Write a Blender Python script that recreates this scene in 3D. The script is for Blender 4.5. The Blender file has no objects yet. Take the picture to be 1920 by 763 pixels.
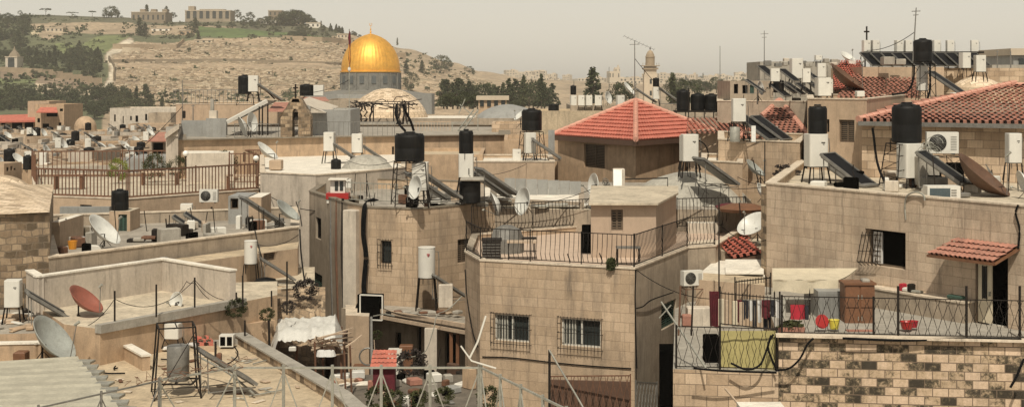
import bpy, math, random
from math import sin, cos, pi, radians as R, sqrt, atan2
from mathutils import Vector, Matrix, noise
sc = bpy.context.scene
COL = sc.collection
F, HY, CZ = 2700.0, 150.0, 16.0        # focal length and horizon row in photo pixels, camera height
random.seed(11)
# ---------------------------------------------------------------- camera, sky, sun
cd = bpy.data.cameras.new('camera'); cam = bpy.data.objects.new('camera', cd); COL.objects.link(cam)
cam.location = (0, 0, CZ); cam.rotation_euler = (R(90), 0, 0)
cd.sensor_width = 36; cd.lens = 36*F/1920; cd.shift_y = -(381.5-HY)/1920
cd.clip_start = .5; cd.clip_end = 20000
sc.camera = cam
SUN_EL, SUN_AZ = R(55), R(-3)          # azimuth: right of straight behind the camera
S = Vector((cos(SUN_EL)*sin(SUN_AZ), -cos(SUN_EL)*cos(SUN_AZ), sin(SUN_EL)))
ld = bpy.data.lights.new('sun', 'SUN'); ld.energy = 4.3; ld.angle = R(.7); ld.color = (1, .93, .79)
lo = bpy.data.objects.new('sun', ld); COL.objects.link(lo); lo.rotation_euler = S.to_track_quat('Z', 'Y').to_euler()
w = bpy.data.worlds.new('World'); sc.world = w; w.use_nodes = True
nt = w.node_tree; nt.nodes.clear()
sky = nt.nodes.new('ShaderNodeTexSky'); sky.sky_type = 'NISHITA'; sky.sun_disc = False
sky.sun_elevation = SUN_EL; sky.sun_rotation = atan2(S.x, S.y); sky.dust_density = .7; sky.air_density = 1.0; sky.ozone_density = 1
hs = nt.nodes.new('ShaderNodeHueSaturation'); hs.inputs['Saturation'].default_value = .12
mx = nt.nodes.new('ShaderNodeMix'); mx.data_type = 'RGBA'; mx.blend_type = 'MULTIPLY'; mx.inputs['Factor'].default_value = 1
mx.inputs['B'].default_value = (1.0, .945, .83, 1)
bg = nt.nodes.new('ShaderNodeBackground'); bg.inputs['Strength'].default_value = .118
wo = nt.nodes.new('ShaderNodeOutputWorld')
nt.links.new(sky.outputs[0], hs.inputs['Color']); nt.links.new(hs.outputs[0], mx.inputs['A'])
nt.links.new(mx.outputs['Result'], bg.inputs[0]); nt.links.new(bg.outputs[0], wo.inputs[0])
vs = sc.view_settings
sc.display_settings.display_device = 'sRGB'
vs.view_transform = 'Standard'; vs.look = 'None'; vs.exposure = -.2; vs.gamma = 1; vs.use_curve_mapping = False
sc.cycles.max_bounces = 5; sc.cycles.diffuse_bounces = 2; sc.cycles.volume_bounces = 1; sc.cycles.transparent_max_bounces = 8

# ---------------------------------------------------------------- materials
def _mat(name):
    m = bpy.data.materials.new(name); m.use_nodes = True
    n = m.node_tree.nodes; l = m.node_tree.links; b = n['Principled BSDF']
    return m, n, l, b
def _ramp(n, l, src, stops):
    r = n.new('ShaderNodeValToRGB'); cr = r.color_ramp
    while len(cr.elements) < len(stops): cr.elements.new(.5)
    for e, (p, c) in zip(cr.elements, stops):
        e.position = p; e.color = (*c, 1) if len(c) == 3 else c
    l.new(src, r.inputs[0]); return r.outputs[0]
def g(v): return (v, v, v)
def _noise(n, l, vec, scale, detail=4, rough=.6, mapscale=None):
    if mapscale:
        mp = n.new('ShaderNodeMapping'); mp.inputs['Scale'].default_value = mapscale
        l.new(vec, mp.inputs[0]); vec = mp.outputs[0]
    t = n.new('ShaderNodeTexNoise'); t.inputs['Scale'].default_value = scale; t.inputs['Detail'].default_value = detail
    t.inputs['Roughness'].default_value = rough; l.new(vec, t.inputs['Vector']); return t.outputs['Fac']
def _mul(n, l, a, b, mode='MULTIPLY', fac=1):
    m = n.new('ShaderNodeMix'); m.data_type = 'RGBA'; m.blend_type = mode
    if hasattr(fac, 'links'): l.new(fac, m.inputs['Factor'])
    else: m.inputs['Factor'].default_value = fac
    for s, k in ((a, 'A'), (b, 'B')):
        if hasattr(s, 'links'): l.new(s, m.inputs[k])
        else: m.inputs[k].default_value = (*s, 1)
    return m.outputs['Result']
def _tc(n, l, rnd=True):
    tc = n.new('ShaderNodeTexCoord')
    if not rnd: return tc.outputs['Object'], tc
    oi = n.new('ShaderNodeObjectInfo'); sc_ = n.new('ShaderNodeMath'); sc_.operation = 'MULTIPLY'; sc_.inputs[1].default_value = 90
    l.new(oi.outputs['Random'], sc_.inputs[0])
    va = n.new('ShaderNodeVectorMath'); l.new(tc.outputs['Object'], va.inputs[0]); l.new(sc_.outputs[0], va.inputs[1])
    return va.outputs[0], tc
def _bump(n, l, b, src, strength, dist=.02):
    bm = n.new('ShaderNodeBump'); bm.inputs['Strength'].default_value = strength; bm.inputs['Distance'].default_value = dist
    l.new(src, bm.inputs['Height']); l.new(bm.outputs[0], b.inputs['Normal'])
def _dirt(n, l, col, v, amount, dark=(.10, .082, .064), scale=1.1):
    st = _noise(n, l, v, scale, 6, .7, (1.6, 1.6, .35))
    f = _ramp(n, l, st, [(.48, g(0)), (.75, g(amount))])
    col = _mul(n, l, col, dark, 'MIX', f)
    s2 = _noise(n, l, v, 1.0, 5, .75, (5, 5, .45))
    f = _ramp(n, l, s2, [(.55, g(0)), (.72, g(min(.7, amount*1.3)))])
    return _mul(n, l, col, dark, 'MIX', f)
def plain(name, c, rough=.75, var=.16, scale=2.5, dirt=.35, bump=.25, metal=0, fine=9, spec=None):
    m, n, l, b = _mat(name); v, tc = _tc(n, l)
    a = _noise(n, l, v, scale, 5, .65); f = _noise(n, l, v, scale*fine, 3, .7)
    col = _mul(n, l, c, _ramp(n, l, a, [(.25, g(1-var)), (.75, g(1+var))]))
    col = _mul(n, l, col, _ramp(n, l, f, [(.3, g(1-var*.6)), (.7, g(1+var*.6))]))
    if dirt: col = _dirt(n, l, col, v, dirt)
    l.new(col, b.inputs['Base Color']); b.inputs['Roughness'].default_value = rough; b.inputs['Metallic'].default_value = metal
    if bump: _bump(n, l, b, f, bump)
    if spec is not None: b.inputs['Specular IOR Level'].default_value = spec
    return m
def ashlar(name, c1, c2, bw=.62, bh=.3, mortar=(.2, .155, .11), stops=None, dirt=.35, msize=.012, warp=0, mvar=.12, namp=.8):
    m, n, l, b = _mat(name); v, tc = _tc(n, l)
    uv = tc.outputs['UV']
    if warp:
        nz = n.new('ShaderNodeTexNoise'); nz.inputs['Scale'].default_value = 2.2; l.new(uv, nz.inputs['Vector'])
        sm = n.new('ShaderNodeVectorMath'); sm.operation = 'SCALE'; sm.inputs['Scale'].default_value = warp; l.new(nz.outputs['Color'], sm.inputs[0])
        ad = n.new('ShaderNodeVectorMath'); l.new(uv, ad.inputs[0]); l.new(sm.outputs[0], ad.inputs[1]); uv = ad.outputs[0]
    br = n.new('ShaderNodeTexBrick'); l.new(uv, br.inputs['Vector'])
    br.inputs['Color1'].default_value = (0, 0, 0, 1); br.inputs['Color2'].default_value = (1, 1, 1, 1); br.inputs['Mortar'].default_value = (.5, .5, .5, 1)
    br.inputs['Scale'].default_value = 1; br.inputs['Mortar Size'].default_value = msize; br.inputs['Mortar Smooth'].default_value = .3
    br.inputs['Brick Width'].default_value = bw; br.inputs['Row Height'].default_value = bh
    a = _noise(n, l, v, 7, 6, .8)
    ad = n.new('ShaderNodeMath'); ad.operation = 'MULTIPLY_ADD'; l.new(a, ad.inputs[0]); ad.inputs[1].default_value = namp; ad.inputs[2].default_value = -namp/2
    b0 = _noise(n, l, v, .9, 3, .6); ad2 = n.new('ShaderNodeMath'); ad2.operation = 'MULTIPLY_ADD'; l.new(b0, ad2.inputs[0]); ad2.inputs[1].default_value = namp*.8; l.new(ad.outputs[0], ad2.inputs[2])
    ad3 = n.new('ShaderNodeMath'); ad3.operation = 'SUBTRACT'; l.new(ad2.outputs[0], ad3.inputs[0]); ad3.inputs[1].default_value = namp*.4; ad = ad3
    s2 = n.new('ShaderNodeMath'); s2.operation = 'ADD'; l.new(br.outputs['Color'], s2.inputs[0]); l.new(ad.outputs[0], s2.inputs[1])
    col = _ramp(n, l, s2.outputs[0], stops or [(.1, c1), (.9, c2)])
    big = _noise(n, l, v, .6, 4, .6)
    col = _mul(n, l, col, _ramp(n, l, big, [(.25, g(1-mvar)), (.75, g(1+mvar))]))
    fn = _noise(n, l, v, 22, 3, .7)
    col = _mul(n, l, col, _ramp(n, l, fn, [(.3, g(.88)), (.7, g(1.1))]))
    col = _mul(n, l, col, mortar, 'MIX', br.outputs['Fac'])
    if dirt: col = _dirt(n, l, col, v, dirt)
    l.new(col, b.inputs['Base Color']); b.inputs['Roughness'].default_value = .85
    h = n.new('ShaderNodeMath'); h.operation = 'MULTIPLY_ADD'; l.new(br.outputs['Fac'], h.inputs[0]); h.inputs[1].default_value = -1.0; l.new(fn, h.inputs[2])
    _bump(n, l, b, h.outputs[0], .45)
    return m
def leafy(name, c1, c2, c3=None):
    m, n, l, b = _mat(name); v, tc = _tc(n, l)
    a = _noise(n, l, v, 1.2, 3, .7)
    col = _ramp(n, l, a, [(.32, c1), (.68, c2)])
    oi = n.new('ShaderNodeObjectInfo')
    col = _mul(n, l, col, _ramp(n, l, oi.outputs['Random'], [(0, (.75, .78, .7)), (1, (1.25, 1.2, 1.1))]))
    l.new(col, b.inputs['Base Color']); b.inputs['Roughness'].default_value = .7
    b.inputs['Specular IOR Level'].default_value = .15
    return m
MT = {}
MT['ashlar'] = ashlar('ashlar_warm', (.445, .325, .215), (.53, .395, .27), .62, .30, (.33, .24, .16), dirt=.6, msize=.009, mvar=.20)
MT['ashlar2'] = ashlar('ashlar_pink', (.485, .37, .265), (.57, .445, .325), .66, .28, (.36, .27, .19), dirt=.5, msize=.009, mvar=.20)
MT['ashlar_old'] = ashlar('ashlar_yellow', (.40, .285, .185), (.60, .45, .31), .58, .3, (.22, .16, .11), dirt=.35, mvar=.18)
MT['mottled'] = ashlar('ashlar_stained', (0, 0, 0), (1, 1, 1), .41, .225, (.17, .12, .08), dirt=.25, namp=1.7, msize=.014,
    stops=[(.10, (.04, .03, .018)), (.24, (.11, .085, .05)), (.46, (.46, .335, .215)), (.95, (.66, .49, .345))])
MT['rubble'] = ashlar('rubble_stone', (0, 0, 0), (1, 1, 1), .34, .22, (.20, .15, .10), dirt=.5, warp=.22, mvar=.3, msize=.02,
    stops=[(.05, (.12, .085, .05)), (.4, (.28, .195, .12)), (.95, (.46, .34, .22))])
MT['dome_stone'] = ashlar('dome_stone', (0, 0, 0), (1, 1, 1), .42, .26, (.30, .22, .15), dirt=.2, warp=.08,
    stops=[(.1, (.40, .30, .20)), (.5, (.62, .48, .33)), (.95, (.75, .60, .44))])
MT['plaster'] = plain('plaster_pink', (.45, .33, .225), dirt=.3)
MT['plaster_or'] = plain('plaster_orange', (.455, .32, .205), dirt=.4, var=.2)
MT['plaster_gr'] = plain('plaster_greyed', (.36, .29, .215), dirt=.6, var=.2)
MT['plaster_pale'] = plain('plaster_pale', (.56, .49, .40), dirt=.35)
MT['plaster_white'] = plain('plaster_white', (.50, .43, .35), dirt=.45, scale=1.2)
MT['rose'] = plain('plaster_rose', (.42, .315, .23), dirt=.3, var=.08)
MT['roof'] = plain('roof_concrete', (.53, .45, .335), dirt=.5, var=.28, scale=1.1, fine=7)
MT['roof_tan'] = plain('roof_tan', (.50, .395, .265), dirt=.5, var=.26, scale=.8)
MT['roof_grey'] = plain('roof_grey', (.34, .30, .245), dirt=.4, var=.35, scale=1.3)
MT['roof_white'] = plain('roof_whitewash', (.74, .68, .58), dirt=.22, var=.22, scale=1.4)
MT['coping'] = plain('coping_stone', (.62, .52, .40), dirt=.4, var=.3, scale=3)
MT['coping_dk'] = plain('coping_dark', (.20, .165, .12), dirt=0, var=.4, scale=3)
MT['pinkfloor'] = plain('terrace_tiles_pink', (.54, .41, .31), dirt=.2, var=.1)
MT['conc'] = plain('weathered_concrete', (.34, .31, .26), dirt=.4, var=.22)
MT['conc_dome'] = plain('dome_concrete', (.37, .345, .29), dirt=.45, var=.22, scale=.9)
MT['white'] = plain('white_enamel', (.66, .63, .56), .45, .06, 3, .10, 0)
MT['dish'] = plain('dish_paint', (.62, .61, .56), .4, .1, 2, .22, 0)
MT['dish_red'] = plain('dish_red', (.26, .085, .055), .55, .2, 3, .2, 0)
MT['dish_rust'] = plain('dish_rust', (.11, .055, .03), .6, .3, 3, .3, 0)
MT['dish_grey'] = plain('dish_grey', (.32, .33, .30), .5, .2, 3, .3, 0)
MT['black'] = plain('black_plastic', (.007, .007, .007), .55, .5, 3, .12, 0, spec=.22)
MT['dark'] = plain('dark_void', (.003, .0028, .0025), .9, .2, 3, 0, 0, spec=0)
MT['cable'] = plain('black_cable', (.006, .006, .006), .7, .2, 3, 0, 0, spec=.1)
MT['steel'] = plain('dark_steel', (.02, .016, .013), .7, .4, 8, .2, 0, spec=.15)
MT['rust'] = plain('rusty_iron', (.14, .065, .035), .75, .4, 8, .2, 0)
MT['galv'] = plain('galvanised_steel', (.34, .33, .28), .5, .25, 6, .3, 0, metal=.3)
MT['galv_dk'] = plain('dull_metal', (.20, .19, .17), .5, .3, 6, .3, 0, metal=.3)
MT['metal_sheet'] = plain('grey_sheet', (.29, .285, .265), .5, .15, 2, .35, 0)
MT['panelglass'] = plain('collector_glass', (.010, .010, .011), .6, .3, 2, 0, 0, spec=.15)
MT['glass'] = plain('window_glass', (.03, .035, .034), .12, .3, 2, 0, 0)
MT['curtain'] = plain('pale_curtain', (.42, .40, .34), .8, .2, 6, 0, 0)
MT['wframe'] = plain('window_frame_white', (.60, .57, .50), .5, .1, 3, .1, 0)
MT['shutter'] = plain('shutter_brown', (.12, .085, .055), .7, .3, 5, .2, 0)
MT['green_sh'] = plain('shutter_green', (.035, .075, .055), .6, .3, 5, .2, 0)
MT['wood'] = plain('brown_wood', (.17, .075, .035), .6, .3, 4, .2, 0)
MT['palewood'] = plain('pale_wood', (.45, .34, .24), .8, .25, 6, .2, 0)
MT['tile'] = plain('clay_tile', (.47, .145, .10), .85, .24, 2.2, .18, 0, fine=5)
MT['tile_old'] = plain('clay_tile_weathered', (.37, .17, .12), .85, .34, 1.8, .35, 0, fine=5)
MT['tile_ridge'] = plain('ridge_tile', (.58, .30, .22), .75, .2, 3, .1, 0)
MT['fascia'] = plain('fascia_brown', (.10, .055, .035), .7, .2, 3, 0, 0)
MT['red'] = plain('red_plastic', (.36, .022, .02), .4, .15, 4, 0, 0)
MT['yellow'] = plain('yellow_plastic', (.62, .52, .07), .4, .1, 4, 0, 0)
MT['orange'] = plain('orange_plastic', (.65, .27, .03), .4, .1, 4, 0, 0)
MT['ysheet'] = plain('yellow_sheet', (.42, .36, .15), .6, .14, 3, .25, 0)
MT['tarp'] = plain('white_tarp', (.58, .56, .51), .6, .1, 3, .2, .4)
MT['canvas'] = plain('beige_canvas', (.60, .52, .38), .8, .12, 3, .2, .3)
MT['clothdk'] = plain('dark_cloth', (.02, .02, .026), .9, .2, 5, 0, 0)
MT['clothwh'] = plain('white_cloth', (.62, .60, .57), .9, .1, 5, 0, 0)
MT['clothred'] = plain('red_cloth', (.38, .02, .035), .9, .2, 5, 0, 0)
MT['maroon'] = plain('maroon_cloth', (.10, .012, .018), .9, .3, 5, 0, 0)
MT['leaf'] = leafy('leaves', (.03, .036, .016), (.075, .08, .035))
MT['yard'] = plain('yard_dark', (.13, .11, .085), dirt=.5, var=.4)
MT['corr'] = plain('dull_corrugated', (.40, .37, .29), .6, .2, 1.5, .15, 0)
MT['leaf_far'] = leafy('leaves_far', (.03, .038, .020), (.075, .082, .042))
MT['leaf_bright'] = leafy('leaves_bright', (.07, .10, .02), (.22, .24, .05))
MT['bark'] = plain('bark', (.11, .08, .055), .9, .3, 5, 0, 0)
MT['deadwood'] = plain('dead_vine', (.035, .025, .02), .9, .3, 5, 0, 0)
MT['globe'] = plain('lamp_globe', (.85, .82, .76), .3, .03, 2, 0, 0)
MT['lead'] = plain('grey_lead_drum', (.18, .172, .152), .6, .3, .5, .2, 0)
MT['lead_dk'] = plain('drum_window', (.10, .11, .11), .6, .3, .5, .2, 0)
MT['gold'] = plain('gilded_copper', (.80, .42, .07), .52, .2, .6, .15, 0, metal=.55)
MT['screen'] = plain('blue_screen', (.05, .09, .11), .3, .2, 3, 0, 0)

# ---------------------------------------------------------------- mesh builder
OFF = {}
def tag(o, label=None, cat=None, group=None, kind=None):
    if label: o['label'] = label
    if cat: o['category'] = cat
    if group: o['group'] = group
    if kind: o['kind'] = kind
    return o
class MB:
    def __init__(s): s.v = []; s.f = []; s.m = []
    def face(s, pts, mi=0):
        i = len(s.v); s.v += [Vector(p) for p in pts]; s.f.append(list(range(i, i+len(pts)))); s.m.append(mi)
    def box(s, c, d, rz=0, mi=0, rot=None):
        c = Vector(c); x, y, z = d[0]/2, d[1]/2, d[2]/2
        M = rot if rot else Matrix.Rotation(rz, 3, 'Z')
        p = [c + M @ Vector(q) for q in ((-x,-y,-z),(x,-y,-z),(x,y,-z),(-x,y,-z),(-x,-y,z),(x,-y,z),(x,y,z),(-x,y,z))]
        i = len(s.v); s.v += p
        for q in ((0,3,2,1),(4,5,6,7),(0,1,5,4),(1,2,6,5),(2,3,7,6),(3,0,4,7)):
            s.f.append([i+k for k in q]); s.m.append(mi)
        return s
    def tube(s, pts, r, n=5, mi=0, cap=True):
        pts = [Vector(p) for p in pts]; rs = r if isinstance(r, (list, tuple)) else [r]*len(pts)
        i0 = len(s.v); K = len(pts)
        for k, p in enumerate(pts):
            d = (pts[min(k+1, K-1)] - pts[max(k-1, 0)])
            if d.length < 1e-9: d = Vector((0, 0, 1))
            d.normalize(); u = d.cross(Vector((0, 0, 1)))
            if u.length < .01: u = d.cross(Vector((0, 1, 0)))
            u.normalize(); w_ = d.cross(u)
            for j in range(n):
                a = 2*pi*(j+.5)/n; s.v.append(p + (u*cos(a) + w_*sin(a))*rs[k])
        for k in range(K-1):
            for j in range(n):
                a = i0+k*n+j; b = i0+k*n+(j+1) % n
                s.f.append([a, b, b+n, a+n]); s.m.append(mi)
        if cap:
            s.f.append([i0+j for j in range(n)][::-1]); s.f.append([i0+(K-1)*n+j for j in range(n)]); s.m += [mi, mi]
        return s
    def lathe(s, prof, n=20, c=(0, 0, 0), mi=0, a0=0, a1=2*pi):
        i0 = len(s.v); c = Vector(c); full = abs(a1-a0-2*pi) < 1e-6; cols = n if full else n+1
        for r, z in prof:
            for j in range(cols):
                a = a0+(a1-a0)*j/n; s.v.append(c + Vector((r*cos(a), r*sin(a), z)))
        for k in range(len(prof)-1):
            for j in range(n):
                a = i0+k*cols+j; b = i0+k*cols+(j+1) % cols
                s.f.append([a, b, b+cols, a+cols]); s.m.append(mi)
        return s
    def build(s, name, mat, parent=None, smooth=False, M=None):
        off = OFF.get(parent.name, Vector((0, 0, 0))) if parent else None
        vs_ = [M @ v for v in s.v] if M else s.v
        if off is None:
            xs = [v.x for v in vs_]; ys = [v.y for v in vs_]; zs = [v.z for v in vs_]
            off = Vector(((min(xs)+max(xs))/2, (min(ys)+max(ys))/2, min(zs)))
            loc = off
        else: loc = Vector((0, 0, 0))
        me = bpy.data.meshes.new(name); vv = [v-off for v in vs_]
        me.from_pydata(vv, [], s.f)
        for mm in (mat if isinstance(mat, (list, tuple)) else [mat]): me.materials.append(MT[mm] if isinstance(mm, str) else mm)
        me.polygons.foreach_set('material_index', s.m)
        if smooth:
            me.polygons.foreach_set('use_smooth', [True]*len(s.f)); me.set_sharp_from_angle(angle=R(42))
        uv = me.uv_layers.new(name='UVMap'); ud = []
        for p in me.polygons:
            nn = p.normal
            if abs(nn.z) > .75: ud += [c for vi in p.vertices for c in (vv[vi].x, vv[vi].y)]
            else:
                L = sqrt(nn.x**2+nn.y**2); tx, ty = -nn.y/L, nn.x/L
                ud += [c for vi in p.vertices for c in (vv[vi].x*tx+vv[vi].y*ty, vv[vi].z+off.z)]
        uv.data.foreach_set('uv', ud)
        o = bpy.data.objects.new(name, me); COL.objects.link(o); o.location = loc
        if parent: o.parent = parent; OFF[o.name] = OFF.get(parent.name, Vector((0, 0, 0)))
        return o
def thing(name, label, cat, loc=(0, 0, 0), group=None):
    o = bpy.data.objects.new(name, None); COL.objects.link(o); o.location = loc; o.empty_display_size = .3
    OFF[o.name] = Vector(loc); tag(o, label, cat, group); return o
CH = {}
def copy_tree(o, parent=None):
    c = o.copy(); COL.objects.link(c); c.parent = parent
    for ch in o.children: copy_tree(ch, c)
    return c
def P(px, py, Y): return Vector(((px-960)*Y/F, Y, CZ-(py-HY)*Y/F))
def G(px, Y): return Vector(((px-960)*Y/F, Y))
def Yz(py, z): return (CZ-z)*F/(py-HY)
def Zat(py, Y): return CZ-(py-HY)*Y/F
def onroof(px, py, z): return P(px, py, Yz(py, z))
def mbtag(mb, name, mat, label, cat, group=None, smooth=False):
    return tag(mb.build(name, mat, None, smooth), label, cat, group)
def hit(A, B, px, py):
    k = (px-960)/F; dx, dy = B.x-A.x, B.y-A.y
    s = (k*A.y-A.x)/(dx-k*dy); Y = A.y+s*dy
    return s*(B-A).length, CZ-(py-HY)*Y/F
# ---------------------------------------------------------------- buildings
def inset(poly, t):
    n = len(poly); out = []
    for i in range(n):
        a, b, c = poly[i-1], poly[i], poly[(i+1) % n]
        d1 = (b-a).normalized(); d2 = (c-b).normalized()
        n1 = Vector((-d1.y, d1.x)); n2 = Vector((-d2.y, d2.x)); m = n1+n2
        k = m.dot(n1)
        out.append(b + m*(t/max(k, .35)) if k > 1e-6 else b+n1*t)
    return out
def wall_face(mb, A, B, z0, z1, holes, depth=.16):
    L = (B-A).length; d = (B-A)/L; nin = Vector((-d.y, d.x))
    def p(u, z, k=0): q = A+d*u+nin*k; return (q.x, q.y, z)
    us = sorted({0, L, *[h[0] for h in holes], *[h[1] for h in holes]}); zs = sorted({z0, z1, *[h[2] for h in holes], *[h[3] for h in holes]})
    for i in range(len(us)-1):
        for j in range(len(zs)-1):
            um, zm = (us[i]+us[i+1])/2, (zs[j]+zs[j+1])/2
            if any(h[0] < um < h[1] and h[2] < zm < h[3] for h in holes): continue
            mb.face([p(us[i], zs[j]), p(us[i+1], zs[j]), p(us[i+1], zs[j+1]), p(us[i], zs[j+1])])
    for h in holes:
        a, b, c, e = h[:4]
        mb.face([p(a, c), p(a, c, depth), p(a, e, depth), p(a, e)][::-1]); mb.face([p(b, c), p(b, c, depth), p(b, e, depth), p(b, e)])
        mb.face([p(a, c), p(b, c), p(b, c, depth), p(a, c, depth)]); mb.face([p(a, e), p(b, e), p(b, e, depth), p(a, e, depth)][::-1])
    return d, nin
def window(root, A, d, nin, h, kind, depth=.16, label=None):
    a, b, c, e = h; W = b-a; H = e-c
    rz = atan2(d.y, d.x)
    def q(u, z, k): t = A+d*u+nin*k; return Vector((t.x, t.y, z))
    fr = MB(); t = .05
    fm = {'slide': 'wframe', 'dark': 'steel', 'shutter': 'shutter', 'green': 'green_sh', 'open': 'shutter', 'door': 'wframe', 'grille': 'steel'}[kind]
    k = depth*.75
    for (u, z, w_, h_) in ((a+t/2, (c+e)/2, t, H), (b-t/2, (c+e)/2, t, H), ((a+b)/2, c+t/2, W-2*t, t), ((a+b)/2, e-t/2, W-2*t, t)):
        fr.box(q(u, z, k), (w_, .05, h_), rz)
    if kind in ('slide', 'shutter', 'green'): fr.box(q((a+b)/2, (c+e)/2, k), (t*1.2, .045, H-2*t), rz)
    if kind in ('shutter', 'green'):
        nsl = max(3, int(H/.09))
        for i in range(nsl): fr.box(q((a+b)/2, c+t+(H-2*t)*(i+.5)/nsl, k-.003), (W-2*t, .03, .045), rz)
    win = fr.build('window' if kind != 'door' else 'door', fm, root)
    if label: win['label'] = label
    pn = MB(); pn.face([q(a, c, depth), q(b, c, depth), q(b, e, depth), q(a, e, depth)])
    pn.build('pane', 'dark' if kind in ('open', 'dark', 'door') else 'glass', win)  # open, dark and door kinds: black sheet painted as the unlit interior
    if kind == 'slide':
        cu = MB()
        for i in range(5):
            u = a+t+(W*.36)*i/5; cu.tube([q(u, c+t, depth*.93), q(u, e-t, depth*.93)], .03, 5)
        cu.build('curtain', 'curtain', win)
    if kind in ('slide', 'grille'):
        gr = MB(); out = -.14; nb = max(5, int(W/.10)); x = .08
        for i in range(nb+1):
            u = a-x+(W+2*x)*i/nb
            gr.tube([q(u, c-.16, out), q(u, e+.08, out)], .012, 4)
        for z in (c-.06, (c+e)/2, e+.05):
            gr.tube([q(a-x, z, 0), q(a-x, z, out-.01), q(b+x, z, out-.01), q(b+x, z, 0)], .011, 4)
        gr.build('grille', 'steel', win)
    return win
def building(name, label, cat, pts, zt, zb, wall='ashlar', roof='roof', par=.35, th=.22, cop=None, wins=(), parts=True, group=None, copp=.03, depth=.16, xy=False, floating=False, emat=None):
    poly = [Vector(p) for p in pts] if xy else [G(*p) for p in pts]
    cx = sum(p.x for p in poly)/len(poly); cy = sum(p.y for p in poly)/len(poly)
    if not floating: zb = min(zb, -1.5 if cy < 110 else -13)
    root = thing(name, label, cat, (cx, cy, zb), group)
    mb = MB(); n = len(poly); zi = zt-par
    hl = {}
    for w_ in wins:
        i = w_[0]; A, B = poly[i], poly[(i+1) % n]
        u0, za = hit(A, B, w_[1], w_[3]); u1, zb_ = hit(A, B, w_[2], w_[4])
        zm0 = hit(A, B, (w_[1]+w_[2])/2, w_[3])[1]; zm1 = hit(A, B, (w_[1]+w_[2])/2, w_[4])[1]
        L = (B-A).length
        hl.setdefault(i, []).append((max(.05, u0), min(L-.05, u1), max(zb+.02, zm1), min(zt-.02, zm0), w_[5], w_[6] if len(w_) > 6 else None))
    fr = []
    for i in range(n):
        A, B = poly[i], poly[(i+1) % n]
        k0 = len(mb.f); d, nin = wall_face(mb, A, B, zb, zt, [h[:4] for h in hl.get(i, [])], depth)
        if emat and i in emat: mb.m[k0:] = [1+list(emat).index(i)]*(len(mb.f)-k0)
        for h in hl.get(i, []): fr.append((A, d, nin, h))
    if par > 0:
        inn = inset(poly, th)
        for i in range(n):
            A, B, a, b = poly[i], poly[(i+1) % n], inn[i], inn[(i+1) % n]
            mb.face([(A.x, A.y, zt), (B.x, B.y, zt), (b.x, b.y, zt), (a.x, a.y, zt)])
            mb.face([(b.x, b.y, zi), (a.x, a.y, zi), (a.x, a.y, zt), (b.x, b.y, zt)])
    else: inn = poly
    wo_ = mb.build('wall', [wall]+list((emat or {}).values()), root)
    rb = MB(); rb.face([(p.x, p.y, zi) for p in inn]); rb.build('roof', roof, root)
    if cop and par > 0:
        cb = MB(); o_ = inset(poly, -copp); i_ = inset(poly, th+copp)
        z0, z1 = zt+.003, zt+.055
        for i in range(n):
            j = (i+1) % n; A, B, a, b = o_[i], o_[j], i_[i], i_[j]
            cb.face([(A.x, A.y, z1), (B.x, B.y, z1), (b.x, b.y, z1), (a.x, a.y, z1)])
            cb.face([(A.x, A.y, z0), (B.x, B.y, z0), (B.x, B.y, z1), (A.x, A.y, z1)])
            cb.face([(b.x, b.y, z0), (a.x, a.y, z0), (a.x, a.y, z1), (b.x, b.y, z1)])
            cb.face([(A.x, A.y, z0), (a.x, a.y, z0), (b.x, b.y, z0), (B.x, B.y, z0)])
        cb.build('coping', cop, root)
    for A, d, nin, h in fr: window(root, A, d, nin, h[:4], h[4], depth, h[5])
    return root
# ---------------------------------------------------------------- clay tile roofs
def tile_plane(mb, E0, E1, T0, T1, row=.42, per=.26, amp=.035, step=.05, sub=4, holes=True):
    E0, E1, T0, T1 = map(Vector, (E0, E1, T0, T1))
    nrm = (E1-E0).cross((T0+T1)/2-(E0+E1)/2).normalized()
    if nrm.z < 0: nrm = -nrm
    H = ((T0+T1)/2-(E0+E1)/2).length; nr = max(2, round(H/row)); du = per/sub
    ud = (E1-E0).normalized()
    for r_ in range(nr):
        t0, t1 = r_/nr, (r_+1)/nr
        a0, b0 = E0.lerp(T0, t0), E1.lerp(T1, t0); a1, b1 = E0.lerp(T0, t1), E1.lerp(T1, t1)
        ua0, ub0 = (a0-E0).dot(ud), (b0-E0).dot(ud); ua1, ub1 = (a1-E0).dot(ud), (b1-E0).dot(ud)
        N = max(1, int((ub0-ua0)/du)); i0 = len(mb.v); rnd = random.uniform(-.3, .3)
        j_ = random.uniform(-.012, .012)
        for k in range(N+1):
            u = ua0+(ub0-ua0)*k/N; s0 = k/N
            if k % sub == 0: j_ = random.uniform(-.012, .012)
            h0 = amp*(.5+.5*cos(2*pi*u/per)); u1 = ua1+(ub1-ua1)*s0
            lo_ = a0.lerp(b0, s0)+nrm*(h0+step+j_); hi = a1.lerp(b1, s0)+nrm*(amp*(.5+.5*cos(2*pi*u1/per)))
            un = a0.lerp(b0, s0)+nrm*(0 if r_ else -.02)
            mb.v += [un, lo_, hi]
        for k in range(N):
            a = i0+3*k; um = ua0+(ub0-ua0)*(k+.5)/N
            if not (holes and cos(2*pi*um/per) > -.1): mb.f.append([a, a+3, a+4, a+1]); mb.m.append(0)
            mb.f.append([a+1, a+4, a+5, a+2]); mb.m.append(0)
def ridge(mb, a, b, r=.1, n=None):
    a, b = Vector(a), Vector(b); L = (b-a).length; n = n or max(2, int(L/.36))
    for i in range(n):
        p, q = a.lerp(b, i/n), a.lerp(b, (i+1.12)/n)
        mb.tube([p, q], [r*1.15, r*.9], 8)
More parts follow.
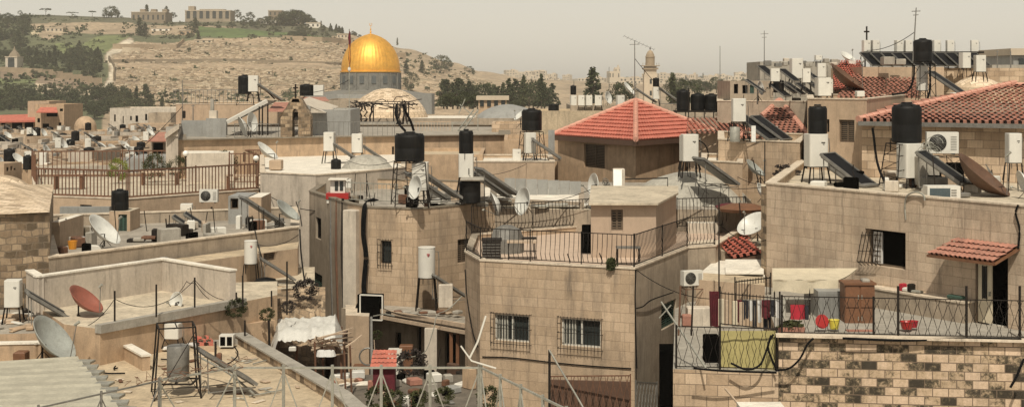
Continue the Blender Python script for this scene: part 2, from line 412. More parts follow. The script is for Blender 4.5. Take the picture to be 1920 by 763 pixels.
# ---------------------------------------------------------------- railings, fences
def railing(name, label, pts, h, mat='steel', sp=.12, r=.011, post=None, style='bars', rails=(0.06, 1.0), zoff=0, postr=.022, cat='railing', group=None):
    """pts: world points on the floor edge"""
    pts = [Vector(p) for p in pts]
    root = thing(name, label, cat, pts[0], group)
    rl = MB()
    for k in rails: rl.tube([p+Vector((0, 0, h*k)) for p in pts], r*1.7, 4)
    rl.build('rail', mat, root)
    bars = MB(); lens = [(pts[i+1]-pts[i]).length for i in range(len(pts)-1)]
    posts = []
    for i in range(len(pts)-1):
        a, b = pts[i], pts[i+1]; L = lens[i]; n = max(1, int(L/sp)); d = (b-a).normalized()
        if style == 'bars':
            for k in range(n): bars.tube([a.lerp(b, (k+.5)/n)+Vector((0, 0, h*rails[0])), a.lerp(b, (k+.5)/n)+Vector((0, 0, h*rails[-1]+ (0.05 if rails[-1] < .97 else 0)))], r, 4)
        elif style == 'belly':
            out = Vector((d.y, -d.x, 0))
            for k in range(n):
                q = a.lerp(b, (k+.5)/n)
                bars.tube([q+Vector((0, 0, h*rails[0])), q+out*.10+Vector((0, 0, h*.28)), q+out*.03+Vector((0, 0, h*.6)), q+Vector((0, 0, h*rails[-1]))], r, 4)
        elif style == 'wavy':
            for k in range(n):
                q = a.lerp(b, (k+.5)/n)
                bars.tube([q+d*(.05*sin(j*pi/2+k*pi))+Vector((0, 0, h*(rails[0]+(rails[-1]-rails[0])*j/6))) for j in range(7)], r, 4)
        elif style == 'cross':
            np_ = max(1, int(L/(post or 1.3)))
            for k in range(np_):
                p, q = a.lerp(b, k/np_), a.lerp(b, (k+1)/np_); m = p.lerp(q, .5)
                bars.tube([m+Vector((0, 0, h*.04)), p+Vector((0, 0, h*.95))], r, 4); bars.tube([m+Vector((0, 0, h*.04)), q+Vector((0, 0, h*.95))], r, 4)
        np_ = max(1, int(L/(post or 2.0)))
        for k in range(np_+(1 if i == len(pts)-2 else 0)): posts.append(a.lerp(b, k/np_))
    if style != 'none': bars.build('bar_panel', mat, root)
    for q in posts: MB().tube([q, q+Vector((0, 0, h*1.04))], postr, 6).build('post', mat, root)
    return root
def cable(label, pts, r=.02, mat='cable', name='cable', cat='cable', sag=0, n=10, group=None):
    pts = [Vector(p) for p in pts]; out = []
    if sag:
        for i in range(len(pts)-1):
            for k in range(n): t = k/n; out.append(pts[i].lerp(pts[i+1], t)-Vector((0, 0, sag*4*t*(1-t))))
        out.append(pts[-1])
    elif len(pts) > 2 and name in ('cable', 'hose', 'pipe'):
        q = [pts[0]*2-pts[1]]+pts+[pts[-1]*2-pts[-2]]
        for i in range(1, len(q)-2):
            for k in range(6):
                t = k/6; a, b, c, d = q[i-1:i+3]
                out.append(((b*2)+(c-a)*t+(a*2-b*5+c*4-d)*t*t+(b*3-a-c*3+d)*t**3)*.5)
        out.append(pts[-1])
    else: out = pts
    return mbtag(MB().tube(out, r, 5), name, mat, label, cat, group, True)
# ---------------------------------------------------------------- prop builders (each call makes one thing at a world point)
def place(root, p, rz=0, s=1.0):
    root.location = p; root.rotation_euler = (0, 0, rz); root.scale = (s, s, s) if not isinstance(s, tuple) else s
    return root
_proto = {}
def inst(key, make, label, cat, group, p, rz=0, s=1.0):
    if key not in _proto:
        r = _proto[key] = make(); first = True
    else: r = copy_tree(_proto[key])
    OFF[r.name] = Vector((0, 0, 0))
    tag(r, label, cat)
    if 'group' in r.keys() and not group: del r['group']
    if group: r['group'] = group
    return place(r, p, rz, s)
def _tank(slim):
    def f():
        t = thing('water_tank', 'x', 'x')
        r = .5; pr = [(0, 0), (.47, 0), (.5, .03)]
        pr += [(.5, .10), (.497, .12), (.5, .14), (.5, .46), (.495, .48), (.5, .5), (.5, .86)]
        pr += [(.5, .92), (.48, .96), (.40, 1.0), (.20, 1.05 if not slim else 1.02), (.0, 1.05 if not slim else 1.02)]
        MB().lathe(pr, 28).build('tank_body', 'black', t, True)
        MB().lathe([(0, 1.09), (.17, 1.09), (.19, 1.07), (.19, 1.03), (0, 1.03)], 16).build('lid', 'black', t, True)
        lug = MB()
        for k in range(8): a = pi*k/4+.2; lug.box((.41*cos(a), .41*sin(a), 1.0), (.10, .03, .035), a)
        lug.build('top_ribs', 'black', t)
        MB().tube([(.1, -.42, .08), (.1, -.56, .08), (.1, -.58, -.25)], .022, 6).build('outlet_pipe', 'steel', t, True)
        return t
    return f
def tank(px, py, wpx, hpx, Y, label, group=None, slim=False):
    p = P(px, py, Y); s = wpx*Y/F
    return inst('tank%d' % slim, _tank(slim), label, 'water tank', group, p, random.uniform(0, 6), (s, s, hpx*Y/F/1.07))
def _heaterbox():
    t = thing('solar_boiler', 'x', 'x'); m = MB(); n = 28
    def ring(k, z):
        for j in range(n):
            a = 2*pi*(j+.5)/n; e = .22; m.v.append(Vector((k*.25*math.copysign(abs(cos(a))**e, cos(a)), k*.25*math.copysign(abs(sin(a))**e, sin(a)), z)))
    for k, z in ((.97, 0), (1, .01), (1, .99), (.97, 1.0)): ring(k, z)
    for q in range(3):
        for j in range(n): A = q*n+j; B = q*n+(j+1) % n; m.f.append([A, B, B+n, A+n]); m.m.append(0)
    m.f.append([3*n+j for j in range(n)]); m.f.append([n-1-j for j in range(n)]); m.m += [0, 0]
    m.build('casing', 'white', t)
    b = MB(); b.box((.1, -.253, .74), (.10, .006, .03)); b.box((.11, -.253, .69), (.05, .006, .02)); b.build('sticker', 'steel', t)
    pp = MB(); pp.tube([(.24, 0, .85), (.34, 0, .85), (.36, 0, .6), (.36, 0, -.15)], .014, 5); pp.tube([(-.1, -.1, 0), (-.1, -.1, -.2)], .014, 5); pp.build('pipe', 'galv_dk', t, True)
    return t
def _heater():
    t = thing('solar_boiler', 'x', 'x')
    MB().lathe([(0, 0), (.24, 0), (.25, .01), (.25, .99), (.24, 1.0), (0, 1.0)], 26).build('tank_body', 'white', t, True)
    MB().lathe([(0, 1.006), (.252, 1.006), (.256, .995), (.256, .975), (.25, .97)], 26).build('end_cap', 'white', t, True)
    b = MB()
    for k in range(3): b.box((.06, -.249, .80-.035*k), (.09-.02*k, .012, .014))
    b.build('sticker', 'clothred', t)
    pp = MB(); pp.tube([(.24, 0, .85), (.34, 0, .85), (.36, 0, .6), (.36, 0, -.15)], .014, 5); pp.tube([(-.1, -.1, 0), (-.1, -.1, -.2)], .014, 5)
    pp.build('pipe', 'galv_dk', t, True)
    return t
def heater(px, py, wpx, hpx, Y, label, group=None, legs=0, rz=None, round_=False):
    """py: bottom of the white cylinder"""
    p = P(px, py, Y); s = wpx*Y/F/.5
    r = inst('heater%d' % round_, _heater if round_ else _heaterbox, label, 'water heater', group, p, random.uniform(-.16, .22) if rz is None else rz, (s, s, hpx*Y/F))
    if legs:
        L_ = legs*Y/F/(hpx*Y/F)
        cs = [(-.22, -.22), (.22, -.22), (.22, .22), (-.22, .22)]
        pl = MB()
        for k in range(4):
            a, b = Vector((*cs[k], -.005)), Vector((cs[k][0]*1.35, cs[k][1]*1.35, -L_)); MB().tube([a, b], .022, 4).build('leg', 'steel', r, M=None) if False else None
            lg = MB().tube([a, b], .022, 4); OFF.setdefault(r.name, Vector((0, 0, 0))); lg.build('leg', 'steel', r)
            pl.tube([a, (*cs[(k+1) % 4], -.005)], .02, 4)
        pl.build('platform', 'steel', r)
    return r
def stand(px, py, wpx, hpx, Y, label, mat='steel', splay=1.25, slim=False, rz=.2, group=None, floors=1):
    """steel tower; py: its top"""
    top = P(px, py, Y); h = hpx*Y/F; w_ = wpx*Y/F/2; bw = w_*splay; r = .022 if not slim else .016
    t = thing('steel_stand', ' '.join(label.split()[:16]), 'stand', (top.x, top.y, top.z-h), group)
    M_ = Matrix.Rotation(rz, 3, 'Z'); O = Vector((top.x, top.y, top.z-h))
    cs = [(-1, -1), (1, -1), (1, 1), (-1, 1)]
    T = [O + M_ @ Vector((a*w_, b*w_, h-.03)) for a, b in cs]; B = [O + M_ @ Vector((a*bw, b*bw, 0)) for a, b in cs]
    for k in range(4): MB().tube([B[k], T[k]], r, 4).build('leg', mat, t)
    fr = MB()
    for k in range(4): fr.tube([T[k], T[(k+1) % 4]], r, 4)
    for k in range(3): fr.tube([T[0].lerp(T[1], k/2), T[3].lerp(T[2], k/2)], r*.8, 4)
    fr.build('platform', mat, t)
    br = MB()
    for k in range(4):
        for fl in range(floors):
            z0, z1 = fl/floors, (fl+1)/floors
            j = (k+1) % 4
            br.tube([B[k].lerp(T[k], z0+.05), B[j].lerp(T[j], z1-.05)], r*.55, 4)
            br.tube([B[k].lerp(T[k], z0+.08), B[j].lerp(T[j], z0+.08)], r*.55, 4)
    br.build('brace', mat, t)
    return t
def _panel():
    t = thing('solar_collector', 'x', 'x')      # 1 wide along y, 1.9 long, leaning: high edge at x=0, sloping down to +x
    a = R(34); L = 1.6; ex = Vector((cos(a), 0, -sin(a))); up = Vector((sin(a), 0, cos(a))); O = Vector((-L*cos(a)/2, 0, L*sin(a)+.12))
    rot = Matrix((ex, (0, 1, 0), up)).transposed()
    c = O+ex*L/2
    MB().box(c, (L-.08, .92, .05), rot=rot).build('glass', 'panelglass', t)
    f = MB()
    for s_ in (-1, 1): f.box(c+Vector((0, s_*.48, 0))+up*.012, (L, .04, .08), rot=rot); f.box(c+ex*s_*(L/2-.02)+up*.012, (.04, .91, .078), rot=rot)
    f.build('frame', 'galv_dk', t)
    MB().box(c-up*.052, (L-.1, .9, .03), rot=rot).build('back_sheet', 'galv_dk', t)
    l = MB()
    for s_ in (-.4, .4):
        l.tube([O+Vector((.08, s_, -.06)), (O.x+.1, s_, 0)], .018, 4); l.tube([O+Vector((.1, s_, -.1)), O+ex*(L-.1)+Vector((0, s_, -.06))], .018, 4)
        l.tube([(O.x+.1, s_, .02), (O.x+L*cos(a)-.02, s_, .05)], .018, 4)
    l.build('support', 'galv_dk', t)
    return t
def panel(px, py, Y, label, s=1.0, rz=0, group=None):
    """px,py: centre of its foot on the roof"""
    rz += .32 if px < 1000 else (.0 if px < 1360 else -.55)
    return inst('panel', _panel, label, 'solar collector', group, P(px, py, Y), rz, s)
def dish(px, py, long_px, Y, phi, asp, label, mat='dish', mast=.5, group=None, foot=None):
    """px,py centre of the bowl; phi: screen direction (degrees, ccw from right) its face is turned to; asp: minor/major"""
    d = long_px*Y/F; ph = R(phi); a = sqrt(1-asp*asp)
    c = P(px, py, Y); vw = (Vector((0, 0, CZ))-c).normalized(); rt_ = Vector((0, 0, 1)).cross(vw).normalized(); up_ = vw.cross(rt_); n = (rt_*a*cos(ph)+up_*a*sin(ph)+vw*asp).normalized()
    base = Vector((c.x-n.x*.12, c.y-n.y*.12, c.z-mast-d*.25)) if foot is None else Vector(foot)
    t = thing('satellite_dish', label, 'satellite dish', base, group)
    q = n.to_track_quat('Z', 'Y').to_matrix(); rr = d/2
    m = MB(); pr = []
    for k in range(8): x = rr*k/7; pr.append((x, .22*d*(x/rr)**2-.10*d))
    back = [(x, z-.018) for x, z in pr[::-1]]
    m.lathe(pr+[(rr+.01, pr[-1][1]), (rr+.01, pr[-1][1]-.02)]+back, 30)
    m.v = [c+q @ v for v in m.v]; m.build('reflector', mat, t, True)
    k = d*.62; tip = c+n*k - (q @ Vector((0, 1, 0)))*0
    low = c + (q @ Vector((0, 0, .10*d)))
    dn = Vector((0, 0, -1)); e = (dn-n*dn.dot(n)).normalized()
    MB().tube([c+e*rr*.96+n*.08*d, c+n*k*.95+e*rr*.15], .014, 5).build('arm', 'galv_dk', t)
    MB().tube([c+n*k*.88+e*rr*.13, c+n*k*1.06+e*rr*.15], [.035, .045], 8).build('receiver_head', 'galv', t)
    b = MB(); b.tube([base, Vector((base.x, base.y, c.z-n.z*.1)), c-n*.10*d], .026, 6)
    if mast > .25:
        for an in (.6, 2.7, 4.7): b.tube([base+Vector((.25*cos(an), .25*sin(an), 0)), base+Vector((0, 0, mast*.55))], .014, 4)
    b.build('mast', 'steel', t)
    return t
def _ac():
    t = thing('ac_unit', 'x', 'x')      # 0.85 wide, 0.32 deep, 0.6 high; front toward -y
    MB().box((0, 0, .33), (.85, .32, .58)).build('casing', 'white', t)
    f = MB(); 
    for k in range(6): r_ = .04+.036*k; f.lathe([(r_, -.004), (r_+.010, 0), (r_, .004)], 28)
    for k in range(8): a = k*pi/4; f.tube([(0, 0, 0), (.235*cos(a), .235*sin(a), 0)], .005, 4)
    M_ = Matrix.Translation((-.13, -.175, .33)) @ Matrix.Rotation(R(90), 4, 'X')
    f.build('fan_guard', 'galv_dk', t, M=M_)
    d_ = MB().lathe([(0, 0), (.235, 0), (.235, .006), (0, .006)], 28); d_.build('fan_opening', 'dark', t, M=Matrix.Translation((-.13, -.163, .33)) @ Matrix.Rotation(R(90), 4, 'X'))
    s_ = MB()
    for k in range(9): s_.box((.29, -.164, .14+.045*k), (.16, .008, .012))
    s_.build('side_grille', 'galv_dk', t)
    l = MB(); l.box((-.3, 0, .02), (.06, .34, .04)); l.box((.3, 0, .02), (.06, .34, .04)); l.build('foot', 'steel', t)
    return t
def ac(px, py, Y, wpx, label, rz=0, group=None):
    return inst('ac', _ac, label, 'air conditioner', group, P(px, py, Y), rz, wpx*Y/F/.85)
def antenna(px, pyb, pyt, Y, label, bars=2, r=.02, tilt=0, group=None, yagi=False):
    a, b = P(px, pyb, Y), P(px+tilt, pyt, Y)
    t = thing('antenna', label, 'antenna', a, group)
    MB().tube([a, b], [r, r*.6], 5).build('mast', 'galv_dk', t)
    L = (b-a).length; m = MB()
    if yagi:
        c, e = b+Vector((-.6, .2, .25)), b+Vector((1.1, -.3, -.55)); m.tube([c, e], .014, 4)
        for k in range(9): q = c.lerp(e, k/8); m.tube([q+Vector((.1, .35, .08)), q-Vector((.1, .35, .08))], .008, 4)
    for k in range(bars):
        q = a.lerp(b, .93-.07*k-.0*k); wd = min(.45, L*.08)*(1 if k % 2 == 0 else .6)
        m.tube([q-Vector((wd, 0, 0)), q+Vector((wd, 0, .02))], r*.6, 4)
    if m.v: m.build('crossbar', 'galv_dk', t)
    return t
def globe_lamp(px, py, rpx, Y, pyb, label):
    c = P(px, py, Y); b = P(px, pyb, Y); r = rpx*Y/F
    t = thing('globe_lamp', label, 'lamp', b)
    MB().lathe([(r*sin(pi*k/10), c.z-r*cos(pi*k/10)) for k in range(11)], 18, (c.x, c.y, 0)).build('globe', 'globe', t, True)
    MB().tube([b, c-Vector((0, 0, r))], .03, 6).build('post', 'steel', t)
    MB().lathe([(0, c.z-r-.06), (.08, c.z-r-.04), (.05, c.z-r+.03), (0, c.z-r+.03)], 10, (c.x, c.y, 0)).build('lamp_base', 'steel', t)
    return t
def dome(px, pyb, rpx, hpx, Y, mat, label, name='dome', cat='dome', knob=False, drum=0, sphere=None, n=36, flat=1.0):
    c = P(px, pyb, Y); r = rpx*Y/F; h = hpx*Y/F
    t = thing(name, label, cat, c-Vector((0, 0, drum)))
    # spherical cap of radius r and height h
    Rr = (r*r+h*h)/(2*h); a1 = math.acos(max(-1, min(1, (Rr-h)/Rr))); pr = [(Rr*sin(a1*(1-k/14)), c.z-(Rr-h)+Rr*cos(a1*(1-k/14))) for k in range(15)]
    pr[-1] = (0, pr[-1][1])
    m = MB().lathe(pr, n, (c.x, c.y, 0))
    rnd = random.Random(int(px))
    for v in m.v: v += Vector((noise.noise(v*1.1), noise.noise(v*1.1+Vector((7, 0, 0))), noise.noise(v*1.1+Vector((0, 9, 0)))))*r*.018
    m.build('shell', mat, t, True)
    if drum: MB().lathe([(r*1.03, c.z-drum), (r*1.03, c.z+.02), (r*.9, c.z+.04)], n, (c.x, c.y, 0)).build('drum', mat, t)
    if knob: MB().lathe([(0, c.z+h+.5), (.05, c.z+h+.3), (.14, c.z+h+.2), (.05, c.z+h+.08), (.1, c.z+h-.05)], 10, (c.x, c.y, 0)).build('finial', 'galv_dk', t, True)
    return t
def solid(name, label, cat, px, py, Y, size, mat, rz=0, group=None, bev=.03):
    """a bevelled block standing at a point"""
    p = P(px, py, Y) if not isinstance(px, Vector) else px; x, y, z = size[0]/2, size[1]/2, size[2]; b = min(bev, x*.4, y*.4, z*.3)
    m = MB(); M_ = Matrix.Rotation(rz, 3, 'Z')
    rings = [(x-b, y-b, 0), (x, y, b), (x, y, z-b), (x-b, y-b, z)]
    i0 = 0
    for (a, c, h) in rings:
        for sx, sy in ((-1, -1), (1, -1), (1, 1), (-1, 1)): m.v.append(p+M_ @ Vector((sx*a, sy*c, h)))
    for k in range(3):
        for j in range(4): m.f.append([4*k+j, 4*k+(j+1) % 4, 4*k+4+(j+1) % 4, 4*k+4+j]); m.m.append(0)
    m.f.append([3, 2, 1, 0]); m.f.append([12, 13, 14, 15]); m.m += [0, 0]
    return mbtag(m, name, mat, label, cat, group)
# ---------------------------------------------------------------- trees
def crown_mesh(kind, n, leaf, seed):
    rnd = random.Random(seed); m = MB()
    cl = []
    if kind == 'cypress':
        for k in range(60): z = (k+rnd.random())/60; rr = .15*(min(1, z*6+.3))*(1-z)**.6+.01; a = rnd.random()*6.28; cl.append((rr*.6*cos(a), rr*.6*sin(a), .05+z*.93, .035+rr*.5, .06))
    elif kind == 'pine':
        for k in range(60): z = ((k+rnd.random())/60)**1.3; rr = .30*(1-z)**.7+.02; a = rnd.random()*6.28; q = rnd.random()**.5; cl.append((rr*q*cos(a), rr*q*sin(a), .12+z*.84, .045+.06*(1-z), .05))
    elif kind == 'umbrella':
        for k in range(24): a = rnd.random()*6.28; q = .52*rnd.random()**.5; cl.append((q*cos(a), q*sin(a), .78+.12*(1-q*q*3)+rnd.uniform(-.04, .04), .13, .06))
    else:
        for k in range(30):
            a = rnd.random()*6.28; u = rnd.uniform(-.9, 1); q = sqrt(max(0, 1-u*u))*.42*rnd.uniform(.7, 1.1); cl.append((q*cos(a), q*sin(a), .50+u*.38, .14, .11))
    for i in range(n):
        x, y, z, r_, rz_ = rnd.choice(cl)
        d = Vector((rnd.gauss(0, 1), rnd.gauss(0, 1), rnd.gauss(0, 1))).normalized()*rnd.random()**.4
        p = Vector((x+d.x*r_, y+d.y*r_, z+d.z*rz_))
        a = Vector((rnd.gauss(0, 1), rnd.gauss(0, 1), rnd.gauss(0, 1))).normalized(); b = a.orthogonal().normalized()
        c = a.cross(b); s = leaf*rnd.uniform(.6, 1.4)
        m.face([p-b*s*.5, p+c*s*.35, p+b*s*.5, p-c*s*.35])
    return m
def trunk_mesh(kind):
    m = MB(); 
    if kind == 'umbrella':
        m.tube([(0, 0, 0), (.01, 0, .4), (0, .01, .7)], [.03, .022, .015], 6)
        for a in (0, 1.5, 3, 4.6): m.tube([(0, 0, .55), (.2*cos(a), .2*sin(a), .74)], [.015, .006], 5)
    elif kind == 'cypress': m.tube([(0, 0, 0), (0, 0, .5), (0, 0, .9)], [.03, .018, .004], 6)
    else:
        m.tube([(0, 0, 0), (.01, 0, .3), (0, 0, .6)], [.035, .025, .01], 6)
        for a in (.4, 2.2, 4.1, 5.3): m.tube([(0, 0, .25), (.22*cos(a), .22*sin(a), .62)], [.018, .005], 5)
    return m
TREES = {}
def tree(kind, base, h, label, wide=1.0, var=0, far=True, group=None, mat=None, n=None, cat='tree'):
    mat = mat or ('leaf_far' if far else 'leaf'); key = (kind, var, far, mat)
    nm = {'cypress': 'cypress_tree', 'pine': 'pine_tree', 'umbrella': 'umbrella_pine', 'round': 'leafy_tree'}[kind]
    if key not in TREES:
        t = thing(nm, label, cat)
        crown_mesh(kind, n or (1100 if far else 2600), .060 if far else .04, 100+var+len(kind)).build('crown', mat, t)
        trunk_mesh(kind).build('trunk', 'bark', t)
        TREES[key] = t; r = t
    else: r = copy_tree(TREES[key])
    tag(r, label, cat)
    if group: r['group'] = group
    elif 'group' in r.keys(): del r['group']
    return place(r, base, random.uniform(0, 6.28), (h*wide, h*wide, h))
# ---------------------------------------------------------------- ground, hill, far hills
def lerp_tab(tab, x):
    if x <= tab[0][0]: return tab[0][1]
    for (a, b), (c, d) in zip(tab, tab[1:]):
        if x <= c: t = (x-a)/(c-a); t = t*t*(3-2*t); return b+(d-b)*t
    return tab[-1][1]
SKY = [(-400, 44), (0, 34), (60, 28), (230, 33), (300, 42), (430, 40), (520, 44), (590, 46), (650, 63), (700, 78), (760, 92), (850, 118), (900, 134), (1000, 150), (1200, 158), (1500, 162)]
def Hpt(px, t):
    """t 0 at the foot, 1 at the crest"""
    base = 218; py = base+(lerp_tab(SKY, px)-base)*t; Y = 760+700*t
    return P(px, py, Y)
def hillpt(px, py):
    s = lerp_tab(SKY, px); t = (218-py)/(218-s); return Hpt(px, t)
def ground():
    m = MB(); xs = [-6000, -2500, -1000, -300, -60, 0, 60, 300, 1000, 2500, 6000]; ys = [-80, 0, 30, 70, 110, 180, 260, 400, 760, 1500, 3000, 6000, 12000]
    def z(Y): return lerp_tab([(0, 2.0), (30, 2.5), (70, 1.5), (110, 0), (260, -11), (400, -12), (760, -14), (1500, -16), (12000, -16)], Y)
    for y in ys:
        for x in xs: m.v.append(Vector((x, y, z(y))))
    n = len(xs)
    for j in range(len(ys)-1):
        for i in range(n-1): a = j*n+i; m.f.append([a, a+1, a+n+1, a+n]); m.m.append(0)
    o = m.build('ground', 'roof_grey'); o['kind'] = 'structure'
ground()
def poly_in(px, py, pts):
    c = False; n = len(pts)
    for i in range(n):
        x1, y1 = pts[i]; x2, y2 = pts[i-1]
        if (y1 > py) != (y2 > py) and px < (x2-x1)*(py-y1)/(y2-y1)+x1: c = not c
    return c
def hill():
    NX, NT = 460, 200; m = MB(); cols = []; X0, X1 = -420, 1500
    CEM = [(225, 88), (245, 80), (330, 82), (395, 74), (480, 70), (560, 74), (640, 82), (700, 96), (760, 112), (900, 148), (960, 175), (960, 260), (190, 260), (200, 190), (212, 150), (206, 112)]
    GR1 = [(365, 70), (372, 52), (420, 54), (500, 58), (620, 66), (480, 68), (410, 72)]
    GR2 = [(170, 78), (195, 66), (242, 66), (240, 80), (205, 96), (150, 112), (100, 92), (105, 80), (150, 85)]
    GR3 = [(0, 144), (72, 146), (75, 160), (0, 162)]
    BR = [(0, 134), (70, 136), (190, 156), (192, 166), (60, 152), (0, 143)]
    SO1 = [(60, 45), (250, 47), (250, 66), (140, 62), (90, 76), (62, 64)]
    PALE = [(58, 66), (60, 58), (80, 46), (80, 58), (68, 68)]
    PALE2 = [(84, 52), (125, 55), (122, 64), (88, 60)]
    C = dict(olive=(.10, .105, .05), tan=(.37, .275, .18), top=(.10, .095, .055), green=(.085, .125, .035), green2=(.14, .16, .06), brown=(.23, .165, .11), pale=(.50, .41, .27), band=(.27, .21, .13), path=(.50, .40, .28), soil=(.33, .25, .165))
    ROAD = [(244, 80), (222, 90), (204, 100), (204, 112), (214, 128), (210, 146), (202, 160), (190, 172), (182, 186)]
    def road_d(px, py):
        best = 99
        for (a, b), (c, d) in zip(ROAD, ROAD[1:]):
            L2 = (c-a)**2+(d-b)**2; t = max(0, min(1, ((px-a)*(c-a)+(py-b)*(d-b))/L2)); best = min(best, sqrt((px-a-t*(c-a))**2+(py-b-t*(d-b))**2))
        return best
    for j in range(NT+1):
        t = -.3+1.3*j/(NT-12) if j <= NT-12 else 1+(j-(NT-12))*.06
        for i in range(NX+1):
            px = X0+(X1-X0)*i/NX
            if t <= 1: p = Hpt(px, t); py = 218+(lerp_tab(SKY, px)-218)*t
            else:
                p = Hpt(px, 1); k = t-1; d = Vector((p.x, p.y, 0)).normalized(); p = p+d*k*900; p.z -= (k*2.2)**1.6*40; py = 30
            nx = noise.noise(Vector((p.x*.012, p.y*.012, 3)))*5; nyy = noise.noise(Vector((p.x*.02, p.y*.02, 8)))*3
            q, r = px+nx, py+nyy
            # terraces
            step = noise.noise(Vector((p.x*.004, p.y*.02, 1)))*2.2+noise.noise(Vector((p.x*.03, p.y*.03, 5)))*1.2
            if poly_in(q, r, CEM): c = C['tan']; 
            elif py < 66 and px > 240: c = C['top'] if r < 50 or px > 440 else C['soil']
            elif px > 620: c = C['soil']
            else: c = C['olive']
            if poly_in(q, r, CEM):
                for (y0, th_) in ((88+(px-230)*.0, 2.0), (116+ (px-300)*.01, 3.0), (146+(px-300)*.012, 2.2), (99, 1.2), (131, 1.0), (160, 1.6)):
                    if abs(r-y0) < th_: c = C['band']
            if py < 46 and px < 250: c = C['top']
            for pl, k in ((SO1, 'soil'), (GR2, 'green2'), (GR1, 'green'), (BR, 'brown'), (GR3, 'green2'), (PALE, 'pale'), (PALE2, 'pale')):
                if poly_in(q, r, pl): c = C[k]
            if 66 < px+nx < 190 and 150+(px-60)*.12 < py < 176: c = C['path'] if r > 160+(px-60)*.1 else C['brown']
            rd = road_d(px+nx*.3, py)
            if rd < 7: c = (.58, .50, .38) if rd < 5 else (.30, .235, .16)
            m.v.append(Vector((p.x, p.y, p.z+step*(.25 if t > .97 else 1)))); cols.append((*c, 1))
    n = NX+1
    for j in range(NT):
        for i in range(NX): a = j*n+i; m.f.append([a, a+1, a+n+1, a+n]); m.m.append(0)
    mt, nn, l, b = _mat('hill_ground'); v, tc = _tc(nn, l, False)
    va = nn.new('ShaderNodeVertexColor'); va.layer_name = 'cover'
    a1 = _noise(nn, l, v, .02, 6, .75); a2 = _noise(nn, l, v, .22, 4, .8); a3 = _noise(nn, l, v, .05, 5, .7, (1, .25, 6))
    col = _mul(nn, l, va.outputs['Color'], _ramp(nn, l, a1, [(.3, g(.72)), (.7, g(1.25))]))
    col = _mul(nn, l, col, _ramp(nn, l, a2, [(.32, g(.62)), (.5, g(1)), (.68, g(1.35))]))
    col = _mul(nn, l, col, _ramp(nn, l, a3, [(.35, g(.8)), (.65, g(1.12))]))
    l.new(col, b.inputs['Base Color']); b.inputs['Roughness'].default_value = .95
    o = m.build('hill', mt, None, True); o['kind'] = 'structure'
    ca = o.data.color_attributes.new('cover', 'FLOAT_COLOR', 'POINT')
    ca.data.foreach_set('color', [x for c in cols for x in c])
    # cemetery: low stone tombs in rows
    rnd = random.Random(5); tm = MB()
    for k in range(10000):
        px, py = rnd.uniform(205, 930), rnd.uniform(74, 205)
        if not poly_in(px, py, CEM) or road_d(px, py) < 7 or (noise.noise(Vector((px*.02, py*.06, 2))) < -.22 and rnd.random() < .8): continue
        p = hillpt(px, py); s_ = rnd.uniform(.7, 1.2)
        tm.box(p+Vector((0, 0, .5)), (2.6*s_, 1.5*s_, 1.0*rnd.uniform(.4, 1)), rnd.uniform(-.25, .25), mi=0 if rnd.random() < .38 else (1 if rnd.random() < .8 else 2))
    tag(tm.build('gravestones', ['tombpale', 'tombmid', 'tombdark']), 'rows of pale stone tombs covering the terraced hillside cemetery', 'graves', kind='stuff')
MT['hotelwall'] = plain('hotel_wall', (.30, .24, .17), dirt=0, var=.2, scale=.1, bump=0)
MT['tombpale'] = plain('tomb_pale', (.52, .43, .31), dirt=0, var=.2, scale=.1, bump=0)
MT['tombmid'] = plain('tomb_mid', (.33, .25, .165), dirt=0, var=.2, scale=.1, bump=0)
MT['tombdark'] = plain('tomb_dark', (.22, .17, .115), dirt=0, var=.2, scale=.1, bump=0)
hill()
def terrace_wall(pts, h, mat, label):
    m = MB()
    for (a, b), (c, d) in zip(pts, pts[1:]):
        for k in range(6):
            p, q = hillpt(a+(c-a)*k/6, b+(d-b)*k/6), hillpt(a+(c-a)*(k+1)/6, b+(d-b)*(k+1)/6)
            dd = q-p; m.box((p+q)/2+Vector((0, 0, h/2-1)), (sqrt(dd.x**2+dd.y**2)+.3, 1.0, h+2), atan2(dd.y, dd.x))
    mbtag(m, 'terrace_wall', mat, label, 'wall')
terrace_wall([(212, 90), (330, 92), (345, 80)], 3.5, 'tombmid', 'brown retaining wall along the top of the cemetery by the green field')
terrace_wall([(530, 75), (640, 80), (760, 110)], 4, 'tombmid', 'long low wall along the upper edge of the cemetery near the golden dome')
terrace_wall([(212, 118), (450, 116), (640, 124)], 2.5, 'tombdark', 'dark retaining wall running across the middle of the cemetery')
terrace_wall([(204, 112), (215, 130), (213, 150)], 3.5, 'tombdark', 'dark stone wall beside the pale winding hill road')
terrace_wall([(0, 137), (80, 141), (190, 160)], 4.5, 'tombmid', 'brown wall under the wooded slope left of the winding road')
terrace_wall([(230, 98), (262, 99)], 4, 'tombpale', 'pale short terrace wall beside the bend of the hill road')
# scrub nobody could count
def scrub():
    m = MB(); r = random.Random(19)
    for k in range(2300):
        px, py = r.uniform(-10, 900), r.uniform(30, 200)
        if px > 215 and 78 < py: 
            if r.random() < .93 and not (py > 176 and px > 250) and px < 640: continue
            if px >= 640 and r.random() < .5: continue
        if py < lerp_tab(SKY, px)+2 or 196 < px < 216: continue
        if 365 < px < 500 and 52 < py < 70: continue
        p = hillpt(px, py); s_ = r.uniform(.8, 2.8)
        for q in range(9):
            d = Vector((r.gauss(0, 1), r.gauss(0, 1), abs(r.gauss(0, .8))))*s_*.6; a = Vector((r.gauss(0, 1), r.gauss(0, 1), r.gauss(0, 1))).normalized(); b = a.orthogonal().normalized(); c = a.cross(b); e = s_*.55
            o = p+d; m.face([o-b*e, o+c*e, o+b*e, o-c*e])
    tag(m.build('scrub', 'leaf_far'), 'low scrub and bushes dotted over the hillside terraces', 'scrub', kind='stuff')
scrub()
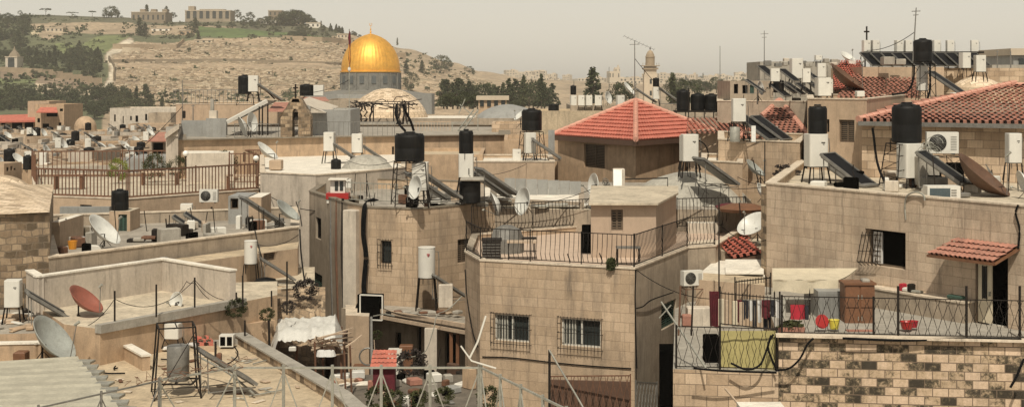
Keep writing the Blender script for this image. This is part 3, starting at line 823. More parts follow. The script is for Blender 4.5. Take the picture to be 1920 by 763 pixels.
# far hills and far city
def far_hills():
    m = MB(); NX, NT = 120, 14
    def sk(px): return 146+5*noise.noise(Vector((px*.006, 0, 4)))+2*noise.noise(Vector((px*.03, 0, 9)))-(8 if px > 1350 else 0)*min(1, max(0, (px-1350)/250))
    for j in range(NT+1):
        t = j/NT
        for i in range(NX+1): px = 700+1700*i/NX; m.v.append(P(px, 190+(sk(px)-190)*min(1, t*1.1), 1700+1500*t))
    for j in range(NT):
        for i in range(NX): a = j*(NX+1)+i; m.f.append([a, a+1, a+NX+2, a+NX+1]); m.m.append(0)
    o = m.build('far_hills', plain('far_hill_ground', (.22, .18, .12), dirt=0, var=.3, scale=.01, bump=0), None, True); o['kind'] = 'structure'
    return sk
sk = far_hills()
MT['farwall'] = plain('far_limestone', (.52, .43, .32), dirt=0, var=.15, scale=.05, bump=0)
FH = {}
def far_block(key, base, size, label, group, mat='farwall', rz=None):
    if key not in FH:
        rnd = random.Random(key); m = MB(); m.box((0, 0, .5), (1, .7, 1), 0)
        m.box((.2, 0, 1.04), (.3, .3, .1), 0); nfl = 3+key % 3; nw = 4+key % 2
        for f in range(nfl):
            for k in range(nw):
                if rnd.random() < .85: m.box((-.5+(k+.5)/nw, -.352, (f+.55)/nfl), (.09, .012, .42/nfl), 0, mi=1)
            for k in range(2): m.box((-.503, -.2+.4*k, (f+.55)/nfl), (.012, .1, .42/nfl), 0, mi=1)
        o = m.build('apartment_block', [mat, 'glass']); FH[key] = o
        for v in o.data.vertices: pass
    else: o = FH[key].copy(); COL.objects.link(o)
    tag(o, label, 'building', group); o.location = base; o.scale = size; o.rotation_euler = (0, 0, random.uniform(-.5, .5) if rz is None else rz)
    return o
# move mesh origin to the foot when it is first built: MB.build already does
rf = random.Random(21)
for k in range(150):
    px = rf.uniform(900, 1440) if k < 110 else rf.uniform(1300, 1920); Y = rf.uniform(1800, 3000); top = sk(px)-rf.uniform(-3, 6)-(6 if 1130 < px < 1210 else 0)
    t = (Y-1700)/1500; pyb = 190+(sk(px)-190)*min(1, t*1.1)+1
    p = P(px, pyb, Y); h = max(8, rf.uniform(9, 22)); w_ = rf.uniform(14, 34)
    far_block(k % 7, p-Vector((0, 0, 1)), (w_, w_*1.1, h), 'pale hazy apartment block on the distant skyline', 'hazy apartment blocks on the skyline')
for k, (px, top, wd) in enumerate(((1150, 134, 22), (1157, 127, 10), (1022, 146, 20), (1340, 142, 16), (1300, 140, 14))):
    Y = 2100; h = 40 if k < 2 else 28; base = P(px, top, Y)-Vector((0, 0, h))
    far_block(k, base, (wd*Y/F, wd*Y/F, h), ['wide pale tower block in the haze left of the minaret', 'tallest thin tower block in the haze left of the minaret', 'pale distant block above the dark trees left of the tall cypress', 'hazy block on the skyline below the thin right mast', 'hazy block on the skyline right of the minaret'][k], None)
# trees on the far skyline
for k in range(40):
    px = rf.choice([rf.uniform(1270, 1440), rf.uniform(1000, 1440), rf.uniform(1840, 1920)]); Y = rf.uniform(2000, 2900); t = (Y-1700)/1500
    p = P(px, 190+(sk(px)-190)*min(1, t*1.1)+1, Y)
    tree(rf.choice(['cypress', 'round', 'round']), p, rf.uniform(10, 18), 'small dark tree among the hazy far houses', var=k % 2, group='trees among the far houses')
# ---------------------------------------------------------------- trees and buildings on the hill
rt = random.Random(3)
def T_hill(kind, px, pyb, hpx, label, wide=1, group=None, var=0):
    p = hillpt(px, pyb) if pyb < 218 else P(px, pyb, 740)
    return tree(kind, p-Vector((0, 0, .8)), hpx*p.y/F, label, wide, var, group=group)
cl = 0
for k in range(125):       # wooded slope
    px = rt.uniform(-8, 186); lo_, hi_ = 84+max(0, (100-px))*.0, 138
    py = rt.uniform(78 if px < 50 else 100, 130 if px < 60 else 146)
    if 80 < px < 130 and py < 108: continue
    if px < 24 and py > 118: py = 112
    kd = rt.choice(['round', 'round', 'round', 'cypress', 'pine'])
    T_hill(kd, px, py, rt.uniform(11, 21) if kd != 'cypress' else rt.uniform(18, 30), {'round': 'grey green bushy tree on the wooded slope left of the winding road', 'cypress': 'narrow dark cypress standing in the wooded slope left of the winding road', 'pine': 'dark pine standing in the wooded slope left of the winding road'}[kd], rt.uniform(1.15, 1.5), 'trees on the wooded slope', k % 3)
for k in range(16): T_hill('cypress', rt.uniform(178, 192), rt.uniform(120, 150), rt.uniform(26, 34), 'tall dark cypress in the row beside the winding road', 1.1, 'cypresses beside the winding road', k % 2)
for k in range(26): T_hill('round', rt.uniform(-8, 52), rt.uniform(38, 84), rt.uniform(13, 24), 'dark tree in the clump on the upper left hillside', 1.1, 'trees of the upper left clump', k % 3)
for k in range(62):        # belt at the foot of the hill
    px = rt.uniform(-8, 246); py = rt.uniform(184, 214)
    kd = rt.choice(['round', 'round', 'round', 'round', 'cypress'])
    T_hill(kd, px, py, rt.uniform(20, 34), {'round': 'dark leafy tree in the belt behind the red roofed house', 'cypress': 'thin cypress in the belt behind the red roofed house'}[kd], 1.4 if kd == 'round' else 1.0, 'trees in the belt at the hill foot', k % 3)
for k in range(14): T_hill('round', rt.uniform(165, 245), rt.uniform(206, 224), rt.uniform(20, 30), 'green tree beside the small pale dome', 1.3, 'green trees beside the pale dome', k % 3)
for k, (px, pyb, h, kd, wd) in enumerate([(209, 33, 24, 'round', 1.3), (200, 34, 16, 'round', 1.2), (216, 34, 20, 'round', 1.0), (86, 30, 16, 'umbrella', 1.2), (135, 32, 11, 'umbrella', 1.8), (173, 32, 13, 'umbrella', 1.1), (38, 28, 10, 'round', 1), (228, 34, 6, 'round', 1.2),
    (275, 36, 28, 'cypress', 1.2), (284, 36, 18, 'cypress', 1.4), (262, 66, 34, 'cypress', 1.5), (272, 68, 26, 'cypress', 1.6), (366, 62, 30, 'cypress', 1.3), (372, 78, 22, 'cypress', 1.3), (312, 32, 22, 'pine', 1.2), (325, 34, 13, 'round', 1.2),
    (445, 34, 18, 'round', 1.0), (470, 36, 16, 'round', 1.2), (228, 188, 28, 'cypress', 1.3), (256, 202, 42, 'cypress', .95), (272, 204, 50, 'pine', 1.15), (304, 206, 28, 'cypress', 1.3), (282, 206, 34, 'pine', 1.1),
    (762, 140, 28, 'cypress', 1.3), (770, 170, 40, 'round', .8), (791, 138, 26, 'cypress', 1.5), (827, 134, 34, 'round', 1.15), (838, 133, 24, 'round', 1.1), (880, 136, 14, 'round', 1.5), (602, 48, 10, 'cypress', 1.4), (745, 84, 14, 'cypress', 1)]):
    tree_lab = {'round': 'dark rounded tree', 'umbrella': 'flat topped umbrella pine', 'cypress': 'narrow dark cypress', 'pine': 'broad dark conifer'}[kd]
    where = ['at the centre of the big dark clump on the left crest', 'left edge of the big dark clump on the left crest', 'right edge of the big dark clump on the left crest', 'with tall pale stems on the left crest', 'low and wide on the left crest', 'thin crowned beside the crest clump', 'small on the crest by the left trees', 'tiny on the crest right of the dark clump',
        'rising highest above the old fort on the crest', 'short one in front of the fort on the crest', 'left one of the pair below the fort', 'right one of the pair below the fort', 'standing in front of the arched hotel', 'just below the green field edge', 'between the fort and the arched hotel', 'small and round left of the arched hotel',
        'right of the arched hotel', 'further right of the arched hotel', 'alone left of the conifer group behind the long pale house', 'thin and tall left of the biggest conifer behind the long pale house', 'biggest one behind the long pale house', 'short one at the right behind the long pale house', 'second one right of the thin cypress behind the pale house',
        'right behind the golden dome', 'grey green below the golden dome at its right', 'slim one alone right of the golden dome', 'broadest one alone on the right hill slope', 'smaller one joined to the broad tree on the right slope', 'low twin crowned one far down the right slope', 'small at the right end of the mound of trees', 'tiny one just above the golden dome'][k]
    T_hill(kd, px, pyb, h, (tree_lab+' '+where), wd, None, k % 2)
for k in range(14): px = 522+k*5.2; T_hill('round', px, 47+rt.uniform(-2, 2), 10+22*sin(pi*min(1, max(0, (k+2)/15)))**1.1, 'dark tree of the mound of trees on the hill crest', 1.3, 'trees of the dark mound on the crest', k % 3)
for k in range(18): px = rt.uniform(440, 545); T_hill('round', px, rt.uniform(40, 52), rt.uniform(10, 18), 'bushy tree among the houses on the hill crest', 1.2, 'trees among the crest houses', k % 3)
for k in range(12): px = rt.uniform(618, 652); T_hill('cypress', px, lerp_tab(SKY, px)+rt.uniform(0, 6), rt.uniform(9, 18), 'small cypress on the ridge left of the golden dome', 1.2, 'ridge cypresses left of the golden dome', k % 2)
for k in range(8): px = rt.uniform(650, 760); T_hill('round', px, lerp_tab(SKY, px)+rt.uniform(0, 4), rt.uniform(6, 10), 'scrubby bush on the ridge behind the golden dome', 1.2, 'bushes on the ridge by the golden dome', k % 2)
for k in range(26): px = rt.uniform(230, 620); T_hill('round', px, rt.uniform(54, 72) if px < 360 or px > 520 else rt.uniform(48, 54), rt.uniform(6, 13), 'low grey bush on the upper hillside', 1.6, 'bushes on the upper hillside', k % 3)
for k in range(12): px = rt.uniform(535, 600); T_hill('round', px, rt.uniform(66, 74), rt.uniform(9, 13), 'grey bush above the cemetery wall', 1.5, 'bushes above the cemetery wall', k % 3)
def far_house(name, label, px0, px1, pyt, pyb, depth=14, mat='farwall', nwin=(6, 2), arch=False, roofm='farwall', Y=None, extra=None, cat='building'):
    p = (hillpt((px0+px1)/2, max(pyb, lerp_tab(SKY, (px0+px1)/2)+1)) if Y is None else P((px0+px1)/2, pyb, Y)); Y = p.y
    x0, x1 = (px0-960)*Y/F, (px1-960)*Y/F; zt = Zat(pyt, Y); zb = Zat(pyb, Y)-2
    t = thing(name, label, cat, (p.x, Y+depth/2, zb))
    MB().box(((x0+x1)/2, Y+depth/2, (zt+zb)/2), (x1-x0, depth, zt-zb)).build('wall', mat, t)
    MB().box(((x0+x1)/2, Y+depth/2, zt+.35), (x1-x0+.8, depth+.8, .7)).build('roof', roofm, t)
    nx, nz = nwin; H = zt-zb-2
    for i in range(nx):
        for j in range(nz):
            cx = x0+(x1-x0)*(i+.5)/nx; cz = zb+2+H*(j+.5)/nz; ww = (x1-x0)/nx*(.55 if arch else .35); wh = H/nz*(.7 if arch else .5)
            m = MB().box((cx, Y-.05, cz), (ww, .3, wh))
            if arch: m.tube([(cx, Y-.2, cz+wh/2), (cx, Y+.1, cz+wh/2)], ww/2, 12)
            m.build('window', 'glass', t)
    if extra: extra(t, x0, x1, Y, zt)
    return t
far_house('old_fort', 'grey brown fort like building on the hill crest left of the arched hotel', 246, 310, 24, 42, 30, 'tombdark', (7, 1), extra=lambda t, x0, x1, Y, z: [MB().box((x0+q*(x1-x0), Y+8, z+1.5), (5, 8, 4)).build('turret', 'tombdark', t) for q in (.3, .62, .95)])
def hotel_x(t, x0, x1, Y, z):
    MB().box((x0+5, Y+10, z+2), (6, 9, 6)).build('tower', 'hotelwall', t); MB().box(((x0+x1)/2+3, Y+12, z+1), ((x1-x0)*.55, 12, 2)).build('upper_floor', 'hotelwall', t)
far_house('arched_hotel', 'long pale hotel with a row of arches on the hill crest', 347, 432, 21, 38, 24, 'hotelwall', (7, 1), True, extra=hotel_x)
far_house('crest_house', 'white flat house below the dark trees on the crest', 486, 518, 38, 46, 12, 'roof_white', (3, 1))
far_house('crest_house', 'brown two tower building on the crest left of the tree mound', 503, 528, 21, 42, 14, 'tombdark', (3, 2))
far_house('crest_house', 'small white roofed house at the right end of the tree mound', 574, 600, 44, 52, 10, 'roof_white', (3, 1))
far_house('crest_house', 'low pale house with dark windows on the ridge left of the golden dome', 632, 652, 65, 72, 10, 'farwall', (3, 1))
far_house('crest_house', 'tiny pink house under the arched hotel', 335, 358, 58, 66, 9, 'plaster_or', (2, 1))
far_house('crest_house', 'white low house beside the cypress pair below the fort', 284, 318, 54, 60, 9, 'roof_white', (3, 1))
far_house('crest_house', 'small pale house among the trees left of the tree mound', 545, 565, 40, 48, 9, 'farwall', (2, 1))
far_house('crest_house', 'low pale walls of a ruined terrace on the upper left slope', 86, 118, 53, 60, 9, 'farwall', (4, 1))
far_house('crest_house', 'long low wall house under the hotel garden', 366, 398, 76, 81, 6, 'tombpale', (3, 1))
far_house('hill_chapel', 'small tan chapel with a pointed top among the left hillside trees', 10, 32, 108, 132, 14, 'plaster_pale', (1, 1), True,
    extra=lambda t, x0, x1, Y, z: MB().lathe([((x1-x0)*.55, z), ((x1-x0)*.38, z+3), ((x1-x0)*.12, z+5.5), (0, z+9)], 8, ((x0+x1)/2, Y+7, 0)).build('spire', 'tombdark', t), cat='chapel')
far_house('tomb_chapel', 'small dark gabled tomb in the cemetery above the black tank', 500, 509, 134, 140, 6, 'tombpale', (1, 1))
# ---------------------------------------------------------------- the golden dome
def golden_dome():
    Y = 500; c = P(695, 134, Y); r = 54*Y/F; t = thing('golden_dome_shrine', 'great golden domed shrine with grey tiled drum in front of the hillside', 'shrine', (c.x, Y, -10))
    prof = [(1.0, 0), (1.008, .10), (1.0, .22), (.975, .36), (.93, .52), (.86, .68), (.77, .83), (.66, .97), (.52, 1.09), (.37, 1.18), (.22, 1.245), (.10, 1.28), (.04, 1.30)]
    m = MB(); n = 192
    for (a, z) in prof:
        for j in range(n): rr = r*a*(1+(.008 if j % 4 == 0 else 0)); q = 2*pi*j/n; m.v.append(Vector((c.x+rr*cos(q), Y+rr*sin(q), c.z+z*r)))
    for k in range(len(prof)-1):
        for j in range(n): A = k*n+j; B = k*n+(j+1) % n; m.f.append([A, B, B+n, A+n]); m.m.append(0)
    m.build('dome', 'gold', t, True)
    f = MB(); z = c.z+1.30*r; f.lathe([(.45, z-.3), (.18, z+.2), (.35, z+.6), (.12, z+1.0), (.25, z+1.5), (.08, z+1.9), (.06, z+2.8), (0, z+2.8)], 12, (c.x, Y, 0))
    f.tube([(c.x+.42*cos(a), Y, z+3.2+.42*sin(a)) for a in [pi*(-1.35+k*1.7/14) for k in range(15)]], .09, 6); f.build('crescent_finial', 'gold', t, True)
    MB().lathe([(r*1.03, c.z-.5), (r*1.06, c.z-.3), (r*1.06, c.z), (r*.98, c.z+.1)], 64, (c.x, Y, 0)).build('cornice', 'gold', t)
    MB().lathe([(r*1.03, c.z-14), (r*1.03, c.z-.5)], 64, (c.x, Y, 0)).build('drum', 'lead', t)
    for k in range(16):
        a = 2*pi*(k+.5)/16
        if sin(a) > .2: continue
        MB().box((c.x+r*1.04*cos(a), Y+r*1.04*sin(a), c.z-2.9), (.3, 1.5, 2.6), a).build('window', 'lead_dk', t)
    for k in range(16): a = 2*pi*k/16; MB().box((c.x+r*1.04*cos(a), Y+r*1.04*sin(a), c.z-3.4), (.5, .4, 5.6), a).build('pilaster', 'lead', t)
    # octagon below
    R8 = 23.5; z8 = Zat(177, Y-22)
    m = MB(); rr = MB(); pts = [(c.x+R8*cos(pi/8+k*pi/4), Y+R8*sin(pi/8+k*pi/4)) for k in range(8)]
    for k in range(8): A, B = pts[k], pts[(k+1) % 8]; m.face([(*A, -10), (*B, -10), (*B, z8), (*A, z8)])
    m.build('octagon_wall', 'metal_sheet', t)
    q = [(c.x+r*1.03*cos(pi/8+k*pi/4), Y+r*1.03*sin(pi/8+k*pi/4)) for k in range(8)]
    for k in range(8): A, B = pts[k], pts[(k+1) % 8]; C_, D = q[(k+1) % 8], q[k]; rr.face([(*A, z8-.4), (*B, z8-.4), (*C_, z8+1.4), (*D, z8+1.4)])
    rr.build('octagon_roof', 'lead', t)
golden_dome()
# ---------------------------------------------------------------- minaret and trees behind the roofs
def minaret():
    Y = 620; c = P(1219, 190, Y); s = Y/F
    t = thing('minaret', 'old square stone minaret with round domed top on the hazy skyline', 'minaret', (c.x, Y, -11))
    z0, z1, z2 = Zat(140, Y), Zat(124, Y), Zat(108, Y)
    MB().box((c.x, Y, (z0-11)/2), (25*s, 25*s, z0+11)).build('shaft', 'farwall', t)
    MB().box((c.x, Y, (z0+z1)/2), (22*s, 22*s, z1-z0)).build('upper_shaft', 'farwall', t)
    m = MB(); m.box((c.x, Y, z1), (33*s, 33*s, 1.5*s)); m.box((c.x, Y, z1-1.2), (28*s, 28*s, 3*s))
    for k in range(8): m.box((c.x-15*s+30*s*k/7, Y-15.5*s, z1+.7), (.15, .15, 1.2))
    m.build('balcony', 'tombmid', t)
    MB().lathe([(8.6*s, z1), (8.6*s, z2), (9.4*s, z2), (9.4*s, z2+.3), (8.2*s, z2+.4), (7.4*s, z2+1.3), (5*s, z2+2.4), (2*s, z2+3), (0, z2+3.2)], 18, (c.x, Y, 0)).build('lantern', 'tombmid', t)
    MB().lathe([(0, z2+5), (.1, z2+4.2), (.3, z2+3.8), (.1, z2+3.2)], 8, (c.x, Y, 0)).build('finial', 'steel', t)
    for dz in (3, 8): MB().box((c.x, Y-12.6*s, z0-dz), (.9, .2, 2)).build('window', 'glass', t)
minaret()
k = 0
for px in range(832, 1040, 8):
    Y = rt.uniform(520, 640); kd = rt.choice(['cypress', 'pine', 'pine', 'round']); h = rt.uniform(34, 52)
    base = P(px+rt.uniform(-3, 3), 205, Y); tree(kd, base, h*1.15*Y/F, 'dark tree of the row standing behind the grey roofs', 1.1, k % 2, group='dark trees behind the grey roofs'); k += 1
for px, top, Y, kd, wd, lab in ((1112, 128, 420, 'cypress', 1.9, 'tallest broad cypress standing left of the thin antenna'), (1160, 150, 400, 'round', 1.3, 'round dark tree between the tall cypress and the minaret'), (1172, 152, 410, 'round', 1.2, 'smaller round tree touching the left side of the minaret'), (1261, 138, 430, 'cypress', 1.5, 'broad cypress just right of the minaret'), (1288, 146, 430, 'round', 1.3, 'round tree right of the cypress beside the minaret'), (1015, 140, 500, 'cypress', 1.1, 'slim cypress at the right end of the dark row'), (982, 142, 500, 'cypress', 1.1, 'slim cypress in the middle of the dark row'), (955, 146, 480, 'pine', 1.2, 'dark conifer standing over the left of the dark row')):
    b = P(px, 200, Y); tree(kd, b, (200-top)*Y/F, lab, wd*.8, k % 2); k += 1
for k in range(24):
    px = rt.uniform(1250, 1430); Y = rt.uniform(700, 1100); tree('round', P(px, 175, Y), rt.uniform(20, 32)*Y/F, 'hazy dark tree on the rise behind the four black tanks', 1.2, k % 3, group='hazy trees behind the black tanks')
for k in range(10):
    px = rt.uniform(835, 930); tree('round', P(px, 200, 330), rt.uniform(18, 30)*330/F, 'dark bush beside the arched pink house', 1.2, k % 3, group='bushes beside the arched pink house')
# ---------------------------------------------------------------- the town falling away on the left
ANT = iter(range(999))
def bld(name, label, pxs, Yf, depth, pyt, zb=None, wall='plaster', roof='roof', skew=0, wins=(), par=.4, cop=None, **k):
    """simple four sided building: pxs = (left, right) pixels of the front, Yf its distance, pyt pixel row of its front top edge"""
    zt = Zat(pyt, Yf); zb = zt-8 if zb is None else zb
    a, b = G(pxs[0], Yf), G(pxs[1], Yf+skew)
    d = (b-a).normalized(); nrm = Vector((-d.y, d.x))
    pts = [a, b, b+nrm*depth, a+nrm*depth]
    return building(name, label, 'building', pts, zt, zb, wall, roof, par, .22, cop, wins, xy=True, **k)
def blk(px, py, Y, wpx, hpx, dep, mat, name, label, cat, rz=0, group=None): return solid(name, label, cat, px, py, Y, (wpx*Y/F, dep, hpx*Y/F), mat, rz, group)
# red roofed convent at far left
def gable(label, pxs, Yf, depth, pye, pyr, mat, name='roof_gable', over=.3, parent=None, mono=False):
    pass
r = bld('red_roofed_house', 'long low house with a red roof and wide dark windows at the far left', (-30, 64), 210, 9, 227, -10, 'plaster_or', 'tile', wins=[(0, -20, -2, 228, 244, 'dark'), (0, 2, 10, 228, 244, 'dark'), (0, 22, 42, 229, 242, 'dark'), (0, 46, 63, 228, 242, 'dark')], par=0)
m = MB(); a, b = P(-32, 228, 209.5), P(66, 226, 209.5); c, d = P(66, 214, 214.5), P(-32, 217, 214.5)
m.face([a, b, c, d]); m.face([d, c, c+Vector((0, 5, -1.2)), d+Vector((0, 5, -1.2))]); m.face([b, c+Vector((0, 5, -1.2)), c]); m.face([a+Vector((0, 0, -.25)), b+Vector((0, 0, -.25)), b, a]); m.build('red_roof', 'tile', r)
r = bld('tower_house', 'tall orange stone house with a red lean to roof beside the long red roofed house', (66, 120), 205, 9, 196, -10, 'plaster_or', 'roof', wins=[(0, 87, 108, 211, 219, 'dark'), (0, 112, 118, 204, 209, 'dark'), (0, 110, 115, 230, 236, 'dark'), (0, 70, 75, 222, 230, 'dark'), (0, 80, 92, 232, 240, 'dark')], par=.3)
m = MB(); m.face([P(68, 210, 203), P(108, 210, 203), P(106, 201, 205.1), P(76, 201, 205.1)]); m.face([P(68, 212, 203), P(108, 212, 203), P(108, 210, 203), P(68, 210, 203)]); m.build('red_lean_to', 'tile', r)
r = bld('tower_house', 'pale upper block with pink top behind the tall orange stone house', (52, 92), 212, 8, 190, -10, 'plaster', 'roof', par=.3)
bld('stone_terrace', 'brown old wall below the long red roofed house', (-30, 92), 195, 8, 245, -10, 'rubble', 'roof_grey', par=.2)
bld('long_pale_house', 'long pale house with small tall windows below the conifers', (206, 345), 235, 12, 203, -10, 'plaster_pale', 'roof', wins=[(0, 214, 217, 215, 228, 'dark'), (0, 230, 232, 218, 232, 'dark'), (0, 254, 259, 217, 229, 'dark'), (0, 272, 276, 214, 226, 'dark'), (0, 317, 320, 214, 222, 'dark'), (0, 244, 247, 218, 226, 'dark')], par=.3)
bld('annexe', 'low greenish annexe in front of the long pale house', (278, 320), 228, 5, 212, -10, 'plaster_gr', 'roof_white', par=.15)
bld('annexe', 'low pale wing at the foot of the long pale house', (240, 316), 222, 6, 233, -10, 'plaster', 'roof', par=.2, wins=[(0, 255, 262, 240, 247, 'dark')])
dome(160, 240, 20, 22, 200, 'plaster_or', 'small tan dome among the trees left of the long pale house', 'pale_dome', drum=3.5, n=28)
bld('domed_chapel', 'square base of the small tan dome', (138, 184), 198, 9, 247, -10, 'plaster_or', 'roof', par=.2)
# dense small houses
rh = random.Random(77)
walls = ['plaster', 'plaster_pale', 'plaster_or', 'plaster_gr', 'ashlar', 'ashlar2', 'plaster_white']
rows = [(188, 252, 17, 18), (165, 262, 18, 16), (148, 272, 20, 16), (132, 284, 22, 14), (118, 296, 25, 12), (106, 310, 28, 12)]
cnt = 0
for Y, py, ww, n_ in rows:
    px = -30
    while px < (335 if Y > 110 else 320):
        w_ = ww*rh.uniform(.7, 1.5); t_ = py+rh.uniform(-7, 7); Yj = Y+rh.uniform(-5, 5)
        if px > 225 and Y < 135: t_ += 6
        wn = []
        for q in range(rh.randint(1, 3)):
            a = px+w_*rh.uniform(.1, .7); wn.append((0, a, a+w_*.14, t_+4+rh.uniform(0, 6), t_+11+rh.uniform(0, 5), rh.choice(['dark', 'dark', 'shutter', 'green'])))
        wl = rh.choice(walls); fl = rh.choice(['roof', 'roof_grey', 'roof_white', 'roof_tan', 'roof'])
        rr = bld('town_house', 'small flat roofed house packed among the roofs of the lower town', (px, px+w_), Yj, rh.uniform(7, 12), t_, -11, wl, fl, rh.uniform(-3, 3), wn, rh.uniform(.2, .7), group='packed houses of the lower town')
        zt = Zat(t_, Yj)
        k = rh.random()
        if k < .16: heater(px+w_*.5, t_-2, 22*60/Yj*1.1, 40*60/Yj, Yj+3, 'small white boiler on a flat roof of the lower town', 'white boilers of the lower town', legs=8)
        if rh.random() < .16: panel(px+w_*.65, t_-1, Yj+3, 'dark solar panel on a flat roof of the lower town', 1.0, rh.uniform(-.3, .3), 'solar panels of the lower town')
        if rh.random() < .2: tank(px+w_*.3, t_-2, .8*F/Yj, 1.0*F/Yj, Yj+4, 'small black tank on a flat roof of the lower town', 'black tanks of the lower town')
        if rh.random() < .22: dish(px+w_*.8, t_-7, 1.1*F/Yj, Yj+3, rh.choice([30, 50]), .4, 'small white dish on a flat roof of the lower town', group='dishes of the lower town')
        if rh.random() < .65:
            blk(px+w_*rh.uniform(.4, .9), t_-1, Yj+2, rh.uniform(4, 9), rh.uniform(3, 8), 1, rh.choice(['dark', 'conc', 'white', 'galv_dk', 'palewood', 'roof_white']), 'roof_clutter_box', 'small box or bundle on a flat roof of the lower town', 'box', 0, 'boxes on the lower town roofs')
            bld('stair_hut', 'small stair hut on a flat roof of the lower town', (px+w_*.1, px+w_*.45), Yj+3, 2.5, t_-8-rh.uniform(0, 3), zt-.7, floating=True, wall=rh.choice(walls), roof=rh.choice(['roof', 'roof_white', 'metal_sheet']), par=.1, group='stair huts of the lower town')
        px += w_*rh.uniform(.9, 1.15); cnt += 1
tlh = bld('tiled_house', 'house with a faded red lean to roof beside the white gable', (282, 316), 118, 6, 262, -8, 'plaster_gr', 'tile', wins=[(0, 287, 306, 268, 290, 'dark')], par=0)
m = MB(); m.face([P(276, 264, 116.5), P(318, 264, 116.5), P(314, 248, 121), P(298, 248, 121)]); m.face([P(276, 266, 116.5), P(318, 266, 116.5), P(318, 264, 116.5), P(276, 264, 116.5)]); m.build('lean_to_roof', 'tile_old', tlh)
tank(52, 318, 17, 27, 96, 'lone black tank standing at the far left above the pale stone dome')
tank(161, 305, 14, 24, 112, 'lone slim black tank standing on the lower town roofs by a white wall', slim=True)
tank(94, 287, 10, 14, 160, 'tiny black tank below the long red roofed house')
bld('white_block', 'white plastered wall with a small window below the slim black tank', (128, 172), 108, 8, 285, -6, 'plaster_white', 'roof_white', par=.3, wins=[(0, 142, 148, 308, 314, 'dark')])
bld('grey_shed', 'long low grey sheet metal roof right of the lower town', (228, 318), 100, 6, 297, -4, 'metal_sheet', 'metal_sheet', par=.0)
# ---------------------------------------------------------------- behind the railing: terrace H
B = {}
B['H'] = building('terrace_house', 'pinkish house carrying the long brown railed terrace', 'building', [(66, 70), (240, 68), (486, 74), (492, 88), (60, 86)], 10.35, 0, 'plaster', 'roof', .12, .2, 'coping',
    wins=[(1, 395, 399, 388, 430, 'dark'), (0, 150, 172, 384, 398, 'dark')])
def rl(pts, z): return [onroof(px, 0, 0) if False else Vector(((px-960)*Y/F, Y, z)) for px, Y in pts]
railing('railing', 'brown iron railing around the front of the long left terrace', rl([(68, 70.2), (240, 68.3), (484, 74.2)], 10.37), 1.35, 'rust', .20, .032, 3.2, 'bars', (.06, .97), postr=.04)
railing('railing', 'brown iron railing along the back of the long left terrace', rl([(66, 79), (60, 84.5), (230, 85), (488, 86)], 10.25), 1.6, 'rust', .26, .03, 3.5, 'bars', (.06, .97), postr=.04)
railing('railing', 'tall rusty railing closing the right end of the long left terrace', rl([(430, 72.8), (430, 80), (480, 80)], 10.25), 1.7, 'rust', .22, .022, 3.0, 'bars', (.06, .97), postr=.04)
globe_lamp(348, 288, 5.5, 78, 350, 'white globe lamp on a post left on the railed terrace')
globe_lamp(480, 297, 5.5, 76, 345, 'white globe lamp on a post at the right end of the railed terrace')
for k, (px, Y, z, s, lab) in enumerate(((130, 76, 10.25, 1.0, 'brown garden table near the left end of the railed terrace'), (300, 79, 10.25, 1.3, 'long pale bench in the middle of the railed terrace'), (455, 76, 10.25, 1.1, 'rusty cabinet behind the right railing of the terrace'))):
    p = Vector(((px-960)*Y/F, Y, z)); t = thing('terrace_furniture', lab, 'furniture', p)
    MB().box(p+Vector((0, 0, .72)), (1.6*s, .7, .06)).build('top', 'palewood' if k else 'wood', t)
    for a in (-.7*s, .7*s): MB().box(p+Vector((a, 0, .345)), (.07, .6, .69)).build('leg', 'wood', t)
for k, px in enumerate((222, 290, 334, 425)):
    Y = 80+k; p = Vector(((px-960)*Y/F, Y, 10.25)); tree('round', p, 1.5+.3*(k % 2), ['bare brownish shrub by the tall post of the railed terrace', 'green potted shrub on the railed terrace', 'dark potted shrub under the left globe lamp', 'potted shrub at the right part of the railed terrace'][k], .8, k % 3, False, mat='leaf' if k else 'leaf_bright', cat='shrub')
heater(350, 418, 22, 36, 64.5, 'tilted white boiler over two dark panels in front of the pinkish terrace house', legs=12)
panel(375, 443, 62, 'dark panel below the tilted white boiler, right one', 1.0, -.2); panel(352, 446, 62.2, 'dark panel below the tilted white boiler, left one', .95, -.2)
ac(392, 380, 67.3, 34, 'round fanned cooling unit hung on the railed terrace wall')
# lower strip house F in front of terrace H
B['F'] = building('strip_house', 'long low beige walled house running behind the white parapet', 'building', [(92, 47.2), (560, 57), (560, 66), (75, 62)], 10.15, 0, 'plaster_gr', 'roof_grey', .45, .3, 'coping')
B['F2'] = building('strip_house', 'lower pale ledge roof in front of the long beige wall', 'building', [(92, 45.6), (558, 54.6), (560, 56.8), (92, 46.9)], 9.62, 0, 'plaster', 'roof_tan', .0, .2, wins=[(0, 494, 517, 468, 489, 'shutter')])
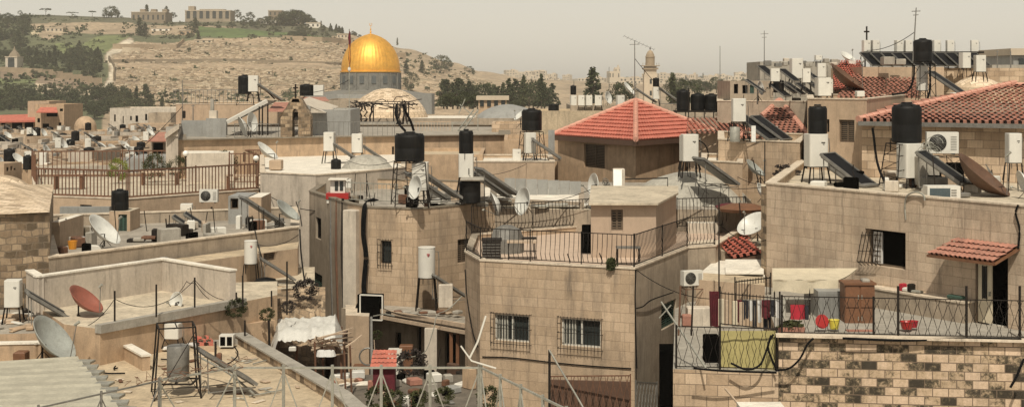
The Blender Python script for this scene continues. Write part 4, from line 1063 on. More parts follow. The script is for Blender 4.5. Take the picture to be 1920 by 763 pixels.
# things standing behind that wall
bld('pink_block', 'upright pinkish block wall under the short black tank', (205, 244), 60, 1.6, 396, 8, 'plaster', 'roof', par=.0, wins=[(0, 222, 238, 402, 438, 'green')])
tank(225, 397, 32, 42, 60.5, 'short black tank on the pinkish block below the railed terrace')
bld('grey_hut', 'grey white block hut beside the large tilted white dish', (108, 130), 56, 1.6, 408, 8.5, 'plaster_white', 'roof', par=0)
bld('pink_wall', 'pinkish wall with two pale posts below the left end of the railing', (96, 112), 54, 3, 416, 8.5, 'plaster', 'roof_white', par=0)
bld('sheet_fence', 'row of grey metal sheets below the left terrace railing', (112, 205), 64, .3, 388, 8.5, 'metal_sheet', 'metal_sheet', par=0)
dish(191, 435, 74, 53, 45, .36, 'large white dish tilted right behind the beige wall', foot=P(196, 462, 53))
mbtag(MB().lathe([(.0, 0), (.13, 0), (.17, .3), (.165, .3), (.12, .02)], 14, P(136, 467, 51)), 'bucket', 'orange', 'small orange bucket left of the large white dish', 'bucket')
for k, (px, py, w_, h_, mt_) in enumerate(((152, 466, 10, 22, 'clothwh'), (166, 458, 14, 14, 'wood'), (262, 452, 20, 7, 'conc'), (280, 448, 26, 6, 'rust'), (310, 446, 18, 6, 'conc'), (448, 430, 8, 26, 'white'), (246, 455, 12, 8, 'steel'))):
    blk(px, py, 56, w_, h_, .4, mt_, 'rubbish_block', ['white cloth heap by the orange bucket', 'brown box behind the orange bucket', 'grey slab on the beige wall roof by the pinkish block', 'rusty slab lying right of the pinkish block', 'grey slab left of the tilted boiler', 'white electricity box on the grey cabinet wall', 'dark box at the foot of the pinkish block'][k], 'clutter')
bld('grey_cabin', 'grey sheet metal cabin with an open dark window below the right railing end', (428, 466), 63, 2.2, 368, 9.2, 'metal_sheet', 'metal_sheet', par=0, wins=[(0, 432, 447, 372, 392, 'open')])
bld('pink_hut', 'narrow pink hut left of the big plain white wall', (466, 490), 62, 2.5, 370, 9.2, 'plaster', 'roof_white', par=0)
panel(490, 425, 60.5, 'greenish dark panel sloping below the narrow pink hut', 1.25, .1)
dish(537, 398, 54, 57.5, 48, .28, 'grey dish tilted up in front of the big plain white wall', 'dish_grey', foot=P(524, 424, 57.5))
cable('black pipe curving up the big plain white wall', [P(566, 424, 57), P(562, 400, 57.5), P(555, 378, 58)], .02, name='pipe', cat='pipe')
cable('thin dark stick leaning behind the beige wall', [P(314, 445, 58), P(311, 410, 58)], .03, 'steel', name='pole', cat='pole')
# big plain white wall I
B['I'] = building('white_house', 'big plain whitewashed house below the grey round dome', 'building', [(488, 70), (592, 68), (660, 70), (760, 74), (760, 92), (488, 92)], Zat(327, 69), 3, 'plaster_white', 'roof_white', .12, .2, 'coping')
blk(518, 318, 74, 22, 18, .8, 'plaster', 'chimney_block', 'pale stone block beside the tilted white dish on the white roof', 'block')
dish(499, 286, 47, 75, 50, .24, 'white dish seen nearly edge on above the right globe lamp', foot=P(515, 320, 75))
dome(688, 333, 56, 43, 76, 'conc_dome', 'weathered grey round dome on the whitewashed roof', 'grey_dome')
heater(618, 283, 20, 35, 80, 'left one of two white boilers standing above the grey round dome', legs=24); heater(670, 286, 20, 35, 80, 'right one of two white boilers standing above the grey round dome', legs=14)
panel(648, 306, 80, 'black panel sloping below the left of two white boilers', 1.1); panel(700, 306, 81, 'black panel behind the grey round dome', 1.0)
tank(630, 326, 19, 28, 75, 'short black tank left of the grey round dome')
heater(652, 352, 14, 16, 66, 'small white tank leaning at the front of the grey round dome')
# roof J row, long orange wall
B['J'] = building('long_wall_house', 'long orange plastered house with a dark mossy roof edge', 'building', [(332, 84), (600, 88), (950, 92), (950, 112), (332, 112)], Zat(262, 85), 0, 'plaster_or', 'roof_grey', .1, .3, 'coping_dk', copp=.25,
    wins=[(0, 456, 461, 286, 304, 'dark'), (1, 735, 739, 275, 296, 'dark')])
wg = building('white_gable', 'white gable wall at the left end of the long orange house', 'building', [(311, 84), (334, 83.5), (340, 96), (311, 96)], Zat(250, 84), 0, 'plaster_white', 'roof_grey', 0)
m = MB(); a, b, c, d = P(309, 251, 83.6), P(336, 232, 83.2), P(342, 232, 96), P(309, 251, 96.4); m.face([a, b, c, d]); m.face([a-Vector((0, 0, .3)), b-Vector((0, 0, .3)), b, a]); m.face([P(311, 256, 83.9), P(334, 256, 83.4), P(334, 235, 83.4)]); m.build('gable_roof', 'plaster_white', wg)
building('pale_annexe', 'pale lower wall in front of the long orange house', 'building', [(350, 81), (438, 82), (438, 84.2), (350, 84.2)], Zat(288, 81), 3, 'plaster_pale', 'roof_white', 0)
# roof J clutter
def sheet(px0, px1, pyt, pyb, Y, mat, label, name='sheet_metal_piece', cat='metal sheet', lean=0, Y2=None):
    Y2 = Y2 or Y; a, b, c, d = P(px0, pyb, Y), P(px1, pyb, Y2), P(px1, pyt, Y2+lean), P(px0, pyt, Y+lean); m = MB()
    n = (b-a).cross(d-a).normalized()*.04; A = [a, b, c, d]; Bk = [v-n for v in A]
    m.face(A); m.face(Bk[::-1])
    for i in range(4): m.face([A[i], Bk[i], Bk[(i+1) % 4], A[(i+1) % 4]])
    return mbtag(m, name, mat, label, cat)
sheet(340, 386, 226, 258, 92, 'metal_sheet', 'grey sheet wall at the left end of the mossy roof'); sheet(386, 424, 222, 260, 91, 'metal_sheet', 'grey sheet cabin wall right of the left grey sheet')
bld('roof_cabin', 'small grey cabin with a dark opening on the mossy roof', (386, 412), 92, 2.5, 224, 11.5, 'metal_sheet', 'roof_white', par=0, wins=[(0, 390, 408, 232, 252, 'dark')])
bld('vent_stack', 'pale capped chimney stack above the small grey cabin', (392, 406), 93, .5, 208, 13, 'plaster_pale', 'roof_white', par=0)
blk(398, 212, 94, 6, 26, .25, 'conc', 'chimney', 'slim chimney with two caps above the pale stack', 'chimney')
sheet(420, 505, 222, 190, 95, 'roof_white', 'long white edge board sloping up to the right over the roof dish', lean=3) if False else None
osh = thing('open_shed', 'open shed with a long white edged roof sloping down left beside the bell arch', 'shed', P(470, 256, 94)); m = MB(); m.tube([P(424, 230, 93), P(500, 190, 95)], .16, 4); m.build('roof_edge', 'white', osh)
m = MB(); m.face([P(424, 229, 93.2), P(500, 188, 95.2), P(520, 190, 101), P(444, 226, 101)]); m.face([P(424, 231, 93.2), P(500, 191, 95.2), P(500, 188, 95.2), P(424, 229, 93.2)]); m.build('roof', 'metal_sheet', osh)
for k, (px, t_) in enumerate(((452, 218), (486, 200), (492, 198), (502, 196))): MB().tube([P(px, 256, 94), P(px, t_, 94)], .05, 5).build('post', 'steel', osh)
dish(470, 230, 36, 90, 10, .5, 'upright white dish under the long white sloping edge', foot=P(470, 258, 90)); dish(458, 236, 38, 92, 200, .22, 'thin pale dish seen edge on left of the upright white one', foot=P(466, 258, 92))
railing('railing', 'thin grey railing along the roof right of the bell arch', [Vector(((px-960)*90/F, 90, Zat(262, 90))) for px in (585, 740)], 1.1, 'galv_dk', .3, .016, 2.5)
railing('railing', 'thin grey railing left of the bell arch', [Vector(((px-960)*89/F, 89, Zat(260, 89))) for px in (440, 522)], .9, 'galv_dk', .3, .016, 2.5)
# bell arch
def bell_arch():
    Y = 88; t = thing('bell_arch', 'small stone bell arch with a cross on the mossy roof', 'bell arch', P(553, 266, Y)); s = Y/F
    A = lambda px, py: P(px, py, Y)
    def pr(poly, mat, nm, dep=1.0):
        m = MB(); n = len(poly); f = [A(*q) for q in poly]; bk = [v+Vector((0, dep, 0)) for v in f]; m.face(f); m.face(bk[::-1])
        for i in range(n): m.face([f[i], bk[i], bk[(i+1) % n], f[(i+1) % n]][::-1])
        return m.build(nm, mat, t)
    MB_ = [(526, 266), (548, 266), (548, 218)] + [(553.5-5.5*cos(k*pi/8), 213-9*sin(k*pi/8)) for k in range(9)] + [(559, 218), (559, 266), (582, 266), (582, 218), (564, 186), (558, 182), (550, 182), (544, 187), (526, 222)]
    pr(MB_, 'rubble', 'wall')
    pr([(546, 192), (562, 192), (560, 186), (548, 186)], 'coping', 'cap', 1.1)
    m = MB(); m.tube([A(554, 184), A(554, 158)], .05, 5); m.tube([A(549, 165), A(559, 165)], .04, 5); m.build('cross', 'steel', t)
    MB().lathe([(0, .5), (.12, .48), (.16, .2), (.26, 0)], 12, A(553.5, 226)+Vector((0, .5, 0))).build('bell', 'steel', t, True)
bell_arch()
# gabled roof left/right of the arch
m = MB(); m.face([P(520, 222, 92), P(545, 192, 92), P(575, 180, 104), P(548, 205, 104)]); mbtag(m, 'stone_gable', 'ashlar_old', 'old stone gable slope left behind the bell arch', 'roof')
m = MB(); m.face([P(560, 190, 92), P(610, 212, 93), P(635, 200, 104), P(580, 182, 104)]); m.face([P(582, 212, 92.5), P(582, 200, 92.5), P(610, 212, 93)]); mbtag(m, 'stone_gable', 'plaster_pale', 'pale stone slope right behind the bell arch', 'roof')
bld('grey_roof_box', 'large plain grey box wall right of the bell arch', (578, 657), 94, 6, 206, 12.5, 'metal_sheet', 'roof_white', par=.1)
m = MB(); m.face([P(500, 210, 110), P(540, 210, 110), P(545, 192, 116), P(515, 192, 116)]); mbtag(m, 'red_tiled_annexe', 'tile_old', 'faded red roof seen between the sloping shed and the bell arch', 'roof')
m = MB(); m.face([P(560, 190, 118), P(618, 190, 118), P(610, 182, 124), P(566, 182, 124)]); mbtag(m, 'red_tiled_annexe', 'tile_old', 'faded red roof strip behind the bell arch top', 'roof')
# K: pale building row behind (px 335-500)
bld('pale_long_house', 'pale stone house with a railed roof behind the capped chimney stack', (330, 520), 125, 12, 196, -8, 'plaster', 'roof', par=.4, cop='coping')
railing('railing', 'thin railing on the pale stone house behind the capped chimney', [Vector(((px-960)*126/F, 126, Zat(197, 126))) for px in (325, 475)], 1.3, 'galv_dk', .35, .025, 4)
stand(460, 176, 26, 22, 112, 'steel stand under the tank and boiler pair above the sloping shed roof')
tank(459, 176, 25, 35, 112, 'tall black tank beside a white boiler in front of the cemetery hill')
heater(475, 172, 19, 30, 112, 'white boiler beside the tall black tank in front of the cemetery hill')
m = MB(); m.tube([P(488, 160, 112), P(515, 186, 112)], .05, 5); mbtag(m, 'pipe', 'steel', 'dark pipe running down right of the white boiler by the tall black tank', 'pipe')
panel(505, 192, 112, 'black panel below the tall black tank and boiler', 1.4)
tank(575, 180, 26, 22, 150, 'wide black tank with a white box right of the small cross'); blk(598, 180, 150, 18, 20, 1, 'white', 'white_box', 'white box beside the wide black tank', 'box')
antenna(342, 262, 150, 96, 'thin tall pole at the left end of the mossy roof', 0, .04); antenna(362, 240, 196, 100, 'short grey lamp pole left of the capped chimney', 1, .05)
blk(345, 222, 95, 5, 14, .15, 'steel', 'pole_box', 'small dark box on the tall pole at the left of the mossy roof', 'box')
# pole with flag
Yf = 100
t = thing('flag_pole', 'tall thin pole with a furled red and yellow flag before the golden dome', 'flag pole', P(655, 255, Yf)); MB().tube([P(655, 255, Yf), P(655, 55, Yf)], .035, 6).build('pole', 'galv', t)
m = MB(); pts = [(655, 58), (657, 62), (657.6, 78), (656.6, 92), (657.5, 108), (656.3, 124), (655.3, 126), (653.3, 110), (654, 88), (653, 70)]
f = [P(a, b, Yf-.12) for a, b in pts]; bk = [v+Vector((0, .12, 0)) for v in f]; m.face(f); m.face(bk[::-1])
for i in range(len(f)): m.face([f[i], bk[i], bk[(i+1) % len(f)], f[(i+1) % len(f)]])
m.build('flag', 'maroon', t); f = MB(); f.tube([P(654, 84, Yf-.2), P(656, 108, Yf-.2), P(655, 124, Yf-.2)], [.03, .05, .02], 5); f.build('yellow_stripe', 'orange', t)
MB().lathe([(0, .3), (.09, .25), (.12, .1), (.07, 0)], 10, P(655, 134, Yf)).build('fitting', 'white', t)
# ---------------------------------------------------------------- centre back: stone dome, grey roofs
dome(728, 222, 76, 56, 150, 'dome_stone', 'broad old stone dome with bare vines on its terrace', 'stone_dome', n=48)
bld('dome_platform', 'pale flat terrace in front of the broad old stone dome', (660, 905), 140, 16, 222, -8, 'plaster_gr', 'roof_white', par=.15)
bld('dome_platform', 'low grey roof left of the broad old stone dome', (600, 700), 170, 16, 188, -8, 'plaster_gr', 'roof', par=.3)
bld('grey_wall_house', 'long grey weathered walls below the stone dome terrace', (600, 930), 118, 14, 238, -6, 'conc', 'roof_grey', par=.5, wins=[(0, 745, 800, 252, 262, 'dark')])
bld('balcony_house', 'house with a long latticed balcony below the stone dome', (775, 900), 104, 8, 250, -4, 'plaster_pale', 'roof_tan', par=.15, wins=[(0, 782, 800, 268, 284, 'dark'), (0, 808, 824, 266, 284, 'slide'), (0, 830, 850, 266, 284, 'dark'), (0, 858, 880, 268, 286, 'slide')])
railing('railing', 'orange edged balcony lattice below the stone dome', [Vector(((px-960)*103/F, 103, Zat(247, 103))) for px in (778, 845)], .7, 'palewood', .2, .03, 3)
def vines(px0, px1, pyb, pyt, Y, label, n, seed, name='bare_vine'):
    rnd = random.Random(seed); t = thing(name, label, 'vine', P((px0+px1)/2, pyb, Y)); st = MB(); tw = MB()
    for k in range(n):
        x = px0+(px1-px0)*(k+.5)/n; pts = [P(x+rnd.uniform(-3, 3), pyb+(pyt-pyb)*j/6, Y+rnd.uniform(-.2, .2)) for j in range(7)]; st.tube(pts, .10, 5)
    for k in range(16):
        x = rnd.uniform(px0-6, px1+6); y = pyt+rnd.uniform(-8, 8); p = P(x, y, Y+rnd.uniform(-1, 1)); tw.tube([p, p+Vector((rnd.uniform(-1, 1), rnd.uniform(-.5, .5), rnd.uniform(-.4, .4))), p+Vector((rnd.uniform(-1.6, 1.6), 0, rnd.uniform(-.5, .5)))], .05, 4)
    st.build('stems', 'deadwood', t); tw.build('twigs', 'deadwood', t)
vines(672, 700, 236, 198, 138, 'bare black vine on the left of the stone dome terrace', 3, 1); vines(742, 764, 244, 196, 128, 'tall bare black vine stems right of centre before the stone dome', 4, 2)
t = thing('pergola', 'thin iron pergola carrying the bare vines before the stone dome', 'pergola', P(712, 240, 134)); fr = MB()
for px in (668, 700, 738, 766): MB().tube([P(px, 238, 134), P(px, 196, 134)], .06, 5).build('post', 'steel', t)
fr.tube([P(664, 196, 134), P(768, 195, 134)], .05, 5); fr.tube([P(664, 192, 138), P(768, 191, 138)], .04, 5)
for k in range(9): fr.tube([P(666+k*12.4, 196, 134), P(667+k*12.2, 192, 138)], .04, 4)
fr.build('roof_frame', 'steel', t)
# crane like frame at 850-890
t = thing('steel_ladder', 'pale steel ladder frame leaning up above the slim black tank', 'ladder', P(842, 290, 100)); m = MB()
for d_ in (0, 9): m.tube([P(842+d_, 268, 100), P(888+d_, 206, 104)], .05, 4)
for k in range(8): m.tube([P(842+46*k/8, 268-62*k/8, 100+k*.5), P(851+46*k/8, 268-62*k/8, 100+k*.5)], .035, 4)
for a, b in (((862, 196), (890, 220)), ((848, 230), (848, 290)), ((896, 206), (896, 262)), ((872, 186), (860, 214))): m.tube([P(*a, 101), P(*b, 101)], .045, 4)
m.build('frame', 'galv', t)
dome(952, 222, 62, 26, 128, 'metal_sheet', 'low broad pale grey dome right of the steel ladder', 'low_grey_dome', n=40)
bld('grey_dome_house', 'grey stone house under the low broad grey dome', (888, 1045), 122, 14, 222, -5, 'plaster_gr', 'roof', par=.3)
bld('pitted_wall_house', 'brown pitted stone wall below the low broad grey dome', (922, 1000), 100, 6, 232, 0, 'ashlar_old', 'roof', par=.2, wins=[(0, 937, 940, 262, 268, 'dark'), (0, 951, 954, 258, 264, 'dark'), (0, 944, 947, 274, 280, 'dark'), (0, 960, 963, 272, 278, 'dark')])
far_house('arched_pink_house', 'low pink house with small dark arches behind the low grey dome', 897, 950, 188, 202, 8, 'plaster_or', (4, 1), True, Y=260)
bld('back_wall', 'pale wall between the low grey dome and the red pyramid roof', (1000, 1150), 118, 8, 208, -5, 'roof_tan', 'roof', par=.2)
tank(1038, 208, 20, 13, 125, 'small low black tank right of the low grey dome')
# mid roofs before pyramid
bld('tan_house', 'tan plastered house left of the red pyramid roof', (945, 1046), 84, 8, 262, 2, 'plaster_or', 'roof_grey', par=.3)
bld('tan_house', 'low tan house front with a pale roof edge left of the red pyramid roof', (880, 1040), 76, 7, 304, 2, 'plaster', 'roof_white', par=.15, cop='coping')
bld('tan_house', 'orange plastered wall behind the slim black tank', (740, 905), 80, 8, 290, 2, 'plaster_or', 'roof_tan', par=.2)
blk(880, 332, 72, 16, 48, .5, 'plaster_pale', 'pale_post', 'pale upright wall stub right of the numbered boiler', 'wall')
stand(997, 246, 36, 62, 80, 'tall steel stand under the black tank left of the red pyramid roof', floors=2)
tank(997, 245, 38, 41, 80, 'black tank on a tall stand left of the red pyramid roof'); heater(994, 287, 20, 38, 79, 'white boiler inside the tall stand left of the pyramid roof', legs=16)
heater(969, 302, 16, 22, 78, 'small pale boiler at the foot of the tall stand left of the pyramid roof'); panel(1024, 302, 78, 'black panel beside the tall stand left of the pyramid roof', 1.2)
dish(976, 218, 26, 82, 130, .3, 'thin grey dish seen edge on left of the tank on the tall stand', foot=P(976, 240, 82))
sheet(1028, 1040, 244, 290, 79, 'metal_sheet', 'grey metal sheet at the left edge of the pyramid house')
# ---------------------------------------------------------------- pyramid house L
L_ = [(1046, 82.3), (1192, 76), (1347, 82.6), (1194, 90)]
ze = Zat(254, 82)
B['L'] = building('pyramid_roof_house', 'plastered house under the bright red clay tiled pyramid roof', 'building', L_, ze-.05, 3, 'plaster_or', 'roof', 0, .2, wins=[(0, 1095, 1134, 271, 315, 'shutter')])
cx = G(1192, 82.5); ap = Vector((cx.x, cx.y, Zat(190, 82.5)))
e = [Vector((*(G(px, Y)), ze)) for px, Y in ((1036, 82.3), (1192, 74.8), (1356, 82.6), (1194, 91))]
pr_ = MB(); pr_.face([v-Vector((0, 0, .05)) for v in e]); t = pr_.build('pyramid_roof', 'fascia', B['L'])
for i in range(4):
    m = MB(); tile_plane(m, e[i], e[(i+1) % 4], ap, ap, .48, .27, .04, .07, holes=False); m.build('tiles', 'tile', t)
rm = MB()
for i in range(4): ridge(rm, e[i]+Vector((0, 0, .07)), ap+Vector((0, 0, .08)), .13)
rm.build('ridge_tiles', 'tile_ridge', t)
fm = MB()
for i in range(4): a, b = e[i], e[(i+1) % 4]; fm.face([a-Vector((0, 0, .28)), b-Vector((0, 0, .28)), b+Vector((0, 0, .02)), a+Vector((0, 0, .02))]); 
fm.face([v-Vector((0, 0, .28)) for v in e][::-1]); fm.build('fascia', 'fascia', t)
antenna(1190, 192, 76, 84, 'tall thin television antenna above the red pyramid roof', 1, .04, yagi=True)
# behind pyramid: row at 1060-1280, py 160-200
bld('back_roof_house', 'low roofs with boilers behind the left slope of the pyramid roof', (1070, 1290), 125, 10, 198, -4, 'plaster_gr', 'roof', par=.3)
for k, (px, w_) in enumerate(((1090, 12), (1104, 12), (1122, 13), (1163, 14))): heater(px, 198, w_, 19, 124, ['first white boiler from the left behind the pyramid roof', 'second white boiler from the left behind the pyramid roof', 'third white boiler from the left behind the pyramid roof', 'last white boiler of the row behind the pyramid roof'][k])
dish(1139, 184, 24, 122, 15, .45, 'small white dish among the boilers behind the pyramid roof', foot=P(1139, 198, 122)); dish(1178, 168, 30, 115, 40, .2, 'thin white dish edge on at the foot of the tall antenna', foot=P(1186, 190, 115))
tank(1075, 178, 11, 18, 128, 'slim black tank over a white boiler at the left behind the pyramid roof', slim=True); heater(1075, 198, 11, 19, 128, 'white boiler below the slim black tank at the left behind the pyramid roof')
tank(1230, 163, 12, 17, 122, 'slim black tank over a white boiler in front of the minaret', slim=True); heater(1230, 186, 12, 22, 122, 'white boiler below the slim black tank in front of the minaret')
panel(1255, 196, 122, 'dark panel right of the minaret base', 1.4); panel(1212, 196, 123, 'dark panel left of the white boiler before the minaret', 1.3)
bld('back_roof_house', 'low grey roofs behind the right slope of the pyramid roof', (1240, 1380), 112, 10, 218, -4, 'plaster_gr', 'roof_grey', par=.3)
t = thing('tank_rack', 'long low steel rack under the row of four black tanks', 'rack', P(1320, 222, 100)); m = MB(); m.box(P(1320, 209, 100), (112*100/F, 1.1, .12)); m.build('deck', 'steel', t)
for k in range(7): MB().tube([P(1268+k*17.5, 222, 100), P(1268+k*17.5, 209, 100)], .05, 4).build('leg', 'galv_dk', t)
for k, (px, tp, w_) in enumerate(((1281, 168, 25), (1308, 175, 26), (1334, 176, 26), (1360, 177, 27))): tank(px, 207, w_, 207-tp, 100, ['tallest leftmost black tank of the row of four', 'second black tank from the left in the row of four', 'third black tank from the left in the row of four', 'rightmost black tank of the row of four'][k])
cable('thin black rod in front of the row of four tanks', [P(1291, 222, 98), P(1291, 166, 98)], .04, 'steel', 'pole', 'pole')
antenna(1350, 165, 87, 260, 'very thin mast on the skyline right of the minaret', 0, .09)
antenna(1433, 150, 58, 90, 'thin antenna mast left of the roofs crowded with boilers', 2, .035)
antenna(1142, 175, 126, 200, 'thin short pole left of the tall antenna on the skyline', 0, .06); antenna(1076, 160, 150, 190, 'thin dark pole above the slim tank at the left behind the pyramid roof', 0, .06)
# ---------------------------------------------------------------- right hand side
zBR = Zat(345, 48); zT = Zat(612, 39.9)          # roof edge and terrace floor of the big right house
BRf = [(1438, 48), (1935, 39.2)]
B['BR'] = building('right_house', 'big pale ashlar house with a dark open window and a small tiled door canopy', 'building', [(1436, 48), (1990, 38.4), (1990, 60), (1500, 62)], zBR, 0, 'ashlar2', 'roof', .25, .3, 'coping',
    wins=[(0, 1622, 1698, 432, 501, 'open'), (0, 1834, 1890, 477, 614, 'door')], depth=.35)
def BRp(px, py, out=0):
    A, Bv = G(*BRf[0]), G(*BRf[1]); u, z = hit(A, Bv, px, py); d = (Bv-A).normalized(); q = A+d*u+Vector((d.y, -d.x))*out; return Vector((q.x, q.y, z))
A_, B_ = G(1436, 48), G(1990, 38.4); dBR = (B_-A_).normalized(); rzBR = atan2(dBR.y, dBR.x); nBR = Vector((dBR.y, -dBR.x, 0))
# window leaf with grille standing open at left
t = thing('window_grille', 'curved iron grille bulging in front of the dark open window', 'grille', BRp(1622, 500)); m = MB()
for k in range(6): px = 1618+k*7; m.tube([BRp(px, 434, .02), BRp(px-1, 470, .16), BRp(px-2, 488, .22), BRp(px, 498, .04)], .012, 4)
for py, o in ((440, .05), (470, .17), (490, .2)): m.tube([BRp(1617, py, o), BRp(1655, py+1, o)], .014, 4)
m.build('bars', 'steel', t)
t2 = thing('window_shutter', 'half open pale lattice shutter inside the dark open window', 'shutter', BRp(1635, 500)); m = MB()
c = BRp(1636, 466)-nBR*.25; m.box(c, (.34, .05, 1.0), rzBR); m.build('leaf', 'clothwh', t2); m = MB()
for k in range(6): m.box(c+nBR*.03+Vector((0, 0, -.4+.16*k)), (.28, .012, .02), rzBR+.0)
for k in range(3): m.box(c+nBR*.03+Vector((dBR.x, dBR.y, 0))*(-.1+.1*k), (.02, .012, .9), rzBR)
m.build('lattice', 'shutter', t2)
# open door leaf
t = thing('door_leaf', 'pale yellow door leaf with a narrow barred pane beside the dark doorway', 'door', BRp(1848, 606)); c = (BRp(1836, 540)+BRp(1862, 540))/2+nBR*.03
c.z = (BRp(1848, 480).z+BRp(1848, 604).z)/2; H_ = BRp(1848, 480).z-BRp(1848, 604).z; W_ = (BRp(1861, 540)-BRp(1836, 540)).length
dl = MB().box(c, (W_, .05, H_), rzBR).build('leaf', 'canvas', t)
MB().box(c+nBR*.028+Vector((0, 0, .2)), (.13, .012, .9), rzBR).build('pane', 'glass', dl); m = MB(); m.box(c+nBR*.035+Vector((0, 0, .2)), (.02, .02, .9), rzBR)
for s_ in (-.075, .075): m.box(c+nBR*.035+Vector((0, 0, .2))+Vector((dBR.x, dBR.y, 0))*s_, (.02, .02, .94), rzBR)
m.build('bars', 'steel', dl); MB().box(c+nBR*.05+Vector((dBR.x, dBR.y, 0))*(W_*.4)-Vector((0, 0, .1)), (.04, .06, .12), rzBR).build('handle', 'galv', t)
m = MB(); o_ = .035
for s_, w2 in ((-1, .05),): m.box(c+nBR*.01+Vector((dBR.x, dBR.y, 0))*(-W_/2-.04), (.06, .08, H_+.1), rzBR)
m.build('frame', 'shutter', t)
# canopy
t = thing('door_canopy', 'small red clay tiled canopy above the doorway of the right house', 'canopy', BRp(1840, 476)); m = MB()
e0, e1 = BRp(1762, 463, 0), BRp(1895, 478, 0); 
e0 = BRp(1772, 458)+nBR*.75; e1 = BRp(1898, 475)+nBR*.75; zc = BRp(1835, 468).z; e0.z = e1.z = zc-.18
t0, t1 = BRp(1796, 440), BRp(1912, 452); t0.z = t1.z = zc+.26
tile_plane(m, e0, e1, t0, t1, .22, .17, .03, .04); m.build('tiles', 'tile_old', t)
m = MB(); m.tube([e0-Vector((0, 0, .06)), e1-Vector((0, 0, .06))], .05, 4); m.tube([e0-Vector((0, 0, .06)), t0-Vector((0, 0, .1))], .04, 4); m.tube([e1-Vector((0, 0, .06)), t1-Vector((0, 0, .1))], .04, 4)
m.face([e0-Vector((0, 0, .04)), e1-Vector((0, 0, .04)), t1-Vector((0, 0, .06)), t0-Vector((0, 0, .06))]); m.build('frame', 'wood', t)
# stone patch and cable on the wall
cable('black cable running down near the right picture edge', [BRp(1912, 384, .06), BRp(1908, 400, .08), BRp(1914, 430, .06), BRp(1911, 470, .05)], .03)
cable('white loop of pipe hanging over the right house wall', [BRp(1700, 412, .04), BRp(1699, 384, .05), BRp(1706, 366, .1), BRp(1722, 360, .1), BRp(1736, 366, .1), BRp(1738, 376, .1)], .025, 'galv', 'pipe', 'pipe')
# rough left edge of the right house
m = MB(); A2 = G(1429, 48.3); mbx = building('wall_strip', 'rough patched stone strip at the left edge of the right house', 'wall', [(1427, 48.4), (1437, 47.95), (1437, 49), (1427, 49.5)], zBR-.1, 0, 'rubble', 'roof', 0)
# terrace in front of it, carried by the stained wall
zW = zT-.02
yW = lambda px: Yz(632, zW) if False else 38.6+(px-1460)*(-.0010)
B['TW'] = building('stained_wall_terrace', 'terrace carried by a pale stone wall mottled with black stained blocks', 'building', [(1460, 38.5), (1990, 37.6), (2000, 38.2), (1434, 47.8), (1425, 47.9)], zW, 0, 'mottled', 'conc', 0, .2)
m = MB(); a, b = P(1456, 0, 38.35), P(1990, 0, 37.45)
for p, q in ((a, b),): 
    p = Vector((p.x, p.y, zW)); q = Vector((q.x, q.y, zW)); d = (q-p); m.box((p+q)/2+Vector((0, .12, .04)), (d.length, .3, .07), atan2(d.y, d.x))
m.build('kerb_stone', 'coping', B['TW'])
zL = Zat(697, 38.5)
B['TL'] = building('lower_terrace', 'lower stone walled terrace left of the stained wall', 'building', [(1262, 38.9), (1459.5, 38.5), (1428, 47.8), (1330, 52), (1266, 52)], zL, 0, 'ashlar_old', 'conc', 0, .2)
railing('railing', 'dark iron railing of bellied bars along the front of the right house terrace', [Vector(((px-960)*Y/F, Y, zW+.075)) for px, Y in ((1466, 38.6), (1990, 37.7))], .98, 'steel', .13, .010, 1.9, 'wavy', (.02, 1.0), postr=.03)
for k, px in enumerate((1684, 1812, 1912)):
    Y = 38.2; cable('tall iron post with a cap rising from the right terrace railing' , [P(px, 632, Y), P(px, 536, Y)], .035, 'steel', 'iron_post', 'post', group='capped posts of the right terrace railing')
railing('railing', 'dark spiked railing in front of the laundry on the lower terrace', [Vector(((px-960)*Y/F, Y, Zat(618, 39.5))) for px, Y in ((1350, 40.2), (1462, 39.2))], 1.05, 'steel', .10, .011, 1.3, 'bars', (.05, .86), postr=.025)
railing('railing', 'purple tipped spiked railing behind the laundry', [Vector(((px-960)*Y/F, Y, Zat(575, 45))) for px, Y in ((1378, 45), (1445, 46))], .9, 'steel', .12, .014, 1.3, 'bars', (.05, .86))
# yellow sheet with railing before it
def vsheet(px0, px1, pyt, pyb, Y0, Y1, mat, name, label, cat, amp=0, th=.03, n=20, parent=None, hem=0):
    m = MB(); f = []; 
    for j in range(7):
        for i in range(n+1):
            s_ = i/n; Y = Y0+(Y1-Y0)*s_; px = px0+(px1-px0)*s_; t_ = j/6
            z = Zat(pyt, Y)+(Zat(pyb, Y)-Zat(pyt, Y))*t_; dy = amp*sin(s_*n*.9+t_*.8)*(.4+t_)
            f.append(Vector(((px-960)*Y/F+amp*.6*cos(s_*11)*t_, Y+dy, z+(hem*sin(s_*9) if j == 6 else 0))))
    m.v = f+[v+Vector((0, th, 0)) for v in f]; N = len(f)
    for j in range(6):
        for i in range(n):
            a = j*(n+1)+i; m.f.append([a, a+n+1, a+n+2, a+1]); m.f.append([a+N, a+1+N, a+n+2+N, a+n+1+N]); m.m += [0, 0]
    for i in range(n): m.f.append([i, i+1, i+1+N, i+N]); q = 6*(n+1)+i; m.f.append([q, q+N, q+1+N, q+1]); m.m += [0, 0]
    for j in range(6):
        a = j*(n+1); m.f.append([a, a+N, a+n+1+N, a+n+1]); a += n; m.f.append([a, a+n+1, a+n+1+N, a+N]); m.m += [0, 0]
    if parent: return m.build(name, mat, parent, True)
    return mbtag(m, name, mat, label, cat, None, True)
vsheet(1350, 1458, 620, 694, 39.1, 38.8, 'ysheet', 'yellow_screen', 'yellow green sheet screen tied behind the lower terrace railing', 'screen', .02)
